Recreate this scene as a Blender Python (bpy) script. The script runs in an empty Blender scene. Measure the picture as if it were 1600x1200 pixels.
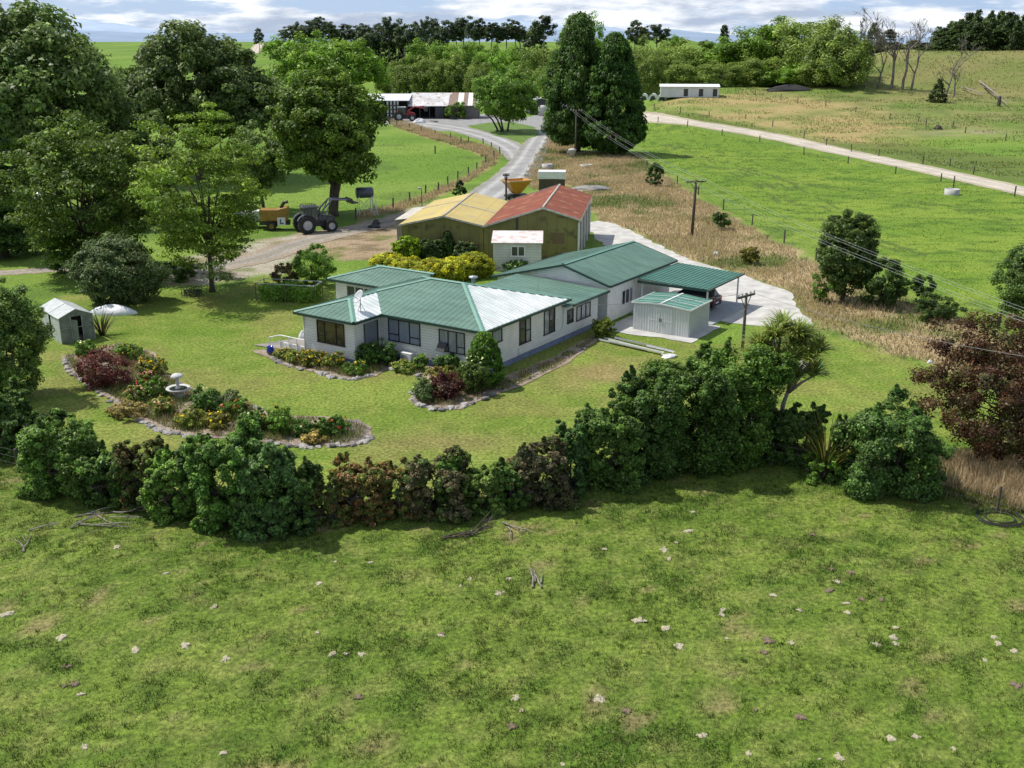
import bpy, math, random
import numpy as np
from mathutils import Vector, Matrix
from mathutils.geometry import tessellate_polygon

scene = bpy.context.scene
COL = scene.collection
random.seed(7)
RNG = np.random.default_rng(11)

# ------------------------------------------------------------------ camera
CAM_H, FPX, HORIZON = 19.0, 1620.0, 68.0          # drone height in metres, focal length for a 1600 px wide picture
PITCH = math.atan((600 - HORIZON) / FPX)
cam_d = bpy.data.cameras.new('camera')
cam = bpy.data.objects.new('camera', cam_d)
COL.objects.link(cam)
cam.location = (0, 0, CAM_H)
cam.rotation_euler = (math.pi / 2 - PITCH, 0, 0)
cam_d.sensor_width = 36
cam_d.lens = FPX / 1600 * 36
cam_d.clip_end = 30000
scene.camera = cam
scene.view_settings.view_transform = 'Standard'
scene.view_settings.look = 'None'
scene.view_settings.exposure = 0
scene.render.resolution_x, scene.render.resolution_y = 1024, 768

# ------------------------------------------------------------------ terrain height
def ss(a, b, t):
    t = np.clip((np.asarray(t, float) - a) / (b - a), 0, 1)
    return t * t * (3 - 2 * t)

def vnoise(x, y, seed=0):
    x = np.asarray(x, float); y = np.asarray(y, float)
    xi = np.floor(x).astype(np.int64); yi = np.floor(y).astype(np.int64)
    fx = x - xi; fy = y - yi
    fx = fx * fx * (3 - 2 * fx); fy = fy * fy * (3 - 2 * fy)
    def h(a, b):
        n = (a * 374761393 + b * 668265263 + seed * 974634777) & 0x7fffffff
        n = ((n ^ (n >> 13)) * 1274126177) & 0x7fffffff
        n = (n ^ (n >> 16)) & 0xffff
        return n / 65535.0
    return (h(xi, yi) * (1 - fx) + h(xi + 1, yi) * fx) * (1 - fy) + (h(xi, yi + 1) * (1 - fx) + h(xi + 1, yi + 1) * fx) * fy

def fbm(x, y, seed=0, octs=4):
    s = 0; a = .5; tot = 0
    for o in range(octs):
        s = s + a * vnoise(np.asarray(x) * 2 ** o, np.asarray(y) * 2 ** o, seed + o * 17); tot += a; a *= .5
    return s / tot

def hz(x, y):
    x = np.asarray(x, float); y = np.asarray(y, float)
    a = x / np.maximum(y, 1)
    z = 6.6 * ss(188, 320, y) * ss(.07, .17, a) + 10.2 * ss(286, 345, y) * ss(.25, .36, a) + .5 * (fbm(x * .06, y * .06, 4, 3) - .5) * ss(.1, .2, a) * ss(190, 230, y)
    z = z + (13 * ss(420, 600, y) + 7.5 * ss(620, 1000, y)) * (1 - ss(.12, .25, a))
    z = z + .22 * (fbm(x * .16, y * .16, 3, 3) - .5) * ss(46, 41, y)
    return z

def gp(px, py, dz=0.0):
    """ground point that the picture shows at (px, py)"""
    dx = (px - 800) / FPX; dy = (600 - py) / FPX
    d = (dx, math.cos(PITCH) + dy * math.sin(PITCH), -math.sin(PITCH) + dy * math.cos(PITCH))
    t = 18.0
    last = t
    while t < 3000:
        if CAM_H + d[2] * t < float(hz(d[0] * t, d[1] * t)) + dz: break
        last = t; t += .25 + t * .004
    lo, hi = last, t
    for _ in range(24):
        m = (lo + hi) / 2
        if CAM_H + d[2] * m < float(hz(d[0] * m, d[1] * m)) + dz: hi = m
        else: lo = m
    x, y = d[0] * hi, d[1] * hi
    return (x, y, float(hz(x, y)))

def pxm(y):
    """picture pixels (1600 wide) per metre at ground distance y"""
    return FPX / (y * math.cos(PITCH) + CAM_H * math.sin(PITCH))

# ------------------------------------------------------------------ naming helpers
def tag(o, label=None, cat=None, group=None, kind=None):
    if label: o['label'] = label
    if cat: o['category'] = cat
    if group: o['group'] = group
    if kind: o['kind'] = kind
    return o

def thing(name, label, cat, loc=(0, 0, 0), rot=0.0, group=None, scale=None):
    o = bpy.data.objects.new(name, None)
    COL.objects.link(o)
    o.location = loc; o.rotation_euler = (0, 0, rot)
    o.empty_display_size = .3
    if scale is not None: o.scale = scale
    return tag(o, label, cat, group)

def link(name, me, parent=None):
    o = bpy.data.objects.new(name, me)
    COL.objects.link(o)
    if parent is not None: o.parent = parent
    return o

def dup(root, loc, rot=0.0, label=None, group=None, scale=None):
    r = root.copy(); COL.objects.link(r)
    r.location = loc; r.rotation_euler = (0, 0, rot)
    if scale is not None: r.scale = scale
    if label: r['label'] = label
    if group: r['group'] = group
    for ch in list(root.children):
        c = ch.copy(); COL.objects.link(c); c.parent = r
        for g in list(ch.children):
            d = g.copy(); COL.objects.link(d); d.parent = c
    return r

# ------------------------------------------------------------------ mesh builder
class MB:
    def __init__(s): s.v = []; s.f = []
    def add(s, vs, fs):
        n = len(s.v); s.v += [tuple(p) for p in vs]; s.f += [tuple(i + n for i in f) for f in fs]; return s
    def box(s, x0, x1, y0, y1, z0, z1):
        return s.add([(x0, y0, z0), (x1, y0, z0), (x1, y1, z0), (x0, y1, z0), (x0, y0, z1), (x1, y0, z1), (x1, y1, z1), (x0, y1, z1)],
                     [(3, 2, 1, 0), (4, 5, 6, 7), (0, 1, 5, 4), (1, 2, 6, 5), (2, 3, 7, 6), (3, 0, 4, 7)])
    def pbox(s, p, a, b, c):
        p, a, b, c = Vector(p), Vector(a), Vector(b), Vector(c)
        if a.cross(b).dot(c) < 0: a, b = b, a
        return s.add([p, p + a, p + a + b, p + b, p + c, p + a + c, p + a + b + c, p + b + c],
                     [(3, 2, 1, 0), (4, 5, 6, 7), (0, 1, 5, 4), (1, 2, 6, 5), (2, 3, 7, 6), (3, 0, 4, 7)])
    def tube(s, pts, rad, n=6, cap=True):
        pts = [Vector(p) for p in pts]
        if not hasattr(rad, '__len__'): rad = [rad] * len(pts)
        rings = []
        for i, p in enumerate(pts):
            d = (pts[min(i + 1, len(pts) - 1)] - pts[max(i - 1, 0)])
            if d.length < 1e-6: d = Vector((0, 0, 1))
            d.normalize()
            ref = Vector((1, 0, 0)) if abs(d.x) < .8 else Vector((0, 1, 0))
            a = d.cross(ref).normalized(); b = d.cross(a)
            rings.append([p + (a * math.cos(2 * math.pi * k / n) + b * math.sin(2 * math.pi * k / n)) * rad[i] for k in range(n)])
        base = len(s.v)
        for r in rings: s.v += [tuple(q) for q in r]
        for i in range(len(rings) - 1):
            for k in range(n):
                k2 = (k + 1) % n
                s.f.append((base + i * n + k, base + i * n + k2, base + (i + 1) * n + k2, base + (i + 1) * n + k))
        if cap:
            s.f.append(tuple(base + k for k in range(n))[::-1])
            s.f.append(tuple(base + (len(rings) - 1) * n + k for k in range(n)))
        return s
    def lathe(s, prof, o=(0, 0, 0), axis=(0, 0, 1), n=16):
        """prof: list of (radius, height along axis)"""
        o = Vector(o); ax = Vector(axis).normalized()
        ref = Vector((1, 0, 0)) if abs(ax.x) < .8 else Vector((0, 1, 0))
        a = ax.cross(ref).normalized(); b = ax.cross(a)
        base = len(s.v)
        for r, h in prof:
            for k in range(n):
                t = 2 * math.pi * k / n
                s.v.append(tuple(o + ax * h + (a * math.cos(t) + b * math.sin(t)) * max(r, 1e-4)))
        for i in range(len(prof) - 1):
            for k in range(n):
                k2 = (k + 1) % n
                s.f.append((base + i * n + k, base + i * n + k2, base + (i + 1) * n + k2, base + (i + 1) * n + k))
        return s
    def prism(s, poly, e):
        """polygon (3D points) pushed along vector e"""
        e = Vector(e); n = len(poly); P = [Vector(p) for p in poly]
        base = len(s.v)
        s.v += [tuple(p) for p in P] + [tuple(p + e) for p in P]
        nrm = Vector((0, 0, 0))
        for i in range(n): nrm += P[i].cross(P[(i + 1) % n])
        flip = nrm.dot(e) > 0
        f0 = tuple(base + i for i in range(n)); f1 = tuple(base + n + i for i in range(n))
        s.f.append(f0[::-1] if flip else f0); s.f.append(f1 if flip else f1[::-1])
        for i in range(n):
            j = (i + 1) % n
            q = (base + i, base + j, base + n + j, base + n + i)
            s.f.append(q if flip else q[::-1])
        return s
    def mesh(s, name, mat, smooth=False, bevel=0):
        me = bpy.data.meshes.new(name)
        me.from_pydata(s.v, [], s.f)
        if mat is not None: me.materials.append(mat)
        if smooth:
            me.polygons.foreach_set('use_smooth', [True] * len(me.polygons))
        me.update()
        return me
    def obj(s, name, mat, parent=None, smooth=False, bevel=0):
        o = link(name, s.mesh(name, mat, smooth), parent)
        if bevel:
            m = o.modifiers.new('bevel', 'BEVEL'); m.width = bevel; m.segments = 2; m.limit_method = 'ANGLE'
        return o

def fast_mesh(name, V, F, mat, col=None, smooth=False):
    """V (n,3) float, F (m,k) int with one k; col (n,3) linear colours"""
    me = bpy.data.meshes.new(name)
    V = np.ascontiguousarray(V, np.float32); F = np.ascontiguousarray(F, np.int32)
    n, m, k = len(V), len(F), F.shape[1]
    me.vertices.add(n); me.vertices.foreach_set('co', V.ravel())
    me.loops.add(m * k); me.loops.foreach_set('vertex_index', F.ravel())
    me.polygons.add(m)
    me.polygons.foreach_set('loop_start', np.arange(0, m * k, k, dtype=np.int32))
    if smooth: me.polygons.foreach_set('use_smooth', np.ones(m, bool))
    if col is not None:
        at = me.color_attributes.new('Col', 'FLOAT_COLOR', 'POINT')
        c4 = np.ones((n, 4), np.float32); c4[:, :3] = col
        at.data.foreach_set('color', c4.ravel())
    if mat is not None: me.materials.append(mat)
    me.update(calc_edges=True)
    return me

# ------------------------------------------------------------------ materials
def newmat(name):
    m = bpy.data.materials.new(name); m.use_nodes = True
    nt = m.node_tree; nt.nodes.clear()
    out = nt.nodes.new('ShaderNodeOutputMaterial')
    b = nt.nodes.new('ShaderNodeBsdfPrincipled')
    nt.links.new(b.outputs[0], out.inputs[0])
    return m, nt, b, out

def N(nt, t, **kw):
    n = nt.nodes.new(t)
    for k, v in kw.items(): setattr(n, k, v)
    return n

def mixc(nt, fac, a, b, mode='MIX'):
    n = nt.nodes.new('ShaderNodeMix'); n.data_type = 'RGBA'; n.blend_type = mode
    for i, x in ((0, fac), (6, a), (7, b)):
        if hasattr(x, 'is_output'): nt.links.new(x, n.inputs[i])
        elif i == 0: n.inputs[0].default_value = x
        else: n.inputs[i].default_value = (*x, 1)
    return n.outputs[2]

def noise_fac(nt, scale, lo=.35, hi=.65, detail=4, coord='Object', stretch=None):
    tc = N(nt, 'ShaderNodeTexCoord')
    no = N(nt, 'ShaderNodeTexNoise'); no.inputs['Scale'].default_value = scale; no.inputs['Detail'].default_value = detail
    src = tc.outputs[coord]
    if stretch:
        mp = N(nt, 'ShaderNodeMapping'); mp.inputs['Scale'].default_value = stretch
        nt.links.new(src, mp.inputs[0]); src = mp.outputs[0]
    nt.links.new(src, no.inputs['Vector'])
    mr = N(nt, 'ShaderNodeMapRange'); mr.inputs[1].default_value = lo; mr.inputs[2].default_value = hi
    nt.links.new(no.outputs[0], mr.inputs[0])
    return mr.outputs[0]

def bump(nt, b, h, dist=.02, strength=.5):
    bp = N(nt, 'ShaderNodeBump'); bp.inputs['Distance'].default_value = dist; bp.inputs['Strength'].default_value = strength
    nt.links.new(h, bp.inputs['Height']); nt.links.new(bp.outputs[0], b.inputs['Normal'])

def pm(name, c1, c2=None, scale=3., rough=.6, metal=0., bmp=0., bscale=30., lo=.35, hi=.65, stretch=None, spec=.5):
    m, nt, b, out = newmat(name)
    b.inputs['Roughness'].default_value = rough; b.inputs['Metallic'].default_value = metal
    b.inputs['Specular IOR Level'].default_value = spec
    if c2 is None: c2 = tuple(x * .8 for x in c1)
    f = noise_fac(nt, scale, lo, hi, 5, stretch=stretch)
    nt.links.new(mixc(nt, f, c1, c2), b.inputs['Base Color'])
    if bmp: bump(nt, b, noise_fac(nt, bscale, 0, 1), bmp, .6)
    return m

def lines_fac(nt, axis, period, width, coord='Object'):
    """1 on thin lines repeating along one object axis"""
    tc = N(nt, 'ShaderNodeTexCoord'); sp = N(nt, 'ShaderNodeSeparateXYZ')
    nt.links.new(tc.outputs[coord], sp.inputs[0])
    m1 = N(nt, 'ShaderNodeMath', operation='DIVIDE'); m1.inputs[1].default_value = period
    nt.links.new(sp.outputs[axis], m1.inputs[0])
    m2 = N(nt, 'ShaderNodeMath', operation='FRACT'); nt.links.new(m1.outputs[0], m2.inputs[0])
    m3 = N(nt, 'ShaderNodeMath', operation='LESS_THAN'); m3.inputs[1].default_value = width
    nt.links.new(m2.outputs[0], m3.inputs[0])
    return m3.outputs[0], m2.outputs[0]

def boards(name, c1, c2, axis=2, period=.16, width=.16, dark=.55, scale=1.5, rough=.55, lo=.35, hi=.7, bd=.012):
    m, nt, b, out = newmat(name)
    b.inputs['Roughness'].default_value = rough
    f = noise_fac(nt, scale, lo, hi, 6)
    base = mixc(nt, f, c1, c2)
    ln, saw = lines_fac(nt, axis, period, width)
    fine = noise_fac(nt, 14, .3, .7, 3)
    base = mixc(nt, .12, base, mixc(nt, fine, tuple(x * .7 for x in c1), c1))
    dk = N(nt, 'ShaderNodeMath', operation='MULTIPLY'); dk.inputs[1].default_value = 1 - dark
    nt.links.new(ln, dk.inputs[0])
    nt.links.new(mixc(nt, dk.outputs[0], base, tuple(x * .3 for x in c1)), b.inputs['Base Color'])
    bump(nt, b, saw, bd, .8)
    return m

def leafmat(name, trans=.28, rough=.62, spec=.3):
    m, nt, b, out = newmat(name)
    at = N(nt, 'ShaderNodeAttribute', attribute_name='Col')
    oi = N(nt, 'ShaderNodeObjectInfo'); mr = N(nt, 'ShaderNodeMapRange'); mr.inputs[3].default_value = .78; mr.inputs[4].default_value = 1.25
    nt.links.new(oi.outputs['Random'], mr.inputs[0])
    tm = N(nt, 'ShaderNodeVectorMath', operation='MULTIPLY'); tm.inputs[1].default_value = (1.36, 1.44, .88); nt.links.new(at.outputs['Color'], tm.inputs[0])
    vm = N(nt, 'ShaderNodeVectorMath', operation='SCALE'); nt.links.new(tm.outputs[0], vm.inputs[0]); nt.links.new(mr.outputs[0], vm.inputs['Scale'])
    csrc = vm.outputs[0] if name == 'leaf' else at.outputs['Color']
    nt.links.new(csrc, b.inputs['Base Color'])
    b.inputs['Roughness'].default_value = rough; b.inputs['Specular IOR Level'].default_value = spec
    if trans > 0:
        tr = N(nt, 'ShaderNodeBsdfTranslucent'); nt.links.new(csrc, tr.inputs[0])
        mx = N(nt, 'ShaderNodeMixShader'); mx.inputs[0].default_value = trans
        nt.links.new(b.outputs[0], mx.inputs[1]); nt.links.new(tr.outputs[0], mx.inputs[2])
        nt.links.new(mx.outputs[0], out.inputs[0])
    return m

M = {}
M['leaf'] = leafmat('leaf', .4, .5, .35)
M['grass'] = leafmat('grass', .3, .7, .2)
M['bark'] = pm('bark', (.11, .085, .06), (.05, .04, .03), 6, .9, bmp=.02, bscale=12, stretch=(1, 1, .25))
M['pale_bark'] = pm('pale_bark', (.32, .28, .23), (.16, .14, .12), 4, .9, bmp=.01, bscale=14, stretch=(1, 1, .3))
M['dead'] = pm('dead_wood', (.30, .27, .23), (.15, .13, .11), 5, .9)
M['white_board'] = boards('white_weatherboard', (.82, .82, .80), (.74, .75, .74), 2, .17, .12, .5)
M['white_paint'] = pm('white_paint', (.80, .80, .78), (.70, .70, .68), 2.5, .5)
M['blue_base'] = pm('blue_foundation', (.20, .245, .37), (.15, .18, .28), 3, .7)
M['green_roof'] = pm('green_roof_iron', (.105, .195, .152), (.135, .235, .188), .35, .6, lo=.3, hi=.7, spec=.25)
def weather(m, amt=.22):
    nt = m.node_tree; b = [n for n in nt.nodes if n.type == 'BSDF_PRINCIPLED'][0]; src = b.inputs['Base Color'].links[0].from_socket
    a = noise_fac(nt, 1.6, .3, .7, 6, stretch=(.35, 1.2, 1)); c = noise_fac(nt, 9, .35, .7, 4); d = noise_fac(nt, .22, .3, .7, 3)
    x = mixc(nt, 1., src, mixc(nt, a, (1 - amt,) * 3, (1 + amt * .5,) * 3), 'MULTIPLY'); x = mixc(nt, 1., x, mixc(nt, c, (1 - amt * .5,) * 3, (1.06,) * 3), 'MULTIPLY')
    x = mixc(nt, 1., x, mixc(nt, d, (.9, .92, .92), (1.12, 1.06, 1.04)), 'MULTIPLY'); nt.links.new(x, b.inputs['Base Color']); return m
weather(M['green_roof'])
M['green_cap'] = pm('green_ridge_iron', (.15, .31, .235), (.125, .27, .205), 1.5, .5)
M['glare_roof'] = boards('roof_iron_painted_glare', (.80, .84, .82), (.62, .70, .67), 1, .45, .20, .42, .8, .35, bd=.004)  # sun glare on the green iron, painted as white striped colour
M['gutter'] = pm('green_gutter', (.018, .05, .037), (.025, .06, .045), 2, .4)
M['dark_frame'] = pm('dark_window_frame', (.018, .017, .018), (.03, .028, .028), 4, .4)
M['soffit'] = pm('soffit', (.5, .52, .52), (.42, .44, .44), 2, .7)

def glassmat(name, c1, c2, scale=1.4, rough=.08, stretch=(3, 3, .4)):
    m = pm(name, c1, c2, scale, rough, lo=.42, hi=.58, stretch=stretch, spec=.6)
    return m
M['curtain_pane'] = glassmat('window_with_curtain', (.30, .32, .35), (.20, .22, .26), 2.5)
M['blind_pane'] = glassmat('window_with_blind', (.26, .30, .36), (.22, .25, .31), 1)
M['dark_pane'] = glassmat('dark_window', (.035, .04, .045), (.07, .07, .07), 1.2)
M['room_pane'] = glassmat('window_showing_room', (.10, .075, .045), (.035, .03, .025), 1.2, stretch=(1.2, 1.2, 2.5))
M['grey_door'] = pm('grey_door', (.25, .27, .30), (.2, .22, .25), 2, .5)
weather(M['glare_roof'], .14); weather(M['white_board'], .07)
M['concrete'] = pm('concrete', (.50, .49, .46), (.38, .37, .35), .8, .85, bmp=.01, bscale=8)
M['pale_concrete'] = pm('pale_concrete', (.55, .53, .49), (.38, .365, .335), .9, .85, bmp=.01, bscale=6)
M['rock'] = pm('rock', (.36, .34, .31), (.16, .15, .14), 5, .9, bmp=.03, bscale=8)
M['galv'] = pm('galvanised', (.5, .51, .52), (.38, .39, .4), 2, .4, .3)
M['black_rubber'] = pm('black_rubber', (.016, .016, .017), (.026, .025, .024), 8, .8)
M['dark_metal'] = pm('dark_metal', (.03, .032, .036), (.05, .05, .05), 4, .5)
M['post'] = pm('weathered_post', (.13, .11, .09), (.06, .05, .04), 6, .9)
M['pole'] = pm('dark_pole', (.10, .075, .055), (.05, .038, .03), 4, .9, stretch=(1, 1, .2))
M['wire'] = pm('wire', (.40, .41, .41), (.34, .34, .34), 2, .4)
M['fwire'] = pm('fence_wire', (.22, .22, .21), (.16, .16, .15), 2, .5)
# ------------------------------------------------------------------ sky and sun
SUN = Vector((-.60, .26, 1.0)).normalized()            # towards the sun: behind the scene and to the left
elev = math.asin(SUN.z); azim = math.atan2(SUN.x, SUN.y)
w = bpy.data.worlds.new('World'); scene.world = w; w.use_nodes = True
nt = w.node_tree; nt.nodes.clear()
wo = N(nt, 'ShaderNodeOutputWorld'); bg = N(nt, 'ShaderNodeBackground'); bg.inputs[1].default_value = .145
sky = N(nt, 'ShaderNodeTexSky'); sky.sky_type = 'NISHITA'; sky.sun_disc = False
sky.sun_elevation = elev; sky.sun_rotation = azim
sky.air_density = 1.0; sky.dust_density = .6; sky.ozone_density = 1.2; sky.altitude = 50
tc = N(nt, 'ShaderNodeTexCoord')
def wnoise(scale, sc3, detail, lo, hi, off=0):
    mp = N(nt, 'ShaderNodeMapping'); mp.inputs['Scale'].default_value = sc3; mp.inputs['Location'].default_value = (off, off * .7, off * .3)
    nt.links.new(tc.outputs['Generated'], mp.inputs[0])
    no = N(nt, 'ShaderNodeTexNoise'); no.inputs['Scale'].default_value = scale; no.inputs['Detail'].default_value = detail
    no.inputs['Roughness'].default_value = .58
    nt.links.new(mp.outputs[0], no.inputs['Vector'])
    mr = N(nt, 'ShaderNodeMapRange'); mr.inputs[1].default_value = lo; mr.inputs[2].default_value = hi
    mr.interpolation_type = 'SMOOTHSTEP'
    nt.links.new(no.outputs[0], mr.inputs[0]); return mr.outputs[0]
shade = wnoise(8.5, (1, 1, 5.0), 9, .40, .60, 3.1)
cover = wnoise(7.0, (1, 1, 6.0), 8, .41, .52, 9.7)
cloud = mixc(nt, shade, (3.3, 3.9, 5.0), (7.6, 7.8, 8.0))
bluehaze = mixc(nt, .72, sky.outputs[0], (2.4, 3.7, 6.2))
low = mixc(nt, cover, bluehaze, cloud)
sp = N(nt, 'ShaderNodeSeparateXYZ'); nt.links.new(tc.outputs['Generated'], sp.inputs[0])
fade = N(nt, 'ShaderNodeMapRange'); fade.interpolation_type = 'SMOOTHSTEP'
fade.inputs[1].default_value = .06; fade.inputs[2].default_value = .40
nt.links.new(sp.outputs[2], fade.inputs[0])
high = mixc(nt, wnoise(2.2, (1, 1, 1.6), 7, .40, .62, 5.5), sky.outputs[0], mixc(nt, shade, (3.6, 4.1, 4.9), (6.4, 6.5, 6.7)))
nt.links.new(mixc(nt, fade.outputs[0], low, high), bg.inputs[0])
nt.links.new(bg.outputs[0], wo.inputs[0])
sl = bpy.data.lights.new('sun', 'SUN'); sl.energy = 4.9; sl.angle = math.radians(.53); sl.color = (1, .955, .88)
so = bpy.data.objects.new('sun', sl); COL.objects.link(so)
so.rotation_euler = (-SUN).to_track_quat('-Z', 'Y').to_euler()

# ------------------------------------------------------------------ ground
def poly_px(pts): return np.array([gp(*p)[:2] for p in pts])
def sdist(x, y, P):
    """signed distance to polygon, positive inside"""
    x = np.asarray(x, float); y = np.asarray(y, float)
    d = np.full(x.shape, 1e18); ins = np.zeros(x.shape, bool)
    n = len(P)
    for i in range(n):
        ax, ay = P[i]; bx, by = P[(i + 1) % n]
        ex, ey = bx - ax, by - ay
        t = np.clip(((x - ax) * ex + (y - ay) * ey) / max(ex * ex + ey * ey, 1e-9), 0, 1)
        d = np.minimum(d, (x - ax - t * ex) ** 2 + (y - ay - t * ey) ** 2)
        c = (ay > y) != (by > y)
        xx = ax + (y - ay) * ex / (ey if abs(ey) > 1e-12 else 1e-12)
        ins ^= c & (x < xx)
    d = np.sqrt(d)
    return np.where(ins, d, -d)

HEDGE_LINE = [(-60, 690), (20, 706), (80, 757), (180, 775), (300, 800), (430, 826), (560, 805), (700, 794), (820, 786), (950, 748), (1060, 722), (1200, 716), (1375, 755), (1450, 765), (1560, 790), (1680, 815)]
LAWN = poly_px([(-40, 690), (-40, 560), (20, 500), (100, 462), (235, 455), (330, 462), (420, 428), (500, 440), (600, 470), (740, 520), (930, 510), (1000, 518), (1100, 540), (1262, 518), (1300, 525), (1420, 562), (1500, 600), (1640, 690), (1640, 705), (1450, 690), (1380, 750), (1200, 716), (1060, 722), (950, 748), (820, 786), (700, 794), (560, 805), (430, 826), (300, 800), (180, 775), (80, 757), (20, 706)])
RPADD = poly_px([(1003, 192), (1200, 222), (1400, 262), (1640, 312), (1640, 530), (1560, 508), (1490, 488), (1400, 455), (1280, 408), (1180, 355), (1090, 306), (1040, 276), (1000, 240), (985, 215)])
TAN = poly_px([(872, 192), (905, 236), (1000, 240), (1040, 276), (1090, 308), (1180, 358), (1280, 412), (1400, 462), (1490, 498), (1600, 530), (1640, 560), (1640, 640), (1560, 610), (1440, 566), (1300, 522), (1262, 512), (1232, 455), (1160, 432), (1060, 402), (1000, 366), (930, 343), (915, 300), (870, 285), (835, 296), (815, 285), (828, 255), (856, 215)])
TAN2 = poly_px([(1448, 705), (1520, 712), (1640, 725), (1640, 800), (1560, 785), (1440, 764)])
TAN3 = poly_px([(1005, 168), (1100, 150), (1180, 142), (1280, 158), (1380, 170), (1420, 205), (1390, 232), (1290, 222), (1150, 193), (1010, 176)])
RVERGE = poly_px([(1005, 186), (1100, 195), (1290, 228), (1400, 250), (1620, 292), (1620, 250), (1430, 225), (1280, 222), (1150, 192), (1005, 176)])
YARD = poly_px([(235, 424), (270, 408), (330, 395), (420, 372), (520, 358), (620, 332), (690, 312), (700, 345), (640, 372), (620, 402), (540, 408), (470, 396), (430, 428), (330, 442), (250, 444)])
DIRT = poly_px([(470, 372), (560, 352), (640, 338), (640, 380), (600, 408), (540, 410), (490, 395)])
FENCE_TAN = poly_px([(600, 182), (640, 192), (700, 212), (760, 228), (782, 240), (772, 258), (735, 282), (690, 305), (640, 325), (560, 345), (560, 335), (640, 312), (700, 290), (745, 266), (758, 246), (735, 236), (660, 213), (615, 198)])
CONC = [(960, 350), (990, 362), (1060, 400), (1160, 430), (1232, 455), (1272, 516), (1200, 512), (1140, 505), (1105, 495), (1000, 470), (1000, 420), (930, 372), (915, 350), (935, 345)]
CONCW = poly_px(CONC)

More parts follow.
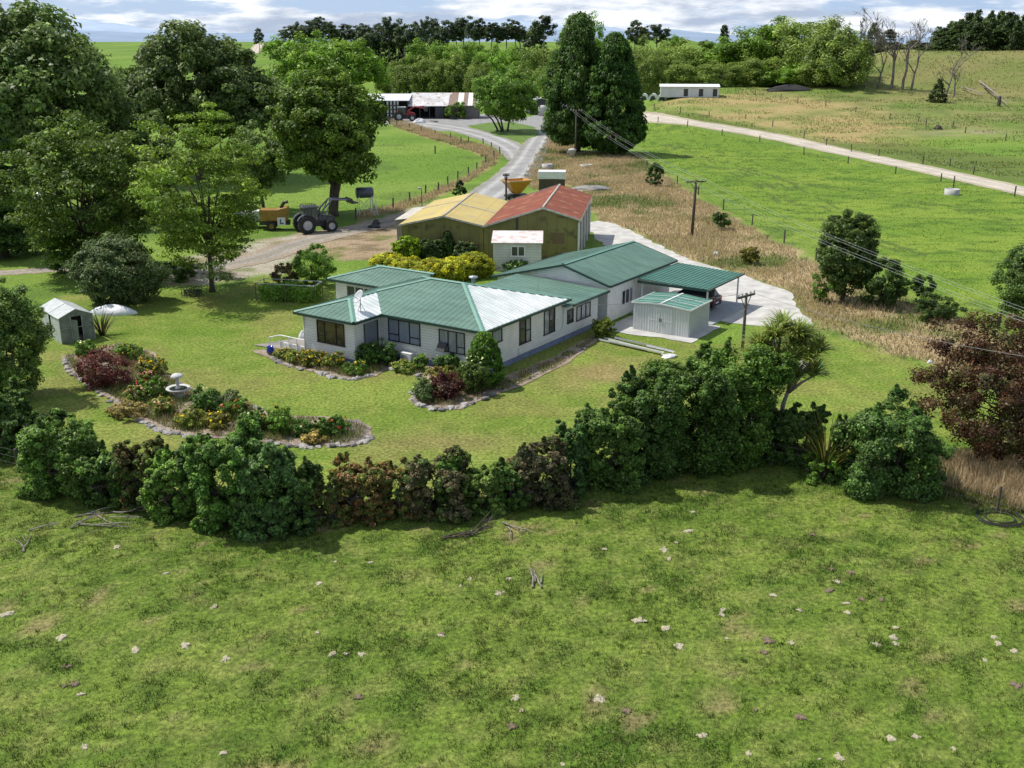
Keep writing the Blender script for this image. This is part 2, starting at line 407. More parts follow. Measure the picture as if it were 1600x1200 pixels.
def ground_colour(x, y):
    n1 = fbm(x * .05, y * .05, 1, 4); n2 = fbm(x * .35, y * .35, 5, 4); n3 = fbm(x * 1.7, y * 1.7, 9, 3)
    wob = (fbm(x * .45, y * .45, 21, 4) - .5)
    def lerp(c, k, m): return c * (1 - m[..., None]) + np.array(k) * m[..., None]
    z = np.zeros(x.shape)
    col = np.zeros(x.shape + (3,)) + np.array((.13, .225, .028))
    # far paddocks: broad patches
    col = lerp(col, (.175, .265, .042), ss(.42, .62, n1))
    col = lerp(col, (.09, .155, .026), ss(.55, .75, fbm(x * .13, y * .13, 31, 4)) * .7)
    a = x / np.maximum(y, 1)
    # the dry hill on the right
    hill = ss(.17, .26, a) * ss(205, 240, y)
    col = lerp(col, (.185, .215, .062), hill * .9)
    col = lerp(col, (.30, .245, .11), hill * ss(.55, .72, fbm(x * .05, y * .07, 41, 4)) * .6)
    col = lerp(col, (.125, .20, .032), hill * ss(.42, .60, fbm(x * .07, y * .09, 43, 4)) * .8)
    col = lerp(col, (.26, .235, .10), hill * ss(.55, .72, fbm(x * .35, y * .5, 49, 4)) * .5); col = lerp(col, (.09, .135, .03), hill * ss(.52, .7, fbm(x * .3 + 4, y * .4, 50, 4)) * .6)
    ridge = ss(.31, .36, a) * ss(265, 290, y)
    col = lerp(col, (.25, .225, .09), ridge * (.25 + .6 * ss(.35, .65, fbm(x * .06, y * .1, 45, 4))))
    m = ss(-6, 6, sdist(x, y, TAN3) + wob * 14); col = lerp(col, (.36, .28, .125), m * (.35 + .65 * ss(.38, .6, fbm(x * .12, y * .16, 47, 4))))
    m = ss(-3, 3, sdist(x, y, RVERGE) + wob * 5); col = lerp(col, (.12, .155, .035), m * .85)
    # right paddock
    m = ss(-.9, .9, sdist(x, y, RPADD) + wob * 2.5)
    rp = np.zeros(x.shape + (3,)) + np.array((.142, .232, .026))
    rp = lerp(rp, (.19, .27, .036), ss(.45, .65, fbm(x * .09, y * .2, 51, 4)))
    rp = lerp(rp, (.08, .15, .018), ss(.50, .70, fbm(x * .5, y * .8, 53, 4)) * .8)
    for (p, q, wd) in (((1045, 225), (1420, 400), .7), ((1050, 222), (1330, 330), .5), ((1150, 262), (1600, 350), .45)):
        A = np.array(gp(*p)[:2]); B = np.array(gp(*q)[:2]); e = B - A; L = np.hypot(*e); e /= L
        t = (x - A[0]) * e[0] + (y - A[1]) * e[1]; s = (x - A[0]) * -e[1] + (y - A[1]) * e[0] + 1.6 * np.sin(t * .09)
        rp = lerp(rp, (.085, .12, .03), (np.abs(np.abs(s) - .8) < wd * .55) * (t > 0) * (t < L) * (n2 > .42) * .75)
    col = col * (1 - m[..., None]) + rp * m[..., None]
    # foreground paddock
    HL = poly_px(HEDGE_LINE)
    fgp = np.vstack([HL, [(120, 20), (120, -40), (-120, -40), (-120, 44)]])
    m = ss(-.5, .5, sdist(x, y, fgp) + wob * 1.2)
    fg = np.zeros(x.shape + (3,)) + np.array((.118, .186, .026))
    fg = lerp(fg, (.158, .220, .036), ss(.35, .65, fbm(x * .3, y * .3, 61, 4)))
    fg = lerp(fg, (.070, .138, .018), ss(.54, .70, fbm(x * .9, y * .9, 63, 4)) * .75)
    fg = lerp(fg, (.195, .225, .058), ss(.45, .7, fbm(x * 2.3, y * 2.3, 64, 3)) * .7)
    fg = lerp(fg, (.070, .115, .018), ss(.48, .72, fbm(x * 2.9, y * 2.9, 66, 3)) * .6)
    fg = lerp(fg, (.25, .19, .10), ss(.66, .80, fbm(x * .8, y * .8, 67, 4)) * .7)
    col = col * (1 - m[..., None]) + fg * m[..., None]
    # lawn
    m = ss(-.35, .35, sdist(x, y, LAWN) + wob * .7)
    la = np.zeros(x.shape + (3,)) + np.array((.142, .210, .030))
    la = lerp(la, (.195, .255, .046), ss(.4, .62, fbm(x * .16, y * .3, 71, 4)))
    la = lerp(la, (.225, .190, .068), ss(.48, .68, fbm(x * .3 + 9, y * .3, 73, 4)) * .5)
    la = lerp(la, (.21, .25, .055), ss(.45, .7, fbm(x * 1.9, y * 1.9, 77, 3)) * .6)
    la = lerp(la, (.115, .195, .020), ss(.55, .72, fbm(x * .28, y * .42, 75, 4)) * .7)
    stripe = .5 + .5 * np.sin((x * .83 + y * .55) * 2.2 + 2 * wob)
    la = la * (1 + .07 * (stripe[..., None] - .5))
    # worn brown patch by the side wall
    bp_ = gp(940, 585); la = lerp(la, (.27, .20, .095), .75 * np.exp(-(((x - bp_[0]) / 4.5) ** 2 + ((y - bp_[1]) / 4.0) ** 2)) * ss(.25, .6, n2))
    bp_ = gp(700, 690); la = lerp(la, (.22, .18, .075), .6 * np.exp(-(((x - bp_[0]) / 4.5) ** 2 + ((y - bp_[1]) / 1.6) ** 2)) * ss(.3, .6, n2))
    col = col * (1 - m[..., None]) + la * m[..., None]
    # dry strip
    m = ss(-.8, .8, sdist(x, y, TAN) + wob * 3)
    tn = np.zeros(x.shape + (3,)) + np.array((.40, .31, .175))
    tn = lerp(tn, (.20, .17, .06), ss(.42, .62, fbm(x * .22, y * .22, 81, 4)) * .8)
    tn = lerp(tn, (.10, .135, .03), ss(.54, .70, fbm(x * .17, y * .17, 83, 4)) * .85)
    col = col * (1 - m[..., None]) + tn * m[..., None]
    for P in (TAN2, FENCE_TAN):
        m = ss(-.6, .6, sdist(x, y, P) + wob * 1.5); col = lerp(col, (.33, .24, .125), m * (.6 + .4 * n2))
    # yard
    m = ss(-.8, .8, sdist(x, y, YARD) + wob * 3.0)
    yd = np.zeros(x.shape + (3,)) + np.array((.40, .36, .30))
    yd = lerp(yd, (.30, .235, .16), ss(.4, .6, n2) * .7)
    md = ss(-.8, .8, sdist(x, y, DIRT) + wob * 2.5); yd = lerp(yd, (.33, .24, .15), md * .8); yd = lerp(yd, (.20, .15, .09), md * ss(.5, .68, fbm(x * .5, y * 1.1, 85, 4)))
    yd = lerp(yd, (.13, .16, .035), ss(.60, .72, fbm(x * .3, y * .3, 87, 4)) * .7)
    col = col * (1 - m[..., None]) + yd * m[..., None]
    # bare patch on the hill
    b = gp(1510, 208); col = lerp(col, (.36, .29, .21), .85 * np.exp(-(((x - b[0]) / 9) ** 2 + ((y - b[1]) / 4.0) ** 2)) * ss(.3, .5, n2))
    return col * (.9 + .2 * n3[..., None])

def grow(a, b, step, far, k):
    v = list(np.arange(a, b + 1e-6, step)); s = step
    while v[-1] < far: s *= k; v.append(v[-1] + s)
    return v
xr = grow(0, 48, .5, 9000, 1.07); xs = np.array([-q for q in xr[:0:-1]] + xr)
ys = np.array([-40, -20, 0, 8] + grow(14, 122, .45, 12000, 1.022))
X, Y = np.meshgrid(xs, ys)
Z = hz(X, Y)
nx, ny = len(xs), len(ys)
V = np.stack([X.ravel(), Y.ravel(), Z.ravel()], 1)
ii = (np.arange(ny - 1)[:, None] * nx + np.arange(nx - 1)[None, :]).ravel()
F = np.stack([ii, ii + 1, ii + nx + 1, ii + nx], 1)
C = ground_colour(X, Y).reshape(-1, 3)
gm, nt, b, out = newmat('grassland')
at = N(nt, 'ShaderNodeAttribute', attribute_name='Col')
f1 = noise_fac(nt, 5.5, .3, .7, 5); f2 = noise_fac(nt, 1.1, .3, .7, 5)
c = mixc(nt, 1.0, at.outputs['Color'], mixc(nt, f1, (.5, .52, .48), (1.4, 1.36, 1.3)), 'MULTIPLY')
c = mixc(nt, 1.0, c, mixc(nt, f2, (.86, .9, .86), (1.1, 1.08, 1.1)), 'MULTIPLY')
nt.links.new(c, b.inputs['Base Color']); b.inputs['Roughness'].default_value = .9; b.inputs['Specular IOR Level'].default_value = .15
bump(nt, b, noise_fac(nt, 7, 0, 1, 5), .12, .7)
tag(link('ground', fast_mesh('ground', V, F, gm, C, True)), kind='structure')

# ------------------------------------------------------------------ sheets laid on the ground
def wobble(pts, step, amp, seed, closed=True):
    r = np.random.default_rng(seed); out = []
    n = len(pts)
    for i in range(n if closed else n - 1):
        a = np.array(pts[i], float); b = np.array(pts[(i + 1) % n], float)
        k = max(1, int(np.hypot(*(b - a)) / step)); e = b - a; L = max(np.hypot(*e), 1e-6); nn = np.array([-e[1], e[0]]) / L
        for j in range(k):
            p = a + e * j / k
            off = amp * (2 * float(vnoise(p[0] * .9, p[1] * .9, seed)) - 1) + amp * .5 * (r.random() - .5)
            out.append(p + nn * off)
    return out

def smooth_path(P, n):
    """Catmull-Rom through the points"""
    P = [np.array(p, float) for p in P]; Q = [2 * P[0] - P[1]] + P + [2 * P[-1] - P[-2]]; out = []
    for i in range(1, len(Q) - 2):
        for j in range(n):
            t = j / n
            out.append(.5 * ((2 * Q[i]) + (-Q[i - 1] + Q[i + 1]) * t + (2 * Q[i - 1] - 5 * Q[i] + 4 * Q[i + 1] - Q[i + 2]) * t * t + (-Q[i - 1] + 3 * Q[i] - 3 * Q[i + 1] + Q[i + 2]) * t ** 3))
    out.append(P[-1]); return out

def sheet(name, pts, mat, dz=.02, step=.5, amp=.15, seed=1):
    q = wobble(pts, step, amp, seed)
    v = [(p[0], p[1], float(hz(p[0], p[1])) + dz) for p in q]
    tris = tessellate_polygon([[Vector((p[0], p[1], 0)) for p in v]])
    f = []
    for t in tris:
        a, b_, c_ = (Vector(v[i]) for i in t)
        f.append(tuple(t) if (b_ - a).cross(c_ - a).z > 0 else tuple(t)[::-1])
    me = bpy.data.meshes.new(name); me.from_pydata(v, [], f); me.materials.append(mat); me.update()
    return tag(link(name, me), kind='structure')

def ribbon(name, px_pts, widths, mat, dz=.02, seed=1, n=14, amp=.25):
    P = smooth_path([gp(*p)[:2] for p in px_pts], n)
    W = np.interp(np.linspace(0, 1, len(P)), np.linspace(0, 1, len(widths)), widths)
    cols = 7; v = []; f = []; r = np.random.default_rng(seed)
    for i, p in enumerate(P):
        d = P[min(i + 1, len(P) - 1)] - P[max(i - 1, 0)]; d = d / max(np.hypot(*d), 1e-6); nn = np.array([-d[1], d[0]])
        for k in range(cols):
            s = (k / (cols - 1) - .5) * W[i]
            if k in (0, cols - 1): s += amp * (r.random() - .5) * 1.6
            q = p + nn * s
            v.append((q[0], q[1], float(hz(q[0], q[1])) + dz))
    for i in range(len(P) - 1):
        for k in range(cols - 1):
            a = i * cols + k; f.append((a, a + cols, a + cols + 1, a + 1))
    # coordinate across the road for wheel tracks
    me = bpy.data.meshes.new(name); me.from_pydata(v, [], f); me.materials.append(mat)
    at = me.color_attributes.new('Across', 'FLOAT_COLOR', 'POINT')
    cc = np.ones((len(v), 4), np.float32); cc[:, 0] = np.tile(np.linspace(0, 1, cols), len(P)); at.data.foreach_set('color', cc.ravel())
    me.update()
    o = tag(link(name, me), kind='structure')
    if me.polygons[0].normal.z < 0:
        me.flip_normals()
    return o, P

def roadmat(name, c_track, c_mid, c_edge, scale=3):
    m, nt, b, out = newmat(name)
    at = N(nt, 'ShaderNodeAttribute', attribute_name='Across'); sp = N(nt, 'ShaderNodeSeparateColor'); nt.links.new(at.outputs['Color'], sp.inputs[0])
    cr = N(nt, 'ShaderNodeValToRGB'); e = cr.color_ramp.elements
    e[0].position = 0; e[0].color = (*c_edge, 1); e[1].position = 1; e[1].color = (*c_edge, 1)
    for p, c in ((.14, c_edge), (.28, c_track), (.42, c_mid), (.5, c_mid), (.58, c_mid), (.72, c_track), (.86, c_edge)):
        q = e.new(p); q.color = (*c, 1)
    nt.links.new(sp.outputs[0], cr.inputs[0])
    f = noise_fac(nt, scale, .3, .7, 6); f2 = noise_fac(nt, .25, .35, .65, 4)
    c = mixc(nt, 1., cr.outputs[0], mixc(nt, f, (.72, .72, .72), (1.2, 1.2, 1.2)), 'MULTIPLY')
    c = mixc(nt, 1., c, mixc(nt, f2, (.85, .85, .85), (1.08, 1.08, 1.08)), 'MULTIPLY')
    nt.links.new(c, b.inputs['Base Color']); b.inputs['Roughness'].default_value = .95; b.inputs['Specular IOR Level'].default_value = .2
    bump(nt, b, f, .04, .5)
    return m
M['gravel'] = roadmat('gravel_drive', (.44, .43, .42), (.30, .295, .285), (.27, .26, .23))
M['race'] = roadmat('limestone_race', (.56, .50, .42), (.48, .43, .35), (.40, .35, .25))
M['lane'] = roadmat('shaded_dirt_lane', (.33, .30, .26), (.27, .24, .19), (.32, .26, .19))  # brown lane surface, with tree shade darkened into the tones
M['yard'] = pm('yard_gravel', (.30, .29, .28), (.20, .195, .19), .8, .95, bmp=.03, bscale=8)

ribbon('driveway', [(745, 318), (772, 298), (800, 276), (822, 252), (836, 228), (850, 206), (868, 190), (882, 172), (888, 160)], [5.5, 6.0, 6, 5.6, 5.2, 5, 5.2, 7, 9], M['gravel'], .03, 3)
ribbon('road', [(815, 250), (800, 232), (770, 217), (735, 206), (700, 199), (664, 194), (630, 190)], [5, 6, 7, 7.5, 9, 11, 11], M['gravel'], .022, 4)
RACE_O, RACE_P = ribbon('farm_track', [(985, 181), (1040, 187), (1120, 198), (1210, 214), (1310, 236), (1420, 259), (1520, 281), (1660, 312)], [8.5, 8, 7.5, 7, 6.6, 6.2, 6, 6], M['race'], .03, 5)
ribbon('track', [(408, 68.5), (402, 74), (394, 84)], [9, 8, 7], M['race'], .15, 6)
ribbon('lane', [(300, 424), (400, 404), (470, 380), (540, 362), (610, 346), (680, 326), (735, 318)], [4.2, 4.2, 4.2, 4.2, 4.2, 4.2, 4.2], M['lane'], .03, 7)
ribbon('path', [(-60, 432), (40, 424), (140, 420), (240, 420), (330, 416)], [2.4, 2.4, 2.4, 2.4, 2.4], M['lane'], .02, 8)
farm_yard = sheet('farm_yard', poly_px([(575, 188), (640, 180), (760, 178), (800, 186), (870, 176), (885, 160), (905, 170), (880, 195), (840, 215), (800, 206), (772, 196), (742, 196), (700, 205), (640, 200)]), M['yard'], .012, 2.5, 1.2, 12)
sheet('grass_island', poly_px([(735, 196), (760, 192), (800, 191), (835, 198), (845, 210), (815, 222), (775, 212)]), pm('island_grass', (.12, .2, .02), (.07, .13, .015), .6, .95), .04, 1.2, .6, 14)
sheet('concrete_drive', CONCW, M['pale_concrete'], .02, .6, .35, 15)

# distant hills beyond the plain
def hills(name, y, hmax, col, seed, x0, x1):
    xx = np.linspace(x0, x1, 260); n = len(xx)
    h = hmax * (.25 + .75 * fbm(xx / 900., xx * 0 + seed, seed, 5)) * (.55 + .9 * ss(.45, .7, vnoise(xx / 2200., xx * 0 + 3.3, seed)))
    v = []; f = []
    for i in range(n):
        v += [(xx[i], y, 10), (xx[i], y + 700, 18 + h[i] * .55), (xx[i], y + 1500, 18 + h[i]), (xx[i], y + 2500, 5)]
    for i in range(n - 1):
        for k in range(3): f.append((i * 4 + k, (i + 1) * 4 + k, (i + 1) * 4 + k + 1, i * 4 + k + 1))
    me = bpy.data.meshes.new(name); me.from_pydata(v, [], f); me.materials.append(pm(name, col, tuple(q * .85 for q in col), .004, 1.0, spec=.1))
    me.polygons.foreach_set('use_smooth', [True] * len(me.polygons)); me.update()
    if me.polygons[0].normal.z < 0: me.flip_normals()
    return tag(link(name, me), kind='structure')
hills('hills', 5200, 75, (.26, .34, .45), 5, -4200, 4200)  # bluish colour stands in for distance haze
hills('mountains', 8200, 200, (.38, .47, .60), 8, -6500, 6500)  # paler blue again, more haze put into the colour
# ------------------------------------------------------------------ foliage
def unit(n, rng):
    v = rng.normal(size=(n, 3)); return v / np.maximum(np.linalg.norm(v, axis=1, keepdims=True), 1e-6)

def leaves(P, Nrm, size, aspect, col, rng, T=None, fold=.18):
    n = len(P)
    Nrm = Nrm / np.maximum(np.linalg.norm(Nrm, axis=1, keepdims=True), 1e-6)
    if T is None: T = unit(n, rng)
    T = T - Nrm * np.sum(T * Nrm, 1, keepdims=True); T /= np.maximum(np.linalg.norm(T, axis=1, keepdims=True), 1e-6)
    B = np.cross(Nrm, T)
    s = (size * rng.choice([.55, .8, 1., 1.25, 1.6], n) * rng.uniform(.85, 1.15, n))[:, None]
    L = T * s * .5; Wd = B * s * .5 * aspect; up = Nrm * s * fold
    V = np.stack([P - L, P - Wd + up, P + L, P + Wd + up], 1).reshape(-1, 3)
    F = np.arange(n * 4).reshape(n, 4)
    return V, F, np.repeat(col, 4, axis=0)

def lumps(d, rng, amt):
    p = rng.uniform(0, 6.28, 6); th = np.arctan2(d[:, 1], d[:, 0])
    return 1 + amt * (np.sin(2 * th + p[0] + 2 * d[:, 2]) + .8 * np.sin(3 * th + p[1]) * np.cos(3 * d[:, 2] + p[2]) + .6 * np.sin(5 * th + p[3] + 4 * d[:, 2]) + .5 * np.sin(7 * d[:, 2] + p[4])) / 2

def crown(seed, size, zc, ncl, per, leaf, cols, rc=.2, kind='round', aspect=.6, lump=.3, droop=0., colvar=.3, tipcol=None, shell=.45, flat=.72, shoots=0, tipp=.55):
    """size (rx, ry, rz); cols list of linear colours; rc clump radius as a share of the mean radius. Gives (V, F, C, clump centres)"""
    rng = np.random.default_rng(seed)
    rx, ry, rz = size
    if kind in ('cone', 'column'):
        t = rng.random(ncl) ** (1.2 if kind == 'cone' else 1.0)
        prof = (1 - t) ** (.62 if kind == 'cone' else (.42 if rz < 3 else (.44 if shell < .4 else .56))) * np.minimum(1, (t + .07) / (.12 if kind == 'cone' else .2))
        th = rng.uniform(0, 6.283, ncl)
        d = np.stack([np.cos(th), np.sin(th), t * 2 - 1], 1)
        rr = prof * (shell + (1 - shell) * rng.random(ncl) ** .35) * lumps(d, rng, lump)
        CC = np.stack([np.cos(th) * rr * rx, np.sin(th) * rr * ry, zc + (t * 2 - 1) * rz], 1)
    elif kind == 'layer':       # tiers of flat boughs on a central stem
        nt_ = max(5, int(rz * 1.5)); tier = rng.integers(0, nt_, ncl); t = (tier + rng.uniform(-.12, .12, ncl)) / nt_
        th = rng.uniform(0, 6.283, ncl); rad = rng.random(ncl) ** .5
        arm = .72 + .28 * np.sin(th * 3 + tier * 2.4) * np.cos(th * 2 + tier)
        R_ = (1 - np.clip(t, 0, 1)) ** .55 * arm
        CC = np.stack([np.cos(th) * rad * R_ * rx, np.sin(th) * rad * R_ * ry, zc - rz + 2 * rz * t - droop * rad ** 2 * R_ * rx], 1)
        d = np.stack([np.cos(th) * rad, np.sin(th) * rad, np.zeros(ncl)], 1)
    else:
        d = unit(ncl, rng)
        if kind == 'box':
            d = np.sign(d) * np.abs(d) ** .55; d = d / np.maximum(np.max(np.abs(d), 1, keepdims=True), np.linalg.norm(d, axis=1, keepdims=True) / 1.32)
        if kind == 'oak': d[:, 2] = np.where(d[:, 2] < -.35, d[:, 2] * .5, d[:, 2])
        rr = (shell + (1 - shell) * rng.random(ncl) ** .4) * lumps(d, rng, lump)
        CC = d * rr[:, None] * np.array([rx, ry, rz]); CC[:, 2] += zc
        if droop: CC[:, 2] -= droop * rz * rng.random(ncl) * (np.hypot(d[:, 0], d[:, 1]) > .5)
        CC[:, 2] = np.maximum(CC[:, 2], .12)
    r0 = rc * (rx + ry + rz) / 3
    small = np.ones(ncl)
    if shoots:
        top = np.argsort(CC[:, 2] - .35 * rz * np.hypot(CC[:, 0] / rx, CC[:, 1] / ry))[-shoots * 5:]
        pick = rng.choice(top, shoots, replace=False); ex = []
        for i in pick:
            L = rz * rng.uniform(.10, .32)
            for j in range(5): ex.append(CC[i] + np.array([rng.normal() * .03 * rx, rng.normal() * .03 * ry, L * (j + 1) / 5]))
        CC = np.vstack([CC, np.array(ex)]); d = np.vstack([d, np.tile([0, 0, .5], (len(ex), 1))]); small = np.concatenate([small, np.tile(np.linspace(.55, .22, 5), shoots)]); ncl = len(CC)
    n = ncl * per
    ci = np.repeat(np.arange(ncl), per)
    cr = r0 * rng.uniform(.6, 1.35, ncl) * small
    off = unit(n, rng) * (rng.random(n) ** .45)[:, None]
    sc = np.array([1 + (.72 - flat), 1 + (.72 - flat), flat]) if kind != 'layer' else np.array([1.2, 1.2, .25])
    if kind == 'willow': sc = np.array([.75, .75, 1.25])
    P = CC[ci] + off * sc * cr[ci][:, None]
    P[:, 2] = np.maximum(P[:, 2], .05)
    Nn = off * .55 + np.array([0, 0, .45]) + unit(n, rng) * .6 + d[ci] * .25
    T = None
    if kind in ('cone', 'column', 'willow'):
        T = d[ci] * np.array([1, 1, 0]) * .35 + np.array([0, 0, -1.]) + unit(n, rng) * .35
    cb = np.array(cols)[rng.integers(0, len(cols), ncl)]
    cbv = rng.uniform(1 - colvar, 1 + colvar, ncl)
    C_ = cb[ci] * cbv[ci][:, None] * (rng.uniform(.55, 1.25, n) + .9 * (rng.random(n) < .12))[:, None]
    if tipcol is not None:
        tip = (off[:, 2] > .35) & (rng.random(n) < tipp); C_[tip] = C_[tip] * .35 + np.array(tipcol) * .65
    V, F, C_ = leaves(P, Nn, leaf, aspect, C_, rng, T)
    return V, F, C_, CC

def join(parts):
    Vs, Fs, Cs = [], [], []; o = 0
    for V, F, C_ in parts:
        Vs.append(V); Fs.append(F + o); Cs.append(C_); o += len(V)
    return np.vstack(Vs), np.vstack(Fs), np.vstack(Cs)

def trunk_mb(seed, h_fork, r0, targets, nl=10, stems=1, spread=.3, lean=.05, r_tip=.02):
    rng = np.random.default_rng(seed + 999); mb = MB()
    T = np.array(targets)
    for s in range(stems):
        bx, by = (rng.normal() * spread, rng.normal() * spread) if stems > 1 else (0, 0)
        lx, ly = rng.normal() * lean * h_fork, rng.normal() * lean * h_fork
        top = np.array([bx * 1.8 + lx, by * 1.8 + ly, h_fork])
        mb.tube([(bx * .6, by * .6, -.15), (bx * .62, by * .62, .12 * h_fork), (bx + lx * .4, by + ly * .4, .55 * h_fork), tuple(top)], [r0 * 1.5, r0 * 1.1, r0 * .92, r0 * .75], 8)
        if len(T):
            idx = rng.choice(len(T), min(nl, len(T)), replace=False)
            for i in idx:
                t = T[i]; a = rng.uniform(.35, 1.0)
                st = np.array([bx + lx * .6, by + ly * .6, h_fork * .6]) * (1 - a) + top * a
                mid = st * .5 + t * .5 + np.array([0, 0, .12 * np.linalg.norm(t - st)]) + rng.normal(size=3) * .04 * np.linalg.norm(t - st)
                mb.tube([tuple(st), tuple(mid), tuple(t)], [r0 * .42, r0 * .24, r_tip], 5, cap=False)
    return mb

G = {}
G['dark'] = [(0.063, 0.108, 0.032), (0.084, 0.137, 0.038), (0.049, 0.091, 0.032)]
G['oak'] = [(.118, .165, .066), (.15, .20, .088), (.088, .13, .05)]
G['mid'] = [(0.108, 0.184, 0.035), (0.131, 0.219, 0.042), (0.088, 0.158, 0.032)]
G['light'] = [(.14, .235, .036), (.175, .27, .048), (.115, .2, .034)]
G['yellowgreen'] = [(0.169, 0.227, 0.029), (0.137, 0.195, 0.026), (0.202, 0.247, 0.036)]
G['willow'] = [(.165, .215, .065), (.20, .25, .08), (.13, .18, .055)]
G['gum'] = [(.062, .085, .058), (.078, .102, .068), (.05, .072, .05)]  # lighter and bluer, distance haze mixed into the leaf colour
G['conifer'] = [(.052, .098, .028), (.07, .12, .034), (.038, .075, .022)]
G['greygreen'] = [(0.131, 0.175, 0.096), (0.105, 0.149, 0.079), (0.158, 0.201, 0.114)]
G['hedge'] = [(0.079, 0.149, 0.038), (0.102, 0.184, 0.045), (0.063, 0.123, 0.035)]
G['purple'] = [(0.094, 0.065, 0.052), (0.123, 0.090, 0.061), (0.080, 0.084, 0.041)]
G['maroon'] = [(0.098, 0.027, 0.036), (0.128, 0.039, 0.045), (0.072, 0.024, 0.030)]
G['redbrown'] = [(.082, .033, .024), (.066, .030, .023), (.105, .056, .036), (.095, .085, .04)]
G['gold'] = [(.42, .38, .035), (.36, .35, .03), (.28, .30, .035)]
G['lime'] = [(0.253, 0.333, 0.023), (0.196, 0.287, 0.023)]

PROTO = {}
def proto(key, seed, size, zc, ncl, per, leaf, cols, fork, r0, bark='bark', nl=10, stems=1, spread=.3, **kw):
    V, F, C_, CC = crown(seed, size, zc, ncl, per, leaf, G[cols] if isinstance(cols, str) else cols, **kw)
    me = fast_mesh(key + '_crown', V, F, M['leaf'], C_)
    tm = trunk_mb(seed, fork, r0, CC, nl, stems, spread).mesh(key + '_trunk', M[bark], True) if r0 > 0 else None
    PROTO[key] = (me, tm); return me, tm

def plant(name, label, cat, key, loc, scale=(1, 1, 1), rot=0., group=None, pn=('crown', 'trunk')):
    t = thing(name, label, cat, loc, rot, group, scale)
    me, tm = PROTO[key]
    if me is not None: link(pn[0], me, t)
    if tm is not None: link(pn[1], tm, t)
    return t

def fit(px, py_base, py_top, wpx):
    """base point, height and width in metres of something drawn from py_top to py_base"""
    p = gp(px, py_base); k = pxm(p[1]); dep = PITCH - math.atan((600 - (py_base + py_top) / 2) / FPX)
    return p, (py_base - py_top) / k / math.cos(dep), wpx / k

# ---- big trees round the garden (each its own crown)
def big(name, label, key, px, base, top, wpx, cols, ncl, per, leaf, fork=.3, r0=.3, bottom=.18, depth=1., cat='tree', **kw):
    p, h, wd = fit(px, base, top, wpx)
    leaf *= .80; per = int(per * 1.4)
    rz = h * (1 - bottom) / 2 * .92; zc = h - rz * 1.06
    proto(key, sum(map(ord, key)) * 7 + 3, (wd / 2 * .98, wd / 2 * .98 * depth, rz * .98), zc, ncl, per, leaf, cols, h * fork, r0, **kw)
    return plant(name, label, cat, key, p)

big('oak_tree', 'huge dark green spreading tree filling the top left corner', 'bigoak', 46, 335, 10, 310, 'oak', 620, 110, .58, .25, .7, .04, kind='oak', rc=.13, lump=.28, nl=16)
big('oak_tree', 'broad dark domed tree between the top left corner tree and the light green tree', 'midoak', 316, 280, 56, 256, 'oak', 560, 105, .58, .2, .6, .05, kind='oak', rc=.13, lump=.25, nl=22)
big('round_tree', 'bright green round tree behind the tractor tree', 'brightround', 512, 172, 62, 176, 'light', 340, 85, .85, .2, .6, .06, kind='oak', rc=.15, lump=.22)
big('leafy_tree', 'tall olive green tree standing behind the parked blue tractor', 'tractree', 518, 338, 122, 164, [(.115, .18, .034), (.09, .15, .028), (.145, .21, .044)], 460, 105, .38, .28, .38, .22, rc=.15, lump=.34, stems=3, spread=.5, nl=8, droop=.12)
big('locust_tree', 'airy yellow green tree with a bare trunk at the edge of the lawn', 'locust', 332, 456, 184, 200, [(.135, .20, .032), (.11, .17, .028), (.165, .225, .04)], 360, 80, .25, .3, .2, .14, rc=.135, lump=.38, aspect=.5, nl=30, flat=.38, shell=.35)
big('leafy_tree', 'yellow green leaning tree left of the airy lawn tree', 'leaner', 150, 426, 190, 222, [(.105, .16, .034), (.085, .135, .03), (.135, .19, .04)], 420, 85, .29, .25, .26, .06, rc=.14, lump=.33, flat=.5, nl=22, stems=2, spread=.7)
big('cedar_tree', 'dark conifer with drooping tiers cut by the left edge of the photo', 'cedar', 8, 402, 118, 130, 'dark', 460, 80, .34, .5, .34, .02, kind='layer', droop=.35, nl=30)
big('dark_tree', 'small dark tree between the airy lawn tree and the tractor tree', 'darkmid', 412, 330, 200, 96, 'oak', 150, 80, .32, .3, .2, .25, rc=.2, lump=.3)
big('dark_tree', 'dark tree in shadow behind the leaning yellow green tree', 'darkback', 222, 330, 175, 130, 'oak', 210, 80, .40, .3, .25, .15, rc=.18, lump=.3)
big('dark_tree', 'dark bush in deep shade under the leaning yellow green tree', 'darkbush', 112, 428, 352, 82, 'dark', 80, 70, .22, .25, .12, .0, rc=.22, cat='bush')
big('bush', 'rounded grey green bush behind the white greenhouse', 'greybush', 190, 474, 372, 128, 'greygreen', 320, 95, .20, .15, .1, -.04, rc=.18, lump=.2, cat='bush')
big('bush', 'big mottled green bush at the left edge beside the lawn', 'leftbush', 20, 622, 448, 125, [(.10, .15, .05), (.08, .13, .042), (.13, .185, .055)], 360, 100, .155, .15, .1, -.02, rc=.17, lump=.25, cat='bush')
big('bush', 'light green open bush beside the gravel yard behind the house', 'yardbush', 490, 442, 384, 72, 'mid', 95, 70, .17, .2, .06, .0, rc=.2, lump=.3, cat='bush')
big('bush', 'low dark purple green bush left of the yard bush', 'yardlow', 446, 446, 412, 48, 'purple', 50, 60, .15, .2, .05, .0, rc=.22, cat='bush')
big('bush', 'low dark bush at the foot of the airy lawn tree', 'treefoot', 282, 438, 404, 60, 'dark', 50, 60, .18, .2, .05, -.1, rc=.24, cat='bush')
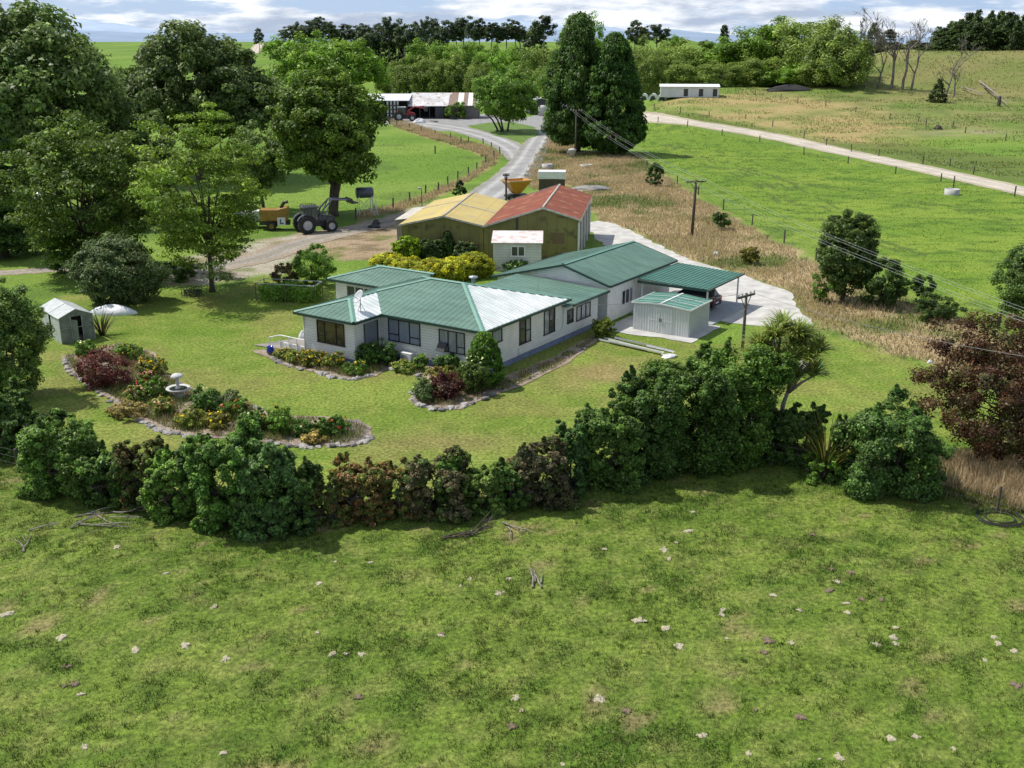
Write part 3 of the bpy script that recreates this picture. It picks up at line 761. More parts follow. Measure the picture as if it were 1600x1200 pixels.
# ---- conifers beside the drive
big('conifer', 'tall dark cypress with ragged open side beside the drive', 'cypress', 902, 238, 30, 108, 'conifer', 700, 95, .50, .5, .45, .0, kind='column', rc=.14, lump=.5, aspect=.4, shell=.3)
big('conifer', 'broad dense dark green conifer right of the ragged cypress', 'thuja', 956, 241, 58, 118, [(.055, .115, .03), (.075, .145, .036), (.04, .09, .024)], 800, 95, .46, .5, .4, -.02, kind='column', rc=.11, lump=.14, aspect=.42, shell=.62)
big('conifer', 'small dark conifer alone in the dry grass beside the right paddock', 'smallcon', 1023, 290, 254, 31, 'conifer', 90, 60, .22, .4, .08, .0, kind='column', rc=.16, lump=.15, aspect=.45)
big('conifer', 'little dark conifer beside the drive behind the yellow roofed shed', 'drivecon', 719, 308, 282, 25, 'conifer', 60, 50, .22, .4, .08, .0, kind='cone', rc=.2, lump=.2, aspect=.45)
# ---- tree on the drive's grass island, and a shrub by the far shed
big('island_tree', 'dense dark green tree with several trunks on the grass island', 'island', 790, 206, 114, 108, 'mid', 320, 90, .42, .35, .2, .14, rc=.16, lump=.22, stems=4, spread=1.6, nl=6)
big('bush', 'green bush in front of the rusty striped far shed', 'farbush', 712, 186, 160, 34, 'mid', 60, 60, .4, .3, .1, .0, rc=.22, cat='bush')
# ---- right side of the house
big('leafy_tree', 'upright dark green tree on the dry bank beside the right paddock', 'bankbig', 1316, 470, 328, 84, [(.08, .115, .042), (.10, .14, .048), (.062, .095, .036)], 360, 90, .20, .3, .14, .03, rc=.15, lump=.22)
big('bush', 'dark round bush right of the upright bank tree', 'bankmid', 1374, 478, 402, 74, 'dark', 150, 80, .17, .2, .08, -.02, rc=.18, lump=.25, cat='bush')
big('bush', 'small round bush on a stem beside the right paddock', 'bankstem', 1438, 474, 428, 36, 'dark', 60, 60, .15, .35, .05, .2, rc=.22, cat='bush')
big('bush', 'low spreading dark bush at the end of the bank bushes', 'banklow', 1464, 498, 464, 66, 'dark', 80, 70, .15, .2, .05, -.1, rc=.22, cat='bush')
big('bush', 'light green weedy bush at the left foot of the upright bank tree', 'bankweed', 1284, 472, 420, 40, 'mid', 50, 50, .14, .25, .04, .0, rc=.24, cat='bush')
big('bush', 'dark bush half out of the photo at the right edge above the red brown tree', 'edgebush', 1606, 508, 374, 100, [(.08, .125, .045), (.095, .145, .05), (.06, .1, .036)], 330, 90, .17, .25, .1, -.02, rc=.17, lump=.28, cat='bush')
big('bush', 'small dark bush in the dry grass beside the tall power pole', 'polebush', 1127, 358, 330, 27, 'dark', 40, 50, .2, .25, .05, .0, rc=.25, cat='bush')
big('bush', 'ochre green bush in the dry grass behind the carport', 'ochrebush', 1171, 412, 384, 32, [(.16, .14, .035), (.12, .12, .03)], 45, 55, .16, .25, .04, .0, rc=.25, cat='bush')
big('maple_tree', 'red brown airy spreading tree at the right edge of the lawn', 'maple', 1590, 712, 502, 300, 'redbrown', 480, 90, .17, .28, .13, -.02, rc=.125, lump=.36, aspect=.5, nl=34, shell=.35)

# ---- far trees: a few forms, many copies
for i in range(4):
    proto('willow%d' % i, 200 + i, (5.9, 5.9, 6.6), 7.2, 90, 150, .42, 'willow', 4, .35, rc=.29, lump=.3, aspect=.5, flat=.9, droop=.25)
    proto('poplar%d' % i, 240 + i, (5.6, 5.6, 6.0), 6.6, 80, 150, .45, 'light', 4, .3, rc=.29, lump=.3)
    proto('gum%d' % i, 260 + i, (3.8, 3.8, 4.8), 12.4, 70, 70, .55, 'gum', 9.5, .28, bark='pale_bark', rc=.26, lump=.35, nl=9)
    proto('pine%d' % i, 280 + i, (3.2, 3.2, 6.5), 6.7, 90, 30, .75, [(.045, .07, .028), (.06, .088, .034), (.036, .058, .024)], 5, .22, kind='cone', rc=.22, lump=.3, aspect=.45)

k_ = [0]
def far(kind, name, label, px, base, top, wpx, group=None, y=None, cat='tree', hfull=None):
    """a distant tree drawn from top to base; y fixes its distance where the base is hidden"""
    H0 = {'willow': 14.2, 'poplar': 13.2, 'gum': 17.5, 'pine': 13.4}[kind]; W0 = {'willow': 11.5, 'poplar': 11, 'gum': 8.2, 'pine': 6.2}[kind]
    if y is None: p = gp(px, base)
    else:
        x = (px - 800) / FPX * (y * math.cos(PITCH)); p = (x, y, float(hz(x, y)))
    k = pxm(p[1])
    # height so that the tip reaches the wanted picture line
    ang = math.atan((600 - top) / FPX) - PITCH
    h = CAM_H + p[1] * math.tan(ang) - p[2]
    k_[0] += 1; i = k_[0]
    return plant(name, label, cat, '%s%d' % (kind, i % 4), p, (wpx / k / W0, wpx / k / W0, h / H0), i * 2.4, group)

GL = 'gum trees in the far shelter belt'
TINT = 0
r = random.Random(5)
for i, px in enumerate(range(452, 820, 13)):
    top = 30 + r.uniform(-4, 9) + (10 if 520 < px < 600 else 0) + (6 if px > 800 or px < 465 else 0)
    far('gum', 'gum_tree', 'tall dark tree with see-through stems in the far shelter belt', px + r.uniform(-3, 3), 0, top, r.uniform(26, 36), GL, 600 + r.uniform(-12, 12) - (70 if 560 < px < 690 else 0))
r = random.Random(8)
for px in range(560, 700, 14):
    far('pine', 'pine_tree', 'dark slim pine in the second row below the far shelter belt', px + r.uniform(-3, 3), 0, 56 + r.uniform(-6, 8), r.uniform(18, 24), 'pines below the far shelter belt', 520 + r.uniform(-15, 15))
GW = 'willows behind the far sheds'
for px, base, top, wd in ((610, 150, 96, 44), (640, 152, 88, 52), (668, 153, 84, 54), (696, 154, 90, 52), (724, 154, 86, 56), (752, 156, 94, 46)):
    far('willow', 'willow_tree', 'pale drooping willow in the row behind the far sheds', px, base, top, wd, GW)
GP = 'light green trees behind the willows'
for px, top, wd, y in ((660, 60, 50, 480), (690, 62, 48, 485), (716, 68, 50, 470), (744, 66, 46, 490), (770, 70, 52, 455), (798, 70, 54, 450), (822, 72, 56, 440), (776, 84, 48, 420), (806, 96, 44, 400)):
    far('poplar', 'leafy_tree', 'light green rounded tree in the band behind the willow row', px, 0, top, wd, GP, y)
for px, top, wd, y, lab in ((846, 66, 62, 352, 'yellow green willow left of the ragged cypress'), (858, 92, 48, 335, 'lower yellow green willow beside the small far shed'),
                            (990, 56, 66, 330, 'yellow green willow just right of the broad conifer'), (1012, 82, 56, 318, 'rounded willow between the broad conifer and the white far shed'), (1030, 70, 44, 350, 'dull green willow behind the white far shed')):
    far('willow', 'willow_tree', lab, px, 0, top, wd, None, y)
GR = 'tall willows on the right skyline'
for px, base, top, wd in ((1046, 132, 66, 74), (1082, 131, 60, 82), (1116, 131, 58, 84), (1148, 131, 66, 80), (1170, 132, 40, 84), (1200, 132, 46, 92), (1230, 131, 26, 104), (1266, 131, 22, 112), (1302, 132, 28, 92), (1068, 134, 94, 70), (1128, 135, 96, 74), (1182, 135, 86, 72), (1284, 135, 84, 84), (1220, 135, 92, 70)):
    far('willow' if px not in (1170, 1116, 1230) else 'poplar', 'willow_tree', 'tall green willow in the row on the right skyline', px, base, top, wd, GR)
far('willow', 'willow_tree', 'lower rounded pale willow at the right end of the skyline row', 1320, 137, 52, 84)
far('poplar', 'leafy_tree', 'low dense green tree under the skyline willows', 1205, 136, 100, 52)
far('poplar', 'leafy_tree', 'low dense green tree at the foot of the tallest skyline willow', 1246, 136, 98, 56)
for px, top, wd, y, kind, lab in ((848, 24, 34, 560, 'gum', 'dark flat topped pine left of the ragged cypress'), (836, 38, 40, 570, 'pine', 'dark sloping tree left of the cypress skyline'), (908, 16, 52, 470, 'poplar', 'dark blue green dome behind the ragged cypress'),
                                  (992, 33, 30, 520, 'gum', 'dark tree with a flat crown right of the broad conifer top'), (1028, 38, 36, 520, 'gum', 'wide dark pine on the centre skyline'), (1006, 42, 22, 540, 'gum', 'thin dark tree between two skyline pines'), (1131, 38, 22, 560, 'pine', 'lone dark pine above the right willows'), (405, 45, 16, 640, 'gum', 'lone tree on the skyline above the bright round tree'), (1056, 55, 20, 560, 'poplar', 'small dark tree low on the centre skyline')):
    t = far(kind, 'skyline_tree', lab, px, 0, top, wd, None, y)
r = random.Random(3); GK = 'pines of the plantation on the right hill'
for row, (y, top0) in enumerate(((352, 40), (362, 32), (374, 24), (388, 18))):
    for px in range(1448 + row * 6, 1640, 15):
        rise = max(0, 1 - (px - 1448) / 70.) * 34
        far('pine', 'pine_tree', 'dark pine in the plantation on the right hill', px + r.uniform(-4, 4), 0, top0 + rise + r.uniform(-5, 6), r.uniform(22, 30), GK, y + r.uniform(-4, 4))
for px, top, wd, y in ((1364, 36, 28, 420), (1388, 46, 36, 410), (1428, 62, 34, 400), (1446, 66, 30, 395)):
    far('pine', 'pine_tree', 'dark pine showing behind the bare trees', px, 0, top, wd, 'pines behind the bare trees', y)
far('pine', 'dark_bush', 'dark bush at the foot of the bare trees on the right', 1464, 160, 124, 24, None, None, 'bush')

# ---- bare dead trees
def bare_mb(seed, h, n0=6, r0=.36):
    rng = np.random.default_rng(seed); mb = MB()
    def grow_(p, d, L, rad, lev):
        k = 4; pts = [p]; q = np.array(p, float); dd = np.array(d, float)
        for i in range(k):
            dd = dd + rng.normal(size=3) * .12 + np.array([0, 0, .05]); dd /= np.linalg.norm(dd)
            q = q + dd * L / k; pts.append(tuple(q))
        mb.tube(pts, list(np.maximum(np.linspace(rad, rad * .5, k + 1), .035)), 5 if lev < 2 else 3, cap=False)
        if lev < 5:
            for j in range(rng.integers(2, 4) + (lev == 1)):
                a = rng.integers(2, k + 1); e = dd + rng.normal(size=3) * np.array([.55, .55, .3]); e /= np.linalg.norm(e)
                grow_(pts[a], e, L * rng.uniform(.5, .75), rad * .5, lev + 1)
    grow_((0, 0, -.2), (0.03, 0, 1), h * .45, r0, 0); return mb
for i in range(4):
    PROTO['bare%d' % i] = (None, bare_mb(600 + i * 3, 16).mesh('bare%d' % i, pm('bare_bark%d' % i, (.22, .195, .165), (.12, .105, .09), 3, .9)))
for i, (px, base, top, y, lab) in enumerate(((1334, 134, 22, 262, 'bare grey tree rising out of the pale willow at the row end'), (1353, 136, 28, 258, 'thin leafless tree just right of the pale willow'), (1372, 137, 34, 262, 'leafless tree with a fork near the ground'), (1392, 138, 8, 258, 'tallest leafless tree with a pale fan of twigs at its top'),
                                             (1410, 140, 30, 255, 'leafless tree right of the tallest bare tree'), (1424, 140, 26, 250, 'leafless tree with bright bare branches leaning right'), (1476, 156, 48, 232, 'bare tree with a haze of twigs above the dark bush'), (1490, 152, 84, 236, 'low bare tree leaning right beside the fallen trunk'))):
    p = gp(px, base); y = p[1]
    h = CAM_H + y * math.tan(math.atan((600 - top) / FPX) - PITCH) - p[2]
    me = PROTO['bare%d' % (i % 4)][1]
    zmax = max(v.co.z for v in me.vertices)
    t = thing('bare_tree', lab, 'tree', p, i * 1.9, None, (h / zmax * .8, h / zmax * .8, h / zmax)); link('branches', me, t)
# ------------------------------------------------------------------ hedge along the paddock fence
def shrub(label, px, base, top, wpx, cols, name='hedge_shrub', cat='shrub', group=None, leaf=.105, dens=1.35, lump=.36, tipcol=None, depth=1., rc=.17, stemr=.04, aspect=.6, seed=None, shell=.5, kind='round'):
    p, h, wd = fit(px, base, top, wpx)
    key = 'shrub%d' % len(PROTO)
    a = h * wd * 3.0
    ncl = int(max(34, 30 * a ** .72 * dens)); per = int(max(40, min(190, 105 * (.13 / leaf) ** 1.2)))
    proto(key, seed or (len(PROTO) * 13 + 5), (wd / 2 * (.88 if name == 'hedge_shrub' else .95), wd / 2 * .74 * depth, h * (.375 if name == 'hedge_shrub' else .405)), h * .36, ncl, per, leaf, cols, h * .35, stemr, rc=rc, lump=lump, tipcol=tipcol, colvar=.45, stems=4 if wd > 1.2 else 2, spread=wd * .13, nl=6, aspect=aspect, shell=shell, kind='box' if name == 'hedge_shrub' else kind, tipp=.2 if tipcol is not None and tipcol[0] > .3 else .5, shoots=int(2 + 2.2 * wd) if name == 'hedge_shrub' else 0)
    return plant(name, label, cat, key, p, group=group, pn=('foliage', 'stem'))
TG = (.22, .32, .085)
RED = (.42, .07, .04)
PUR = [(.12, .10, .075), (.145, .115, .08), (.10, .13, .05), (.085, .09, .05)]
RG = [(.13, .15, .05), (.095, .13, .042), (.16, .115, .06)]
for a in (
    ('dark bushy hedge shrub cut by the left edge of the photo', 8, 706, 590, 92, 'hedge', TG),
    ('bright leafed broad hedge shrub second from the left edge', 104, 766, 640, 122, [(0.119, 0.204, 0.051), (0.093, 0.162, 0.041)], TG),
    ('low dark hedge shrub behind the leftmost hedge shrubs', 62, 712, 628, 80, 'dark', None),
    ('medium green hedge shrub right of the broad bright one', 176, 782, 684, 78, 'hedge', TG),
    ('brown tinged hedge shrub between green ones near the bird bath bed', 222, 790, 672, 66, RG, None),
    ('light green hedge shrub left of the tallest hedge clump', 276, 806, 690, 80, [(0.128, 0.212, 0.051), (0.102, 0.170, 0.043)], TG),
    ('narrow dark hedge shrub beside the tallest hedge clump', 312, 806, 664, 66, 'dark', None),
    ('tallest leafy hedge clump below the flower bed', 362, 822, 652, 108, 'hedge', TG),
    ('blue green hedge shrub right of the tallest clump', 422, 828, 672, 92, [(0.085, 0.145, 0.060), (0.068, 0.119, 0.048)], (0.170, 0.272, 0.102)),
    ('shaded hedge shrub with a dark foot at the bend of the hedge', 462, 824, 702, 72, 'dark', None),
    ('low brown green hedge shrub left of the red tipped one', 508, 812, 724, 66, RG, None),
    ('red tipped hedge shrub with bright red new leaves', 568, 806, 706, 86, [(0.119, 0.136, 0.044), (0.145, 0.102, 0.051)], RED),
    ('green hedge shrub with a few red leaves beside the red tipped one', 624, 804, 712, 66, RG, (0.272, 0.102, 0.051)),
    ('broad purple brown hedge shrub in the middle of the hedge', 680, 800, 693, 104, PUR, None),
    ('narrow green shoot rising through the purple hedge shrub', 702, 798, 694, 36, 'hedge', TG),
    ('green hedge shrub right of the broad purple one', 754, 796, 712, 74, [(0.119, 0.170, 0.051), (0.093, 0.145, 0.044)], TG),
    ('low green hedge shrub with thin upright shoots', 796, 792, 704, 56, 'hedge', TG),
    ('second purple brown hedge shrub left of the narrow dark spire', 846, 784, 678, 92, PUR, None),
    ('narrow dark green spire shaped hedge shrub', 892, 768, 640, 46, [(0.076, 0.145, 0.054), (0.060, 0.111, 0.044)], (0.153, 0.255, 0.085)),
    ('tall bright hedge shrub right of the narrow spire', 950, 754, 604, 104, [(0.102, 0.178, 0.048), (0.082, 0.145, 0.041)], TG),
    ('dark tall hedge shrub left of the biggest shrub mass', 1014, 740, 566, 92, [(0.071, 0.128, 0.041), (0.058, 0.102, 0.034)], (0.136, 0.221, 0.051)),
    ('biggest dark green shrub mass in front of the garden shed', 1072, 730, 516, 132, [(0.088, 0.162, 0.041), (0.071, 0.128, 0.034)], TG),
    ('big rounded shrub touching the cabbage tree on its left', 1140, 720, 496, 122, [(0.105, 0.187, 0.041), (0.085, 0.153, 0.034)], TG),
    ('dark understory shrub at the foot of the cabbage tree', 1190, 716, 628, 84, 'dark', None),
    ('upright dark shrub just right of the cabbage tree trunk', 1252, 722, 612, 62, [(0.068, 0.119, 0.037), (0.085, 0.145, 0.044)], (0.136, 0.204, 0.051)),
    ('small bright green shrub low in front of the biggest mass', 1132, 722, 676, 62, [(0.153, 0.255, 0.051), (0.119, 0.204, 0.044)], None),
    ('small bright green shrub beside the spiky flax in the hedge', 1283, 748, 704, 50, [(0.153, 0.255, 0.051), (0.119, 0.204, 0.044)], None),
    ('dark thin shrub between the flax and the last hedge shrub', 1316, 744, 632, 50, 'dark', None),
    ('large round dark green shrub standing last at the right end of the hedge', 1384, 764, 612, 138, [(0.078, 0.139, 0.048), (0.065, 0.116, 0.037)], (0.128, 0.212, 0.068)),
):
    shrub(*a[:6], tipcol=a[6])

# ------------------------------------------------------------------ strap leaved plants
def straps(n, L, wd, cols, rng, o=(0, 0, 0), up=.5, droop=.6, segs=4, spread=.06):
    Vs, Fs, Cs = [], [], []; base = 0
    for i in range(n):
        th = rng.uniform(0, 6.283); el = up + (1 - up) * rng.random() * (1 if rng.random() < .7 else -.3)
        d = np.array([math.cos(th), math.sin(th), 0]); l = L * rng.uniform(.7, 1.15)
        side = np.array([-d[1], d[0], 0]); p = np.array(o, float) + d * spread
        a0 = el * 1.5; c = np.array(cols[rng.integers(len(cols))]) * rng.uniform(.7, 1.3)
        for s in range(segs + 1):
            t = s / segs; w_ = wd * (1 - t) ** .6 * .5 * (1 if s < segs else .1)
            Vs += [p - side * w_, p + side * w_]; Cs += [c, c]
            a = a0 - droop * t * 1.7; p = p + (d * math.cos(a) + np.array([0, 0, math.sin(a)])) * l / segs
        for s in range(segs):
            q = base + 2 * s; Fs.append((q, q + 1, q + 3, q + 2))
        base += 2 * (segs + 1)
    return np.array(Vs), np.array(Fs), np.array(Cs)

rng = np.random.default_rng(77)
ct = gp(1206, 712); cab = thing('cabbage_tree', 'cabbage tree with pale stems and spiky leaf heads rising from the hedge', 'tree', ct)
k = pxm(ct[1])
heads = [((px - 1206) / k, dy, (712 - py) / k * 1.04) for px, dy, py in ((1175, .3, 545), (1192, -.2, 528), (1210, .5, 520), (1228, .1, 527), (1248, .6, 535), (1262, 0, 552), (1200, -.5, 565), (1222, -.6, 585), (1180, -.1, 575), (1242, -.3, 560), (1166, 0, 565), (1232, .4, 545), (1214, -.7, 560), (1192, .6, 550), (1256, -.2, 585))]
cmb = MB()
for s, (bx, hx) in enumerate(((-.12, -.25), (.22, .35))):
    cmb.tube([(bx, 0, -.1), (bx * 1.1, .05, 1.2), (bx + hx * .4, .1, 2.6), (bx + hx, .1, 3.4)], [.16, .13, .11, .09], 8)
for h in heads:
    s = -.37 if h[0] < .2 else .57
    cmb.tube([(s, .1, 3.2), ((s + h[0]) / 2, h[1] * .5, (3.2 + h[2]) / 2 + .1), h], [.085, .07, .055], 6)
cmb.obj('trunk', M['pale_bark'], cab, True)
cabl = join([straps(170, 1.15, .10, [(.21, .27, .075), (.27, .33, .10), (.16, .215, .055), (.36, .34, .16)], rng, h, .5, .7) for h in heads])
link('crown', fast_mesh('cabbage_crown', *cabl[:2], M['leaf'], cabl[2]), cab)
def flax(label, px, base, top, cols, n=70):
    p, h, _ = fit(px, base, top, 10)
    V, F, C_ = straps(n, h * 1.25, .07, cols, np.random.default_rng(int(px)), (0, 0, 0), .72, .42, 4, .12)
    t = thing('flax_plant', label, 'plant', p); link('leaf_fan', fast_mesh('flax', V, F, M['leaf'], C_), t)
flax('spiky green flax in the hedge right of the cabbage tree', 1288, 744, 656, [(.12, .14, .035), (.09, .11, .03), (.20, .15, .06)], 90)
flax('dark bronze flax beside the white greenhouse', 160, 524, 484, [(.06, .045, .035), (.09, .07, .05), (.04, .04, .025)], 70)
flax('small spiky grey plant in the bird bath bed', 350, 640, 614, [(.16, .17, .12), (.11, .12, .08)], 40)

# ------------------------------------------------------------------ garden plants
def flower_bush(label, px, base, top, wpx, cols, fcols, nf, name='flowering_plant', cat='plant', leaf=.11, fsize=.105, dens=1., stems=True):
    p, h, wd = fit(px, base, top, wpx)
    rng = np.random.default_rng(int(px * 31 + base))
    ncl = int(max(26, 30 * (h * wd * 3) ** .6 * dens))
    V, F, C_, CC = crown(int(px * 7 + base), (wd / 2, wd / 2, h * .5), h * .45, ncl, 46, leaf, G[cols] if isinstance(cols, str) else cols, rc=.24, lump=.3, aspect=.5)
    t = thing(name, label, cat, p)
    link('foliage', fast_mesh('bush', V, F, M['leaf'], C_), t)
    if nf:
        nf = max(3, int(nf * .55)); d = unit(nf, rng); d[:, 2] = np.abs(d[:, 2]) * .9 + .1
        P = d * np.array([wd / 2, wd / 2, h * .52]) * rng.uniform(.85, 1.12, nf)[:, None]; P[:, 2] += h * .47
        fc = np.array(fcols)[rng.integers(0, len(fcols), nf)] * rng.uniform(.8, 1.15, nf)[:, None]
        parts = [leaves(P, d + unit(nf, rng) * .5, fsize, .9, fc, rng, fold=.1), leaves(P + d * .012, d + unit(nf, rng) * .5, fsize, .9, fc, rng, fold=.25)]
        V, F, C_ = join(parts); link('flower', fast_mesh('flowers', V, F, M['leaf'], C_), t)['kind'] = 'stuff'
    if stems: trunk_mb(int(px), h * .3, .02, CC, 5, 3, wd * .1, r_tip=.008).obj('stem', M['bark'], t)
    return t
WHITE = [(.75, .74, .66), (.6, .62, .5)]; YEL = [(.72, .42, .02), (.66, .50, .03)]; ORG = [(.62, .22, .02), (.7, .3, .03)]; REDF = [(.5, .03, .02), (.6, .06, .03)]; PINK = [(.6, .25, .28), (.65, .4, .38)]
MIX = [(.17, .21, .055), (.13, .18, .045), (.24, .24, .09)]
for a in (
    ('maroon mounded maple bush at the left end of the bird bath bed', 166, 602, 548, 76, 'maroon', PINK, 0),
    ('small rounded green bush at the left tip of the bird bath bed', 133, 556, 532, 34, 'mid', WHITE, 8),
    ('green plant with yellow blooms behind the maroon bush', 205, 562, 536, 40, 'mid', YEL, 26),
    ('yellow flowering bush between the maroon bush and the lawn', 238, 588, 556, 42, MIX, YEL, 75),
    ('pink flowering plant left of the bird bath', 232, 594, 578, 26, MIX, PINK, 60),
    ('red flowering plant near the middle of the bird bath bed', 221, 606, 592, 20, 'mid', REDF, 22),
    ('green bush just left of the bird bath', 246, 620, 590, 38, 'mid', WHITE, 6),
    ('pale pink rose bush in front of the maroon bush', 212, 628, 602, 34, MIX, PINK, 40),
    ('orange pink lily clump in front of the bird bath', 256, 648, 620, 34, MIX, [(.6, .25, .15), (.65, .4, .28)], 46),
    ('dry tan grass clump at the stone edge of the bird bath bed', 200, 650, 628, 60, [(.28, .21, .11), (.2, .16, .08)], WHITE, 0),
    ('rounded dark green bush right of the bird bath', 323, 644, 604, 46, 'hedge', WHITE, 5),
    ('small grey green bush behind the rounded dark bush', 363, 628, 608, 26, 'greygreen', WHITE, 0),
    ('yellow green low plants along the front of the bird bath bed', 302, 664, 640, 52, [(.16, .18, .04), (.12, .15, .03)], YEL, 26),
    ('red lily clump right of the rounded dark bush', 358, 652, 630, 36, 'mid', REDF, 20),
    ('orange red lilies near the lawn edge right of the bird bath', 378, 642, 624, 26, 'mid', ORG, 20),
    ('golden low plant in the middle of the bird bath bed', 338, 668, 646, 44, [(.22, .20, .05), (.16, .16, .04)], YEL, 20),
    ('green bush half hidden by the tallest hedge clump', 398, 672, 640, 44, 'hedge', WHITE, 8),
    ('sparse tall green plant above the right half of the bird bath bed', 438, 676, 632, 44, 'mid', ORG, 10),
    ('brown seeded plant left of the red tipped bed plants', 422, 672, 654, 28, [(.16, .12, .06), (.12, .11, .05)], ORG, 8),
    ('dense green bush third from the right end of the bird bath bed', 476, 682, 656, 34, 'hedge', WHITE, 4),
    ('green bush second from the right end of the bird bath bed', 505, 682, 652, 32, 'mid', ORG, 6),
    ('green rose bush with one red bloom at the right end of the bird bath bed', 527, 678, 650, 36, 'hedge', REDF, 6),
    ('tan grass tuft on the stones at the right end of the bird bath bed', 488, 692, 674, 34, [(.36, .27, .13), (.26, .2, .1)], WHITE, 0),
    # bed in front of the house
    ('yellow lilies beside the blue pot', 446, 560, 544, 34, MIX, YEL, 60),
    ('orange yellow lily clump in the middle of the front bed', 492, 570, 548, 46, [(.15, .16, .035), (.11, .13, .03)], YEL, 90),
    ('golden lily clump below the large front window', 522, 574, 552, 36, [(.13, .15, .035), (.10, .13, .03)], YEL, 40),
    ('green lily leaves at the right end of the front bed', 556, 584, 564, 40, 'mid', YEL, 10),
    ('wild green plants between the blue pot and the lilies', 466, 566, 548, 36, MIX, YEL, 16),
    ('dark rose bush with white blooms beside the front door', 574, 570, 533, 34, 'hedge', WHITE, 14),
    ('big dark rose bush in the corner by the front door', 600, 570, 532, 38, 'hedge', WHITE, 10),
    ('small rose bush right of the white heat pump', 658, 578, 550, 22, 'mid', WHITE, 6),
    ('low dry plants in front of the heat pump', 632, 580, 566, 44, MIX, WHITE, 4),
    ('small standard rose under the right front window', 686, 580, 552, 18, 'hedge', WHITE, 5),
    ('second standard rose beside the dark topiary', 706, 582, 552, 22, 'hedge', WHITE, 5),
    ('tan weeds along the wall under the right front window', 694, 588, 574, 52, [(.26, .2, .09), (.17, .17, .05)], WHITE, 0),
    ('blue green bush at the left of the stone edged corner bed', 663, 626, 592, 38, 'greygreen', WHITE, 4),
    ('purple leaved dwarf maple in the stone edged corner bed', 697, 622, 582, 52, 'maroon', WHITE, 0),
    ('white rose bush in front of the dark topiary', 742, 612, 556, 44, [(.085, .13, .035), (.07, .11, .03)], WHITE, 34),
    ('golden green bush against the wall where the lean to ends', 941, 526, 496, 32, [(.14, .17, .03), (.11, .14, .025)], WHITE, 0),
    ('white rose bush in front of the small white hut', 806, 424, 404, 34, 'hedge', WHITE, 70),
):
    flower_bush(*a, name='bush' if a[7] < 10 else 'flowering_plant', cat='bush' if a[7] < 10 else 'plant')
big('topiary', 'dense dark green rounded topiary conifer at the corner of the house', 'topiary', 757, 602, 518, 68, [(.085, .165, .028), (.11, .20, .034), (.065, .13, .024)], 520, 90, .10, .3, .08, -.02, kind='column', rc=.10, lump=.06, aspect=.5, shell=.75, cat='bush')
GH = 'mounds of the golden hedge behind the house'
for lab, px, base, top, wd in (('golden hedge mound at the left end by the gravel yard', 606, 424, 388, 58), ('golden hedge mound in front of the lime green bush', 640, 432, 396, 66), ('golden hedge mound in the middle of the curved hedge', 676, 436, 398, 66), ('golden hedge mound right of the middle', 710, 436, 395, 66), ('golden hedge mound at the right end beside the white hut', 742, 432, 386, 62)):
    shrub(lab, px, base, top, wd, 'gold', 'golden_hedge', 'hedge', GH, .13, 1.3, .06, None, rc=.2, aspect=.4, depth=1.1, shell=.6)
shrub('lime green rounded bush behind the golden hedge', 638, 410, 358, 46, 'lime', 'lime_bush', 'bush', None, .2, 1., .15)
shrub('dark rosemary like bush behind the golden hedge', 672, 408, 366, 46, 'dark', 'dark_bush', 'bush', None, .17)
shrub('small green upright conifer in front of the olive shed wall', 700, 406, 350, 30, 'conifer', 'conifer', 'bush', None, .17, kind='cone')
shrub('dull green bush between the small conifer and the white hut', 726, 408, 372, 34, 'greygreen', 'dull_bush', 'bush', None, .17)

# ------------------------------------------------------------------ beds and their stones
M['soil'] = pm('bed_soil', (.34, .27, .20), (.20, .155, .115), 2.5, .95, bmp=.04, bscale=9)
M['mulch'] = pm('bark_mulch', (.24, .19, .17), (.14, .11, .10), 5, .95, bmp=.05, bscale=14)
BED1 = [(96, 556), (118, 552), (190, 536), (240, 552), (262, 584), (300, 606), (352, 622), (398, 632), (420, 650), (480, 650), (545, 655), (580, 668), (580, 684), (552, 697), (470, 697), (400, 690), (320, 684), (262, 674), (218, 655), (170, 622), (130, 600), (100, 574)]
BED2 = [(394, 548), (424, 546), (470, 536), (484, 554), (557, 570), (594, 558), (720, 580), (700, 596), (660, 590), (612, 576), (588, 588), (548, 594), (500, 584), (440, 570)]
BED3 = [(640, 618), (650, 604), (690, 590), (740, 590), (790, 588), (862, 560), (930, 522), (936, 530), (880, 572), (812, 604), (760, 622), (720, 640), (672, 640), (646, 632)]
sheet('flower_bed_soil', poly_px(BED1), M['soil'], .03, .35, .12, 21)
sheet('front_bed_soil', poly_px(BED2), M['soil'], .03, .35, .10, 22)
sheet('corner_bed_soil', poly_px(BED3), M['soil'], .03, .35, .12, 23)
sheet('mulch_patch', poly_px([(520, 660), (560, 656), (578, 670), (574, 684), (548, 692), (515, 686)]), M['mulch'], .045, .3, .1, 24)
def rock_mesh(name, seed, mat):
    rng = np.random.default_rng(seed); mb = MB()
    prof = [(.02, 0), (.42, .0), (.52, .16), (.44, .34), (.24, .44), (.02, .46)]
    mb.lathe(prof, n=9)
    V = np.array(mb.v); V[:, :2] += (np.stack([vnoise(V[:, 0] * 2.2 + seed, V[:, 1] * 2.2 + V[:, 2] * 3, seed), vnoise(V[:, 0] * 2.2, V[:, 1] * 2.2 + V[:, 2] * 3 + 7, seed + 3)], 1) - .5) * .5
    V[:, 2] *= .8 + .5 * vnoise(V[:, 0] * 2.5, V[:, 1] * 2.5, seed + 5)
    mb.v = [tuple(v) for v in V]; return mb.mesh(name, mat, False)
ROCKS = [rock_mesh('rock%d' % i, 40 + i, pm('rock%d' % i, c, tuple(q * .5 for q in c), 6, .9, bmp=.03, bscale=9)) for i, c in enumerate(((.40, .38, .35), (.30, .28, .25), (.48, .45, .41), (.22, .21, .2)))]
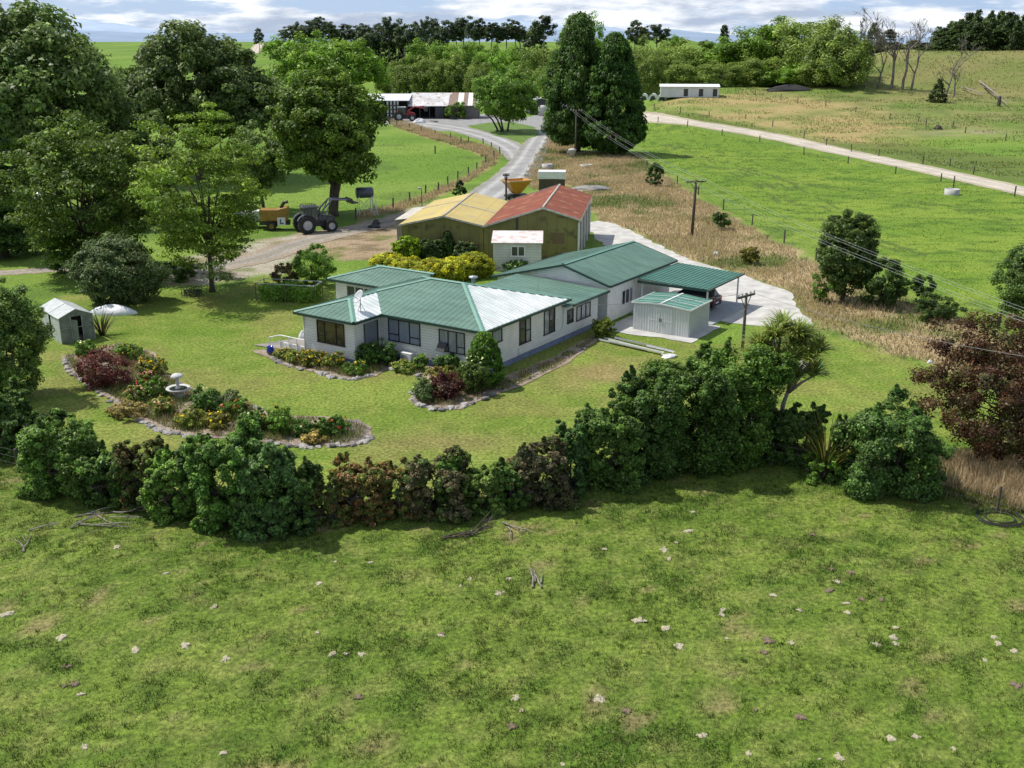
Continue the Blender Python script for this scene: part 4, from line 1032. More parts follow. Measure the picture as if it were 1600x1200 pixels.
def stones(px_line, n, smin, smax, label, group, seed):
    r = random.Random(seed); P = smooth_path([gp(*q)[:2] for q in px_line], 30)
    for i in range(n):
        p = P[int((i + r.uniform(.1, .9)) / n * (len(P) - 1))]; x, y = p[0] + r.gauss(0, .09), p[1] + r.gauss(0, .09)
        o = link('stone', ROCKS[r.randrange(4)]); o.location = (x, y, float(hz(x, y)) - .02); o.rotation_euler = (r.uniform(-.2, .2), r.uniform(-.2, .2), r.uniform(0, 6.28))
        s = r.uniform(smin, smax); o.scale = (s, s * r.uniform(.7, 1.1), s * r.uniform(.6, .9)); tag(o, label, 'stone', group)
stones([(104, 560), (108, 578), (140, 604), (180, 632)], 26, .22, .42, 'grey stone in the edging left of the bird bath bed', 'stones along the left edge of the bird bath bed', 1)
stones([(180, 632), (220, 658), (262, 676), (330, 686)], 40, .24, .5, 'pale grey stone stacked along the front of the bird bath bed', 'stones along the front of the bird bath bed', 2)
stones([(420, 692), (480, 698), (550, 696), (578, 684)], 24, .24, .5, 'stone edging the right end of the bird bath bed', 'stones round the right end of the bird bath bed', 3)
stones([(352, 622), (392, 632), (420, 648)], 10, .2, .36, 'stone on the lawn side of the bird bath bed', 'stones on the lawn side of the bird bath bed', 4)
stones([(424, 558), (445, 570), (500, 584), (548, 593), (585, 586)], 30, .22, .5, 'stone edging the front bed below the large window', 'stones along the front bed', 5)
stones([(608, 576), (640, 580), (660, 590)], 8, .25, .5, 'stone edging the bed below the heat pump', 'stones below the heat pump', 6)
stones([(646, 614), (652, 630), (680, 640), (720, 636), (768, 618)], 22, .28, .62, 'stone edging the corner bed with the purple maple', 'stones round the corner bed', 7)
stones([(800, 606), (840, 585), (890, 558), (915, 545)], 16, .18, .34, 'low stone in the row along the side wall bed', 'stones along the side wall bed', 8)

# ------------------------------------------------------------------ loose pale clods, branches, hose
M['clod'] = pm('pale_clod', (.50, .455, .32), (.30, .26, .17), 9, .95, bmp=.02, bscale=12)
M['dung'] = pm('dark_clod', (.22, .165, .10), (.12, .09, .06), 6, .95, bmp=.02, bscale=12)
def clod_mesh(name, seed, mat, dark=False):
    rng = np.random.default_rng(seed); v = []; f = []
    for piece in range(rng.integers(1, 4)):
        n = 13; cx, cy = (rng.normal(size=2) * .28) * (piece > 0); k0 = 1. if piece == 0 else rng.uniform(.3, .6); b = len(v)
        rad = .46 * k0 * (1 + .9 * (rng.random(n) - .5)); v.append((cx, cy, .09 * k0))
        for k, z in ((.45, .13), (.85, .08), (1.02, -.06)):
            for i in range(n):
                t = i / n * 6.283; v.append((cx + math.cos(t) * rad[i] * k, cy + math.sin(t) * rad[i] * k * .75, z * k0 + rng.normal() * .04 * (k < 1)))
        for i in range(n):
            j = (i + 1) % n; f.append((b, b + 1 + i, b + 1 + j)); f.append((b + 1 + i, b + 1 + n + i, b + 1 + n + j, b + 1 + j)); f.append((b + 1 + n + i, b + 1 + 2 * n + i, b + 1 + 2 * n + j, b + 1 + n + j))
    me = bpy.data.meshes.new(name); me.from_pydata(v, [], f); me.materials.append(mat); me.update(); return me
CL = [clod_mesh('clod%d' % i, 60 + i, M['clod']) for i in range(8)]; DK = [clod_mesh('dark_clod%d' % i, 80 + i, M['dung']) for i in range(3)]
r = random.Random(4)
pale = [(12, 960, 30), (95, 996, 22), (212, 1017, 24), (289, 1009, 24), (353, 1030, 22), (126, 1086, 18), (131, 1168, 18), (496, 989, 12), (520, 1022, 20), (541, 1022, 12), (565, 1023, 18), (688, 993, 16), (349, 1176, 16), (525, 878, 10), (580, 879, 12), (735, 905, 12), (720, 916, 10), (780, 928, 14), (795, 905, 14), (335, 949, 18), (497, 912, 16), (258, 897, 14), (184, 690 + 165, 16),
        (1083, 800, 12), (1077, 830, 20), (1039, 860, 16), (1046, 873, 16), (1057, 848, 9), (1309, 909, 16), (1207, 930, 14), (1128, 953, 16), (1129, 961, 12), (1250, 954, 12), (1323, 943, 16), (1325, 957, 12), (995, 970, 22), (1060, 1009, 20), (1238, 1005, 12), (1371, 1007, 18), (1397, 997, 18), (1400, 1006, 16), (1398, 981, 12), (1553, 996, 14), (1560, 1005, 14), (1540, 1032, 12), (1585, 1018, 14), (806, 1090, 18), (816, 1110, 12), (938, 1092, 24), (1312, 1184, 18), (1431, 1152, 14), (1390, 1154, 18), (1170, 1178, 12), (1098, 1149, 18), (1042, 983, 20), (1135, 998, 10), (945, 858, 12), (1280, 1186, 8), (880, 1195, 10), (1490, 1170, 10)]
for px, py, wpx in pale:
    p = gp(px, py); s = wpx / pxm(p[1]) * .9; o = link('pale_clod', CL[r.randrange(8)]); o.location = (p[0], p[1], p[2] + .015); o.scale = (s, s * r.uniform(.8, 1.3), s * .6); o.rotation_euler = (r.uniform(-.15, .15), r.uniform(-.15, .15), r.uniform(0, 6.28))
    tag(o, 'pale dried clod lying in the grass of the front paddock', 'clod', 'pale clods scattered over the front paddock')
for px, py, wpx in ((118, 1070, 24), (100, 1042, 14), (560, 1090, 22), (880 - 80, 1136, 26), (980, 1112, 24), (1200, 1002, 30), (1195, 1020, 20), (1250, 1122, 28), (1588, 1072, 28), (1300, 890, 16), (1330, 895, 20), (1296, 924, 22), (1345, 937, 20), (1378, 938, 16), (1180, 1110, 14), (1270, 836, 14), (108, 1042, 16), (690, 991, 14)):
    p = gp(px, py); s = wpx / pxm(p[1]) * .7; o = link('dark_clod', DK[r.randrange(3)]); o.location = (p[0], p[1], p[2] + .03); o.scale = (s, s * 1.2, s * .7); o.rotation_euler = (0, 0, r.uniform(0, 6.28))
    tag(o, 'flat dark brown clod in the grass of the front paddock', 'clod', 'dark clods scattered over the front paddock')
for i, (px, py, L, rot, lab) in enumerate(((150, 802, 1.7, .5, 0), (185, 812, 2.2, -.3, 0), (205, 800, 1.6, .1, 0), (130, 815, 1.5, 1.2, 0), (165, 822, 2.3, -.1, 0), (735, 835, 2.2, .35, 1), (752, 828, 2.0, .55, 1), (720, 840, 1.6, .2, 1), (745, 832, 1.5, .9, 1), (770, 806, 1.5, .9, 2), (803, 830, 1.8, -1.0, 3), (836, 905, 1.4, 1.45, 4), (842, 908, 1.1, 1.8, 4), (40, 850, 1.6, 1.9, 5), (70, 826, 1.2, .4, 6))):
    rng = np.random.default_rng(300 + i); mb = MB()
    for b_ in range(3):
        q = np.array([-L / 2 + b_ * .3 * L, rng.normal() * .05, .05]); d = np.array([1, rng.normal() * (.1 + .3 * (b_ > 0)), .1 + .1 * b_]); pts = []
        for s in range(6):
            pts.append(tuple(q)); d = d + np.array([0, rng.normal() * .14, rng.normal() * .1 - .02]); q = q + d / np.linalg.norm(d) * L / 5 * (1 - .3 * b_); q[2] = max(q[2], .03)
        mb.tube(pts, list(np.linspace(.042 - .01 * b_, .01, 6)), 5)
    o = mb.obj('dead_branch', M['dead'] if lab != 1 else M['bark']); p = gp(px, py); o.location = p; o.rotation_euler = (0, 0, rot)
    labs = ['dead grey branch in the heap below the left end of the hedge', 'dark brushwood branch in the heap in front of the purple hedge shrubs', 'branch stub leaning at the hedge foot above the dark brushwood', 'single bare branch lying right of the dark brushwood heap', 'dry twiggy branch standing up in the middle of the front paddock', 'thin pale stick lying near the left edge of the front paddock', 'short stick beside the pale clod at the left']
    tag(o, labs[lab], 'branch', {0: 'branches in the left heap', 1: 'branches in the dark heap', 4: 'twigs standing in the paddock'}.get(lab))
hp = gp(1562, 810); mb = MB()
for rr, ph in ((.95, 0), (.88, .2), (.60, .4), (.55, .1), (.80, .3)):
    mb.tube([(math.cos(t) * rr * (1 + .06 * math.sin(2 * t + ph * 9)), math.sin(t) * rr * .95 + .05 * math.sin(t * 3 + ph), .05 + .012 * math.sin(5 * t + ph)) for t in np.linspace(0, 6.283, 40)], .022, 6, False)
o = mb.obj('hose_coil', M['black_rubber']); o.location = hp; tag(o, 'coil of black pipe lying on the grass at the right edge', 'hose')

# ------------------------------------------------------------------ loose grass
def blades(P, L, wd, lean, cols, rng, colj=.25):
    n = len(P); th = rng.uniform(0, 6.283, n); d = np.stack([np.cos(th), np.sin(th), np.zeros(n)], 1)
    th2 = rng.uniform(0, 6.283, n); s = np.stack([np.cos(th2), np.sin(th2), np.zeros(n)], 1) * (wd * rng.uniform(.7, 1.3, n))[:, None]
    h = (L * rng.uniform(.6, 1.3, n))[:, None]; l = (lean * rng.uniform(.2, 1.2, n))[:, None]
    tip = P + d * h * l + np.array([0, 0, 1]) * h * np.sqrt(np.maximum(1 - l ** 2, .1))
    V = np.stack([P - s, P + s, tip], 1).reshape(-1, 3); F = np.arange(n * 3).reshape(n, 3)
    c = cols * rng.uniform(1 - colj, 1 + colj, n)[:, None]
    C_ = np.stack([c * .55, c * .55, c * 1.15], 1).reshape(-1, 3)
    return V, F, C_
rng = np.random.default_rng(91)
HLW = poly_px(HEDGE_LINE)
n = 300000; y = 20 + 27 * rng.random(n) ** .8; x = (rng.random(n) - .5) * (y * 1.06 + 8)
FGP = np.vstack([HLW, [(120, 20), (120, -40), (-120, -40), (-120, 44)]])
keep = sdist(x, y, FGP) > -.1; x = x[keep]; y = y[keep]
lush = ss(.54, .72, fbm(x * .9, y * .9, 63, 4)); bare = ss(.66, .80, fbm(x * .8, y * .8, 67, 4))
keep = rng.random(len(x)) > bare * .8; x, y, lush = x[keep], y[keep], lush[keep]
gc = ground_colour(x, y) * 1.2; t = rng.random(len(x))
gc[t < .10] = np.array((.40, .35, .17)); gc[t > .88] = np.array((.28, .36, .07))
L = .055 + .075 * lush + .05 * (rng.random(len(x)) < .06); Pn = np.stack([x, y, hz(x, y) - .01], 1)
V, F, C_ = blades(Pn, L, .012 + .006 * lush, .75, gc, rng, .4)
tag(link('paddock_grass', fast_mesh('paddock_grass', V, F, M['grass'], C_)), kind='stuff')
# taller tussocks
nt_ = 15000; y = 21 + 24 * rng.random(nt_) ** .85; x = (rng.random(nt_) - .5) * (y * 1.06 + 8); k = (sdist(x, y, FGP) > .1) & (rng.random(nt_) < .25 + 1.1 * ss(.45, .65, fbm(x * .45, y * .45, 62, 3))); x, y = x[k], y[k]
m = 15; ci = np.repeat(np.arange(len(x)), m); sp_r = rng.uniform(.04, .15, len(x))[ci]
px_, py_ = x[ci] + rng.normal(size=len(ci)) * sp_r, y[ci] + rng.normal(size=len(ci)) * sp_r
cc = np.array([(.085, .17, .022), (.12, .20, .03), (.20, .255, .05), (.15, .21, .035), (.30, .27, .11)])[rng.choice(5, len(x), p=[.3, .27, .2, .15, .08])][ci]
V, F, C_ = blades(np.stack([px_, py_, hz(px_, py_) - .01], 1), (.05 + .2 * rng.random(len(x)) ** 2.2)[ci], .013, .8, cc, rng, .35)
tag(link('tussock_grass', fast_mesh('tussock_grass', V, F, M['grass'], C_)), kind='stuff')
# lawn fringe and lawn blades
n = 120000; x = rng.uniform(-34, 36, n); y = rng.uniform(38, 84, n); sd = sdist(x, y, LAWN); keep = sd > -.6; x, y = x[keep], y[keep]
for bed in (BED1, BED2, BED3, CONC):
    keep = sdist(x, y, poly_px(bed)) < 0; x, y = x[keep], y[keep]
gc = ground_colour(x, y) * 1.2
V, F, C_ = blades(np.stack([x, y, hz(x, y) - .01], 1), .045, .022, .8, gc, rng)
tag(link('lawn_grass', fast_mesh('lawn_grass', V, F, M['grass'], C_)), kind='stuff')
# tall dry grass
def dry(name, P, n, L, wd, seed, dens_noise=True, green=.16):
    rng = np.random.default_rng(seed); lo = P.min(0) - 1.5; hi = P.max(0) + 1.5
    x = rng.uniform(lo[0], hi[0], n); y = rng.uniform(lo[1], hi[1], n)
    sd = sdist(x, y, P) + (fbm(x * .6, y * .6, 21, 3) - .5) * 2.2
    k = sd > .1; x, y = x[k], y[k]
    k = sdist(x, y, CONCW) < -.1; x, y = x[k], y[k]
    g = ss(.50, .68, fbm(x * .17, y * .17, 83, 4)); tw = rng.random(len(x))
    cols = np.where((tw < .35)[:, None], np.array((.70, .54, .34)), np.array((.60, .46, .26)))
    cols = np.where((tw > .8)[:, None], np.array((.40, .32, .15)), cols)
    isg = rng.random(len(x)) < green + g * .75
    cols[isg] = np.array((.17, .22, .055))
    hgt = L * (.55 + .8 * fbm(x * .3, y * .3, 95, 3)) * np.where(isg, .7, 1)
    V, F, C_ = blades(np.stack([x, y, hz(x, y) - .02], 1), hgt, wd, .55, cols, rng)
    return tag(link(name, fast_mesh(name, V, F, M['grass'], C_)), kind='stuff')
dry('dry_grass', TAN, 230000, .50, .030, 101)
dry('tall_grass', TAN2, 30000, .75, .022, 102, green=.12)
dry('fence_grass', FENCE_TAN, 160000, .55, .045, 103, green=.05)
# rank growth along the hedge foot
rng = np.random.default_rng(111); P = np.array(smooth_path(HLW, 40)); i = rng.integers(0, len(P), 26000)
q = P[i] + rng.normal(size=(26000, 2)) * np.array([.35, .38]) + np.array([0, .15])
cols = np.where((rng.random(26000) < .3)[:, None], np.array((.36, .30, .14)), np.array((.13, .18, .04)))
V, F, C_ = blades(np.stack([q[:, 0], q[:, 1], hz(q[:, 0], q[:, 1]) - .02], 1), .30, .018, .6, cols, rng)
tag(link('weeds', fast_mesh('weeds', V, F, M['grass'], C_)), kind='stuff')
# bed ground cover
def cover(name, bed, n, L, thr, seed, inner=.25):
    Pb = poly_px(bed); rng = np.random.default_rng(seed); lo, hi = Pb.min(0), Pb.max(0); x = rng.uniform(lo[0], hi[0], n); y = rng.uniform(lo[1], hi[1], n)
    k = (sdist(x, y, Pb) > inner) & (fbm(x * .8, y * .8, 7, 3) > thr + .1 * rng.random(n)); x, y = x[k], y[k]; tw = rng.random(len(x)); g = fbm(x * .5, y * .5, 15, 2)
    cols = np.where((tw < .15 + .5 * (g > .55))[:, None], np.array((.40, .32, .17)), np.array((.16, .22, .05))); cols[tw > .95] = (.5, .4, .07)
    V, F, C_ = blades(np.stack([x, y, hz(x, y)], 1), L * (.5 + fbm(x * 1.1, y * 1.1, 17, 2)), .020, .7, cols, rng, .4)
    return tag(link(name, fast_mesh(name, V, F, M['grass'], C_)), kind='stuff')
cover('ground_cover', BED1, 90000, .34, .36, 113)
cover('front_bed_plants', BED2, 26000, .34, .34, 114, .35)
cover('side_bed_weeds', BED3, 40000, .26, .38, 115, .2)

def dline(x, y, P):
    d = np.full(x.shape, 1e9)
    for p in P[::3]: d = np.minimum(d, np.hypot(x - p[0], y - p[1]))
    return d
# coarser pasture tufts on the paddocks and the rough hillside
def pasture(name, inside, n, x0, x1, y0, y1, L, wd, colf, seed, jit=.35):
    rng = np.random.default_rng(seed); y = y0 * (y1 / y0) ** rng.random(n); x = (x0 + (x1 - x0) * rng.random(n))
    x = x if x1 > 2 else x * y
    k = inside(x, y); x, y = x[k], y[k]
    V, F, C_ = blades(np.stack([x, y, hz(x, y) - .02], 1), L * (.5 + fbm(x * .3, y * .3, seed, 3)) * (y / y0) ** .5, wd * (y / y0) ** .8, .6, colf(x, y, rng), rng, jit)
    return tag(link(name, fast_mesh(name, V, F, M['grass'], C_)), kind='stuff')
pasture('pasture_grass', lambda x, y: sdist(x, y, RPADD) > .3, 70000, .05, .66, 45, 290, .07, .035, lambda x, y, r: ground_colour(x, y) * 1.12, 121)
LP = poly_px([(380, 330), (560, 330), (690, 296), (750, 255), (735, 240), (640, 220), (600, 215), (560, 205), (380, 205), (100, 240), (-60, 300), (-60, 385), (250, 370)])
pasture('field_grass', lambda x, y: sdist(x, y, LP) > .5, 40000, -.58, .0, 95, 240, .08, .05, lambda x, y, r: ground_colour(x, y) * 1.12, 122)
def hillcol(x, y, r):
    c = ground_colour(x, y) * 1.3; t = r.random(len(x)); c[t < .12] = np.array((.50, .42, .22)); c[t > .6] = np.array((.17, .25, .055)); return c
pasture('hill_grass', lambda x, y: (dline(x, y, RACE_P) > 5.5) & (fbm(x * .12, y * .2, 131, 4) > .47) & (x / y > .13) & (sdist(x, y, RPADD) < -3.5) & (x / y < .60), 60000, .12, .60, 150, 350, .26, .07, hillcol, 123)
# ------------------------------------------------------------------ farmhouse
A_ = math.radians(-33.5); HO = Vector((-1.7, 59.26, 0)); UX = Vector((math.cos(A_), math.sin(A_), 0)); VX = Vector((-math.sin(A_), math.cos(A_), 0))
def hw(u, v, z=0): return HO + UX * u + VX * v + Vector((0, 0, z))
house = thing('farmhouse', 'long white weatherboard farmhouse with green iron roofs in the middle of the lawn', 'house', HO, A_)

def roof_plane(poly, zf, ribdir, sp=.38, th=.05, rw=.055, rh=.035):
    mb = MB(); P3 = [(u, v, zf(u, v)) for u, v in poly]
    mb.prism(P3, (0, 0, -th))
    ax = 1 if ribdir == 'u' else 0           # coordinate that changes from rib to rib
    lo = min(p[ax] for p in poly); hi = max(p[ax] for p in poly); c = lo + sp * .5; n = len(poly)
    while c < hi:
        xs_ = []
        for i in range(n):
            a, b_ = poly[i], poly[(i + 1) % n]
            if (a[ax] - c) * (b_[ax] - c) < 0:
                t = (c - a[ax]) / (b_[ax] - a[ax]); xs_.append(a[1 - ax] + t * (b_[1 - ax] - a[1 - ax]))
        if len(xs_) >= 2:
            s0, s1 = min(xs_) + .03, max(xs_) - .03
            if s1 - s0 > .1:
                q0 = (s0, c) if ax == 1 else (c, s0); q1 = (s1, c) if ax == 1 else (c, s1)
                a = Vector((*q0, zf(*q0) - .01)); b_ = Vector((*q1, zf(*q1) - .01))
                wv = Vector((0, rw, 0)) if ax == 1 else Vector((rw, 0, 0))
                mb.pbox(a - wv / 2, b_ - a, wv, (0, 0, rh + .01))
        c += sp
    return mb
K = .267
def zmain(u, v): return min(2.9 + K * (v + .4), 2.9 + K * (.28 - u), 2.9 + K * (9.7 - v), 2.9 + K * (u + 12.5))
roofs = [  # pale slopes are green iron with glare put into the colour
    ('green', [(-7.5, -.4), (.28, -.4), (-4.77, 4.65), (-7.45, 4.65), (-10, 2.1)], lambda u, v: 2.9 + K * (v + .4), 'v'),
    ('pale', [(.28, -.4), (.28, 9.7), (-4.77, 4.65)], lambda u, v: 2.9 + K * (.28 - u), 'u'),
    ('green', [(.28, 9.7), (-12.5, 9.7), (-7.45, 4.65), (-4.77, 4.65)], lambda u, v: 2.9 + K * (9.7 - v), 'v'),
    ('green', [(-12.5, 9.7), (-12.5, -3.0), (-10, -.5), (-10, 2.1), (-7.45, 4.65)], lambda u, v: 2.9 + K * (u + 12.5), 'u'),
    ('green', [(-12.5, -3.0), (-7.5, -3.0), (-10, -.5)], lambda u, v: 2.9 + K * (v + 3.0), 'v'),
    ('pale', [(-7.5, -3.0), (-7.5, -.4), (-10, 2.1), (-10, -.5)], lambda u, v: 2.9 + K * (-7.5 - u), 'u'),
    ('green', [(-17.5, 5.4), (-12.6, 5.4), (-9.85, 8.15), (-14.75, 8.15)], lambda u, v: 2.9 + K * (v - 5.4), 'v'),
    ('green', [(-17.5, 5.4), (-14.75, 8.15), (-17.5, 10.9)], lambda u, v: 2.9 + K * (u + 17.5), 'u'),
    ('green', [(-17.5, 10.9), (-14.75, 8.15), (-9.85, 8.15), (-12.6, 10.9)], lambda u, v: 2.9 + K * (10.9 - v), 'v'),
    ('green', [(-7.3, 9.0), (.4, 9.0), (.4, 14.85), (-7.3, 14.85)], lambda u, v: 2.78 - .036 * (u + 7.3), 'u'),
    ('green', [(-3.4, 14.9), (.45, 14.9), (.45, 25.9), (-3.4, 25.9)], lambda u, v: 3.9 - 1.1 / 3.85 * (u + 3.4), 'u'),
    ('green', [(-9.6, 14.9), (-3.4, 14.9), (-3.4, 25.9), (-9.6, 25.9)], lambda u, v: 3.9 + 1.6 / 6.2 * (u + 3.4), 'u'),
]
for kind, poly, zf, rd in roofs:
    o = roof_plane(poly, zf, rd, .40 if kind == 'green' else .45, rw=.035 if kind == 'green' else .09, rh=.014 if kind == 'green' else .035).obj('roof', M['green_roof'] if kind == 'green' else M['glare_roof'], house)
    if kind == 'pale': o['label'] = 'roof slope with white sun glare painted into its colour'
cap = MB()
def capline(a, b_, wd=.16, h=.05):
    a, b_ = Vector(a), Vector(b_); d = (b_ - a); s = Vector((-d.y, d.x, 0)).normalized() * wd
    cap.add([a - s + Vector((0, 0, .035 - wd * .1)), a + Vector((0, 0, .035 + h)), a + s + Vector((0, 0, .035 - wd * .1)), b_ - s + Vector((0, 0, .035 - wd * .1)), b_ + Vector((0, 0, .035 + h)), b_ + s + Vector((0, 0, .035 - wd * .1))],
            [(0, 1, 4, 3), (1, 2, 5, 4), (0, 3, 5, 2)])
zr = 2.9 + K * 5.05
for a, b_ in (((.28, -.4, 2.9), (-4.77, 4.65, zr)), ((.28, 9.7, 2.9), (-4.77, 4.65, zr)), ((-4.77, 4.65, zr), (-7.45, 4.65, zr)), ((-7.45, 4.65, zr), (-10, 2.1, 2.9 + K * 2.5)), ((-10, 2.1, 2.9 + K * 2.5), (-10, -.5, 2.9 + K * 2.5)),
             ((-10, -.5, 2.9 + K * 2.5), (-12.5, -3, 2.9)), ((-10, -.5, 2.9 + K * 2.5), (-7.5, -3, 2.9)), ((-7.45, 4.65, zr), (-12.5, 9.7, 2.9)), ((-14.75, 8.15, 2.9 + K * 2.75), (-9.85, 8.15, 2.9 + K * 2.75)), ((-14.75, 8.15, 2.9 + K * 2.75), (-17.5, 5.4, 2.9)),
             ((-14.75, 8.15, 2.9 + K * 2.75), (-17.5, 10.9, 2.9))):
    capline(a, b_)
cap.obj('ridge_cap', M['green_cap'], house); cap = MB(); capline((-3.4, 14.9, 3.9), (-3.4, 25.9, 3.9)); cap.obj('ridge_cap', M['green_cap'], house)
gut = MB()
def gutline(a, b_, wd=.11, h=.15):
    a, b_ = Vector(a), Vector(b_); d = b_ - a; s = Vector((d.y, -d.x, 0)).normalized() * wd
    gut.pbox(a + Vector((0, 0, -h + .02)), d, s, (0, 0, h))
for a, b_ in (((-7.5, -.4, 2.9), (.28, -.4, 2.9)), ((.28, -.4, 2.9), (.28, 9.7, 2.9)), ((-12.5, -3, 2.9), (-7.5, -3, 2.9)), ((-7.5, -3, 2.9), (-7.5, -.4, 2.9)), ((-12.5, 9.7, 2.9), (-12.5, -3, 2.9)), ((-17.5, 5.4, 2.9), (-12.6, 5.4, 2.9)), ((-17.5, 10.9, 2.9), (-17.5, 5.4, 2.9)),
             ((.4, 9.8, 2.48), (.4, 14.85, 2.48)), ((.45, 14.9, 2.8), (.45, 25.9, 2.8)), ((-3.4, 14.9, 3.9), (.45, 14.9, 2.8)), ((-9.6, 14.9, 2.3), (-3.4, 14.9, 3.9)), ((.45, 25.9, 2.8), (-3.4, 25.9, 3.9)), ((-9.6, 25.9, 2.3), (-9.6, 14.9, 2.3)), ((-12.5, 9.7, 2.9), (-12.5, 9.69, 2.9))):
    gutline(a, b_)
gut.obj('gutter', M['gutter'], house)
# walls: foundation strip, then boards up to the eaves
wl = MB(); bs = MB()
for u0, u1, v0, v1, zt in ((-12.1, 0, 0, 9.35, 2.86), (-12.1, -7.85, -2.6, -.003, 2.86), (-17.1, -12.103, 5.8, 10.5, 2.86), (-7.0, -.003, 9.353, 14.0, 2.47)):
    wl.box(u0, u1, v0, v1, .38, zt); bs.box(u0 + .03, u1 - .03, v0 + .03, v1 - .03, -.2, .38)
wl.obj('wall', M['white_board'], house); bs.obj('foundation', M['blue_base'], house)
sf = MB(); sf.box(-12.45, .25, -.36, 9.6, 2.78, 2.80); sf.box(-12.45, -7.55, -2.95, -.37, 2.78, 2.80); sf.obj('soffit', M['soffit'], house)
gw = MB(); gw.prism([(-9.3, 15.2, -.1), (.12, 15.2, -.1), (.12, 15.2, 2.83), (-3.4, 15.2, 3.83), (-9.3, 15.2, 2.34)], (0, 10.3, 0)); gw.obj('wall', M['white_paint'], house)['label'] = 'smooth white garage walls'
bg_ = MB(); bg_.prism([(-7.2, 15.12, 2.80), (.2, 15.12, 2.56), (.2, 15.12, 2.76), (-3.4, 15.12, 3.79), (-7.2, 15.12, 2.80)][:4], (0, .075, 0)); bg_.obj('gable', M['white_board'], house)
MB().box(-.95, -.85, 14.0, 15.2, 0, 2.45).obj('door', M['grey_door'], house)
# windows
def window(org, du, nrm, wd, z0, z1, splits, pane, lows=(), lh=.32, parent=house, fm='dark_frame', ft=.055, vt=.05):
    """frame with bars and panes on a wall: org is the lower start corner, du runs along the wall, nrm points outwards"""
    du, nrm, o = Vector(du), Vector(nrm), Vector(org); mb = MB(); d = nrm * .06; h = z1 - z0
    def bar(s0, s1, a0, a1, out=1.): mb.pbox(o + du * s0 + Vector((0, 0, a0)) - nrm * .03, du * (s1 - s0), Vector((0, 0, a1 - a0)), d * out + nrm * .03)
    bar(-.04, wd + .04, 0, ft, 1.35); bar(0, wd, h - ft, h); bar(0, ft, ft, h - ft); bar(wd - ft, wd, ft, h - ft)
    for s in splits: bar(s * wd - ft / 2, s * wd + ft / 2, ft, h - ft)
    E_ = [0] + list(splits) + [1]
    for i in lows: bar(E_[i] * wd + ft, E_[i + 1] * wd - ft, lh * h - .025, lh * h + .025)
    f = mb.obj('window', M[fm], parent)
    for i in range(len(E_) - 1):
        s0, s1 = E_[i] * wd + ft * .5, E_[i + 1] * wd - ft * .5
        pn = pane[i] if isinstance(pane, (list, tuple)) else pane
        MB().pbox(o + du * s0 + Vector((0, 0, ft * .5)) - nrm * .005, du * (s1 - s0), Vector((0, 0, h - ft)), nrm * .02).obj('pane', M[pn], f)
    return f
FU, FN = (1, 0, 0), (0, -1, 0); RU, RN = (0, 1, 0), (1, 0, 0)
def zoff(o, z0): return (o[0], o[1], z0)
window((-10.95, -2.6, 1.1), FU, FN, 2.3, 1.1, 2.55, (.27, .7), ['room_pane', 'room_pane', 'room_pane'], (0, 2))
window((-7.3, 0, 1.15), FU, FN, 2.55, 1.15, 2.6, (.33, .67), 'blind_pane', (0, 2))
window((-3.3, 0, 1.12), FU, FN, 1.95, 1.12, 2.5, (.36, .68), 'curtain_pane', (0, 2))
window((-16.05, 5.8, 1.35), FU, FN, 3.3, 1.35, 2.55, (.25, .5, .75), 'dark_pane', (), fm='white_paint')
window((0, .9, 1.78), RU, RN, 1.05, 1.78, 2.6, (), 'blind_pane')
window((0, 3.9, 1.02), RU, RN, 1.3, 1.02, 2.6, (.55,), ['dark_pane', 'curtain_pane'], (1,), .5)
window((0, 6.8, .98), RU, RN, 1.35, .98, 2.6, (.5,), ['curtain_pane', 'dark_pane'], (1,), .5)
window((-.003, 9.78, 1.1), RU, RN, .78, 1.1, 2.05, (), 'dark_pane')
window((-.003, 11.0, 1.0), RU, RN, 1.9, 1.0, 2.05, (.34, .67), 'curtain_pane')
window((.12, 17.3, .85), RU, RN, 1.8, .85, 1.95, (.33, .67), ['dark_pane', 'dark_pane', 'curtain_pane'], fm='white_paint')
sash = MB(); sash.pbox((-3.25, -.08, 1.7), (.62, 0, 0), (0, -.36, -.5), (0, -.03, .02)); sash.obj('open_sash', M['dark_frame'], house)
# front door on the return wall, drain pipes, flue, whip aerial
dm = MB(); dm.box(-7.852, -7.80, -1.75, -.45, .3, 2.5); dm.obj('door', M['grey_door'], house)
MB().box(-7.80, -7.765, -.54, -.45, .3, 2.5).box(-7.80, -7.765, -1.75, -1.70, .3, 2.5).obj('door_frame', M['dark_frame'], house)
pp = MB(); pp.tube([(.06, 3.75, .9), (.06, 3.75, .45), (.06, 8.9, .85), (.06, 9.2, 1.2), (.06, 9.25, 2.75)], .035, 6); pp.tube([(-12.05, -2.66, 0), (-12.05, -2.66, 2.8)], .04, 6); pp.tube([(-7.78, -.1, .3), (-7.78, -.1, 2.8)], .035, 6)
pp.obj('drain_pipe', M['white_paint'], house, True)
fl = MB(); fl.lathe([(.13, 0), (.13, .55), (.30, .56), (.30, .66), (.02, .72)], (-5.2, 6.3, 3.7), n=12); fl.obj('flue', M['galv'], house, True)
MB().tube([(-1.6, 8.6, 3.0), (-1.6, 8.6, 4.1)], .025, 6).obj('aerial_mast', M['galv'], house)
# porch step dark opening and entry path
MB().box(-7.6, -6.3, -1.5, -.15, -.05, .28).obj('step', M['dark_metal'], house)

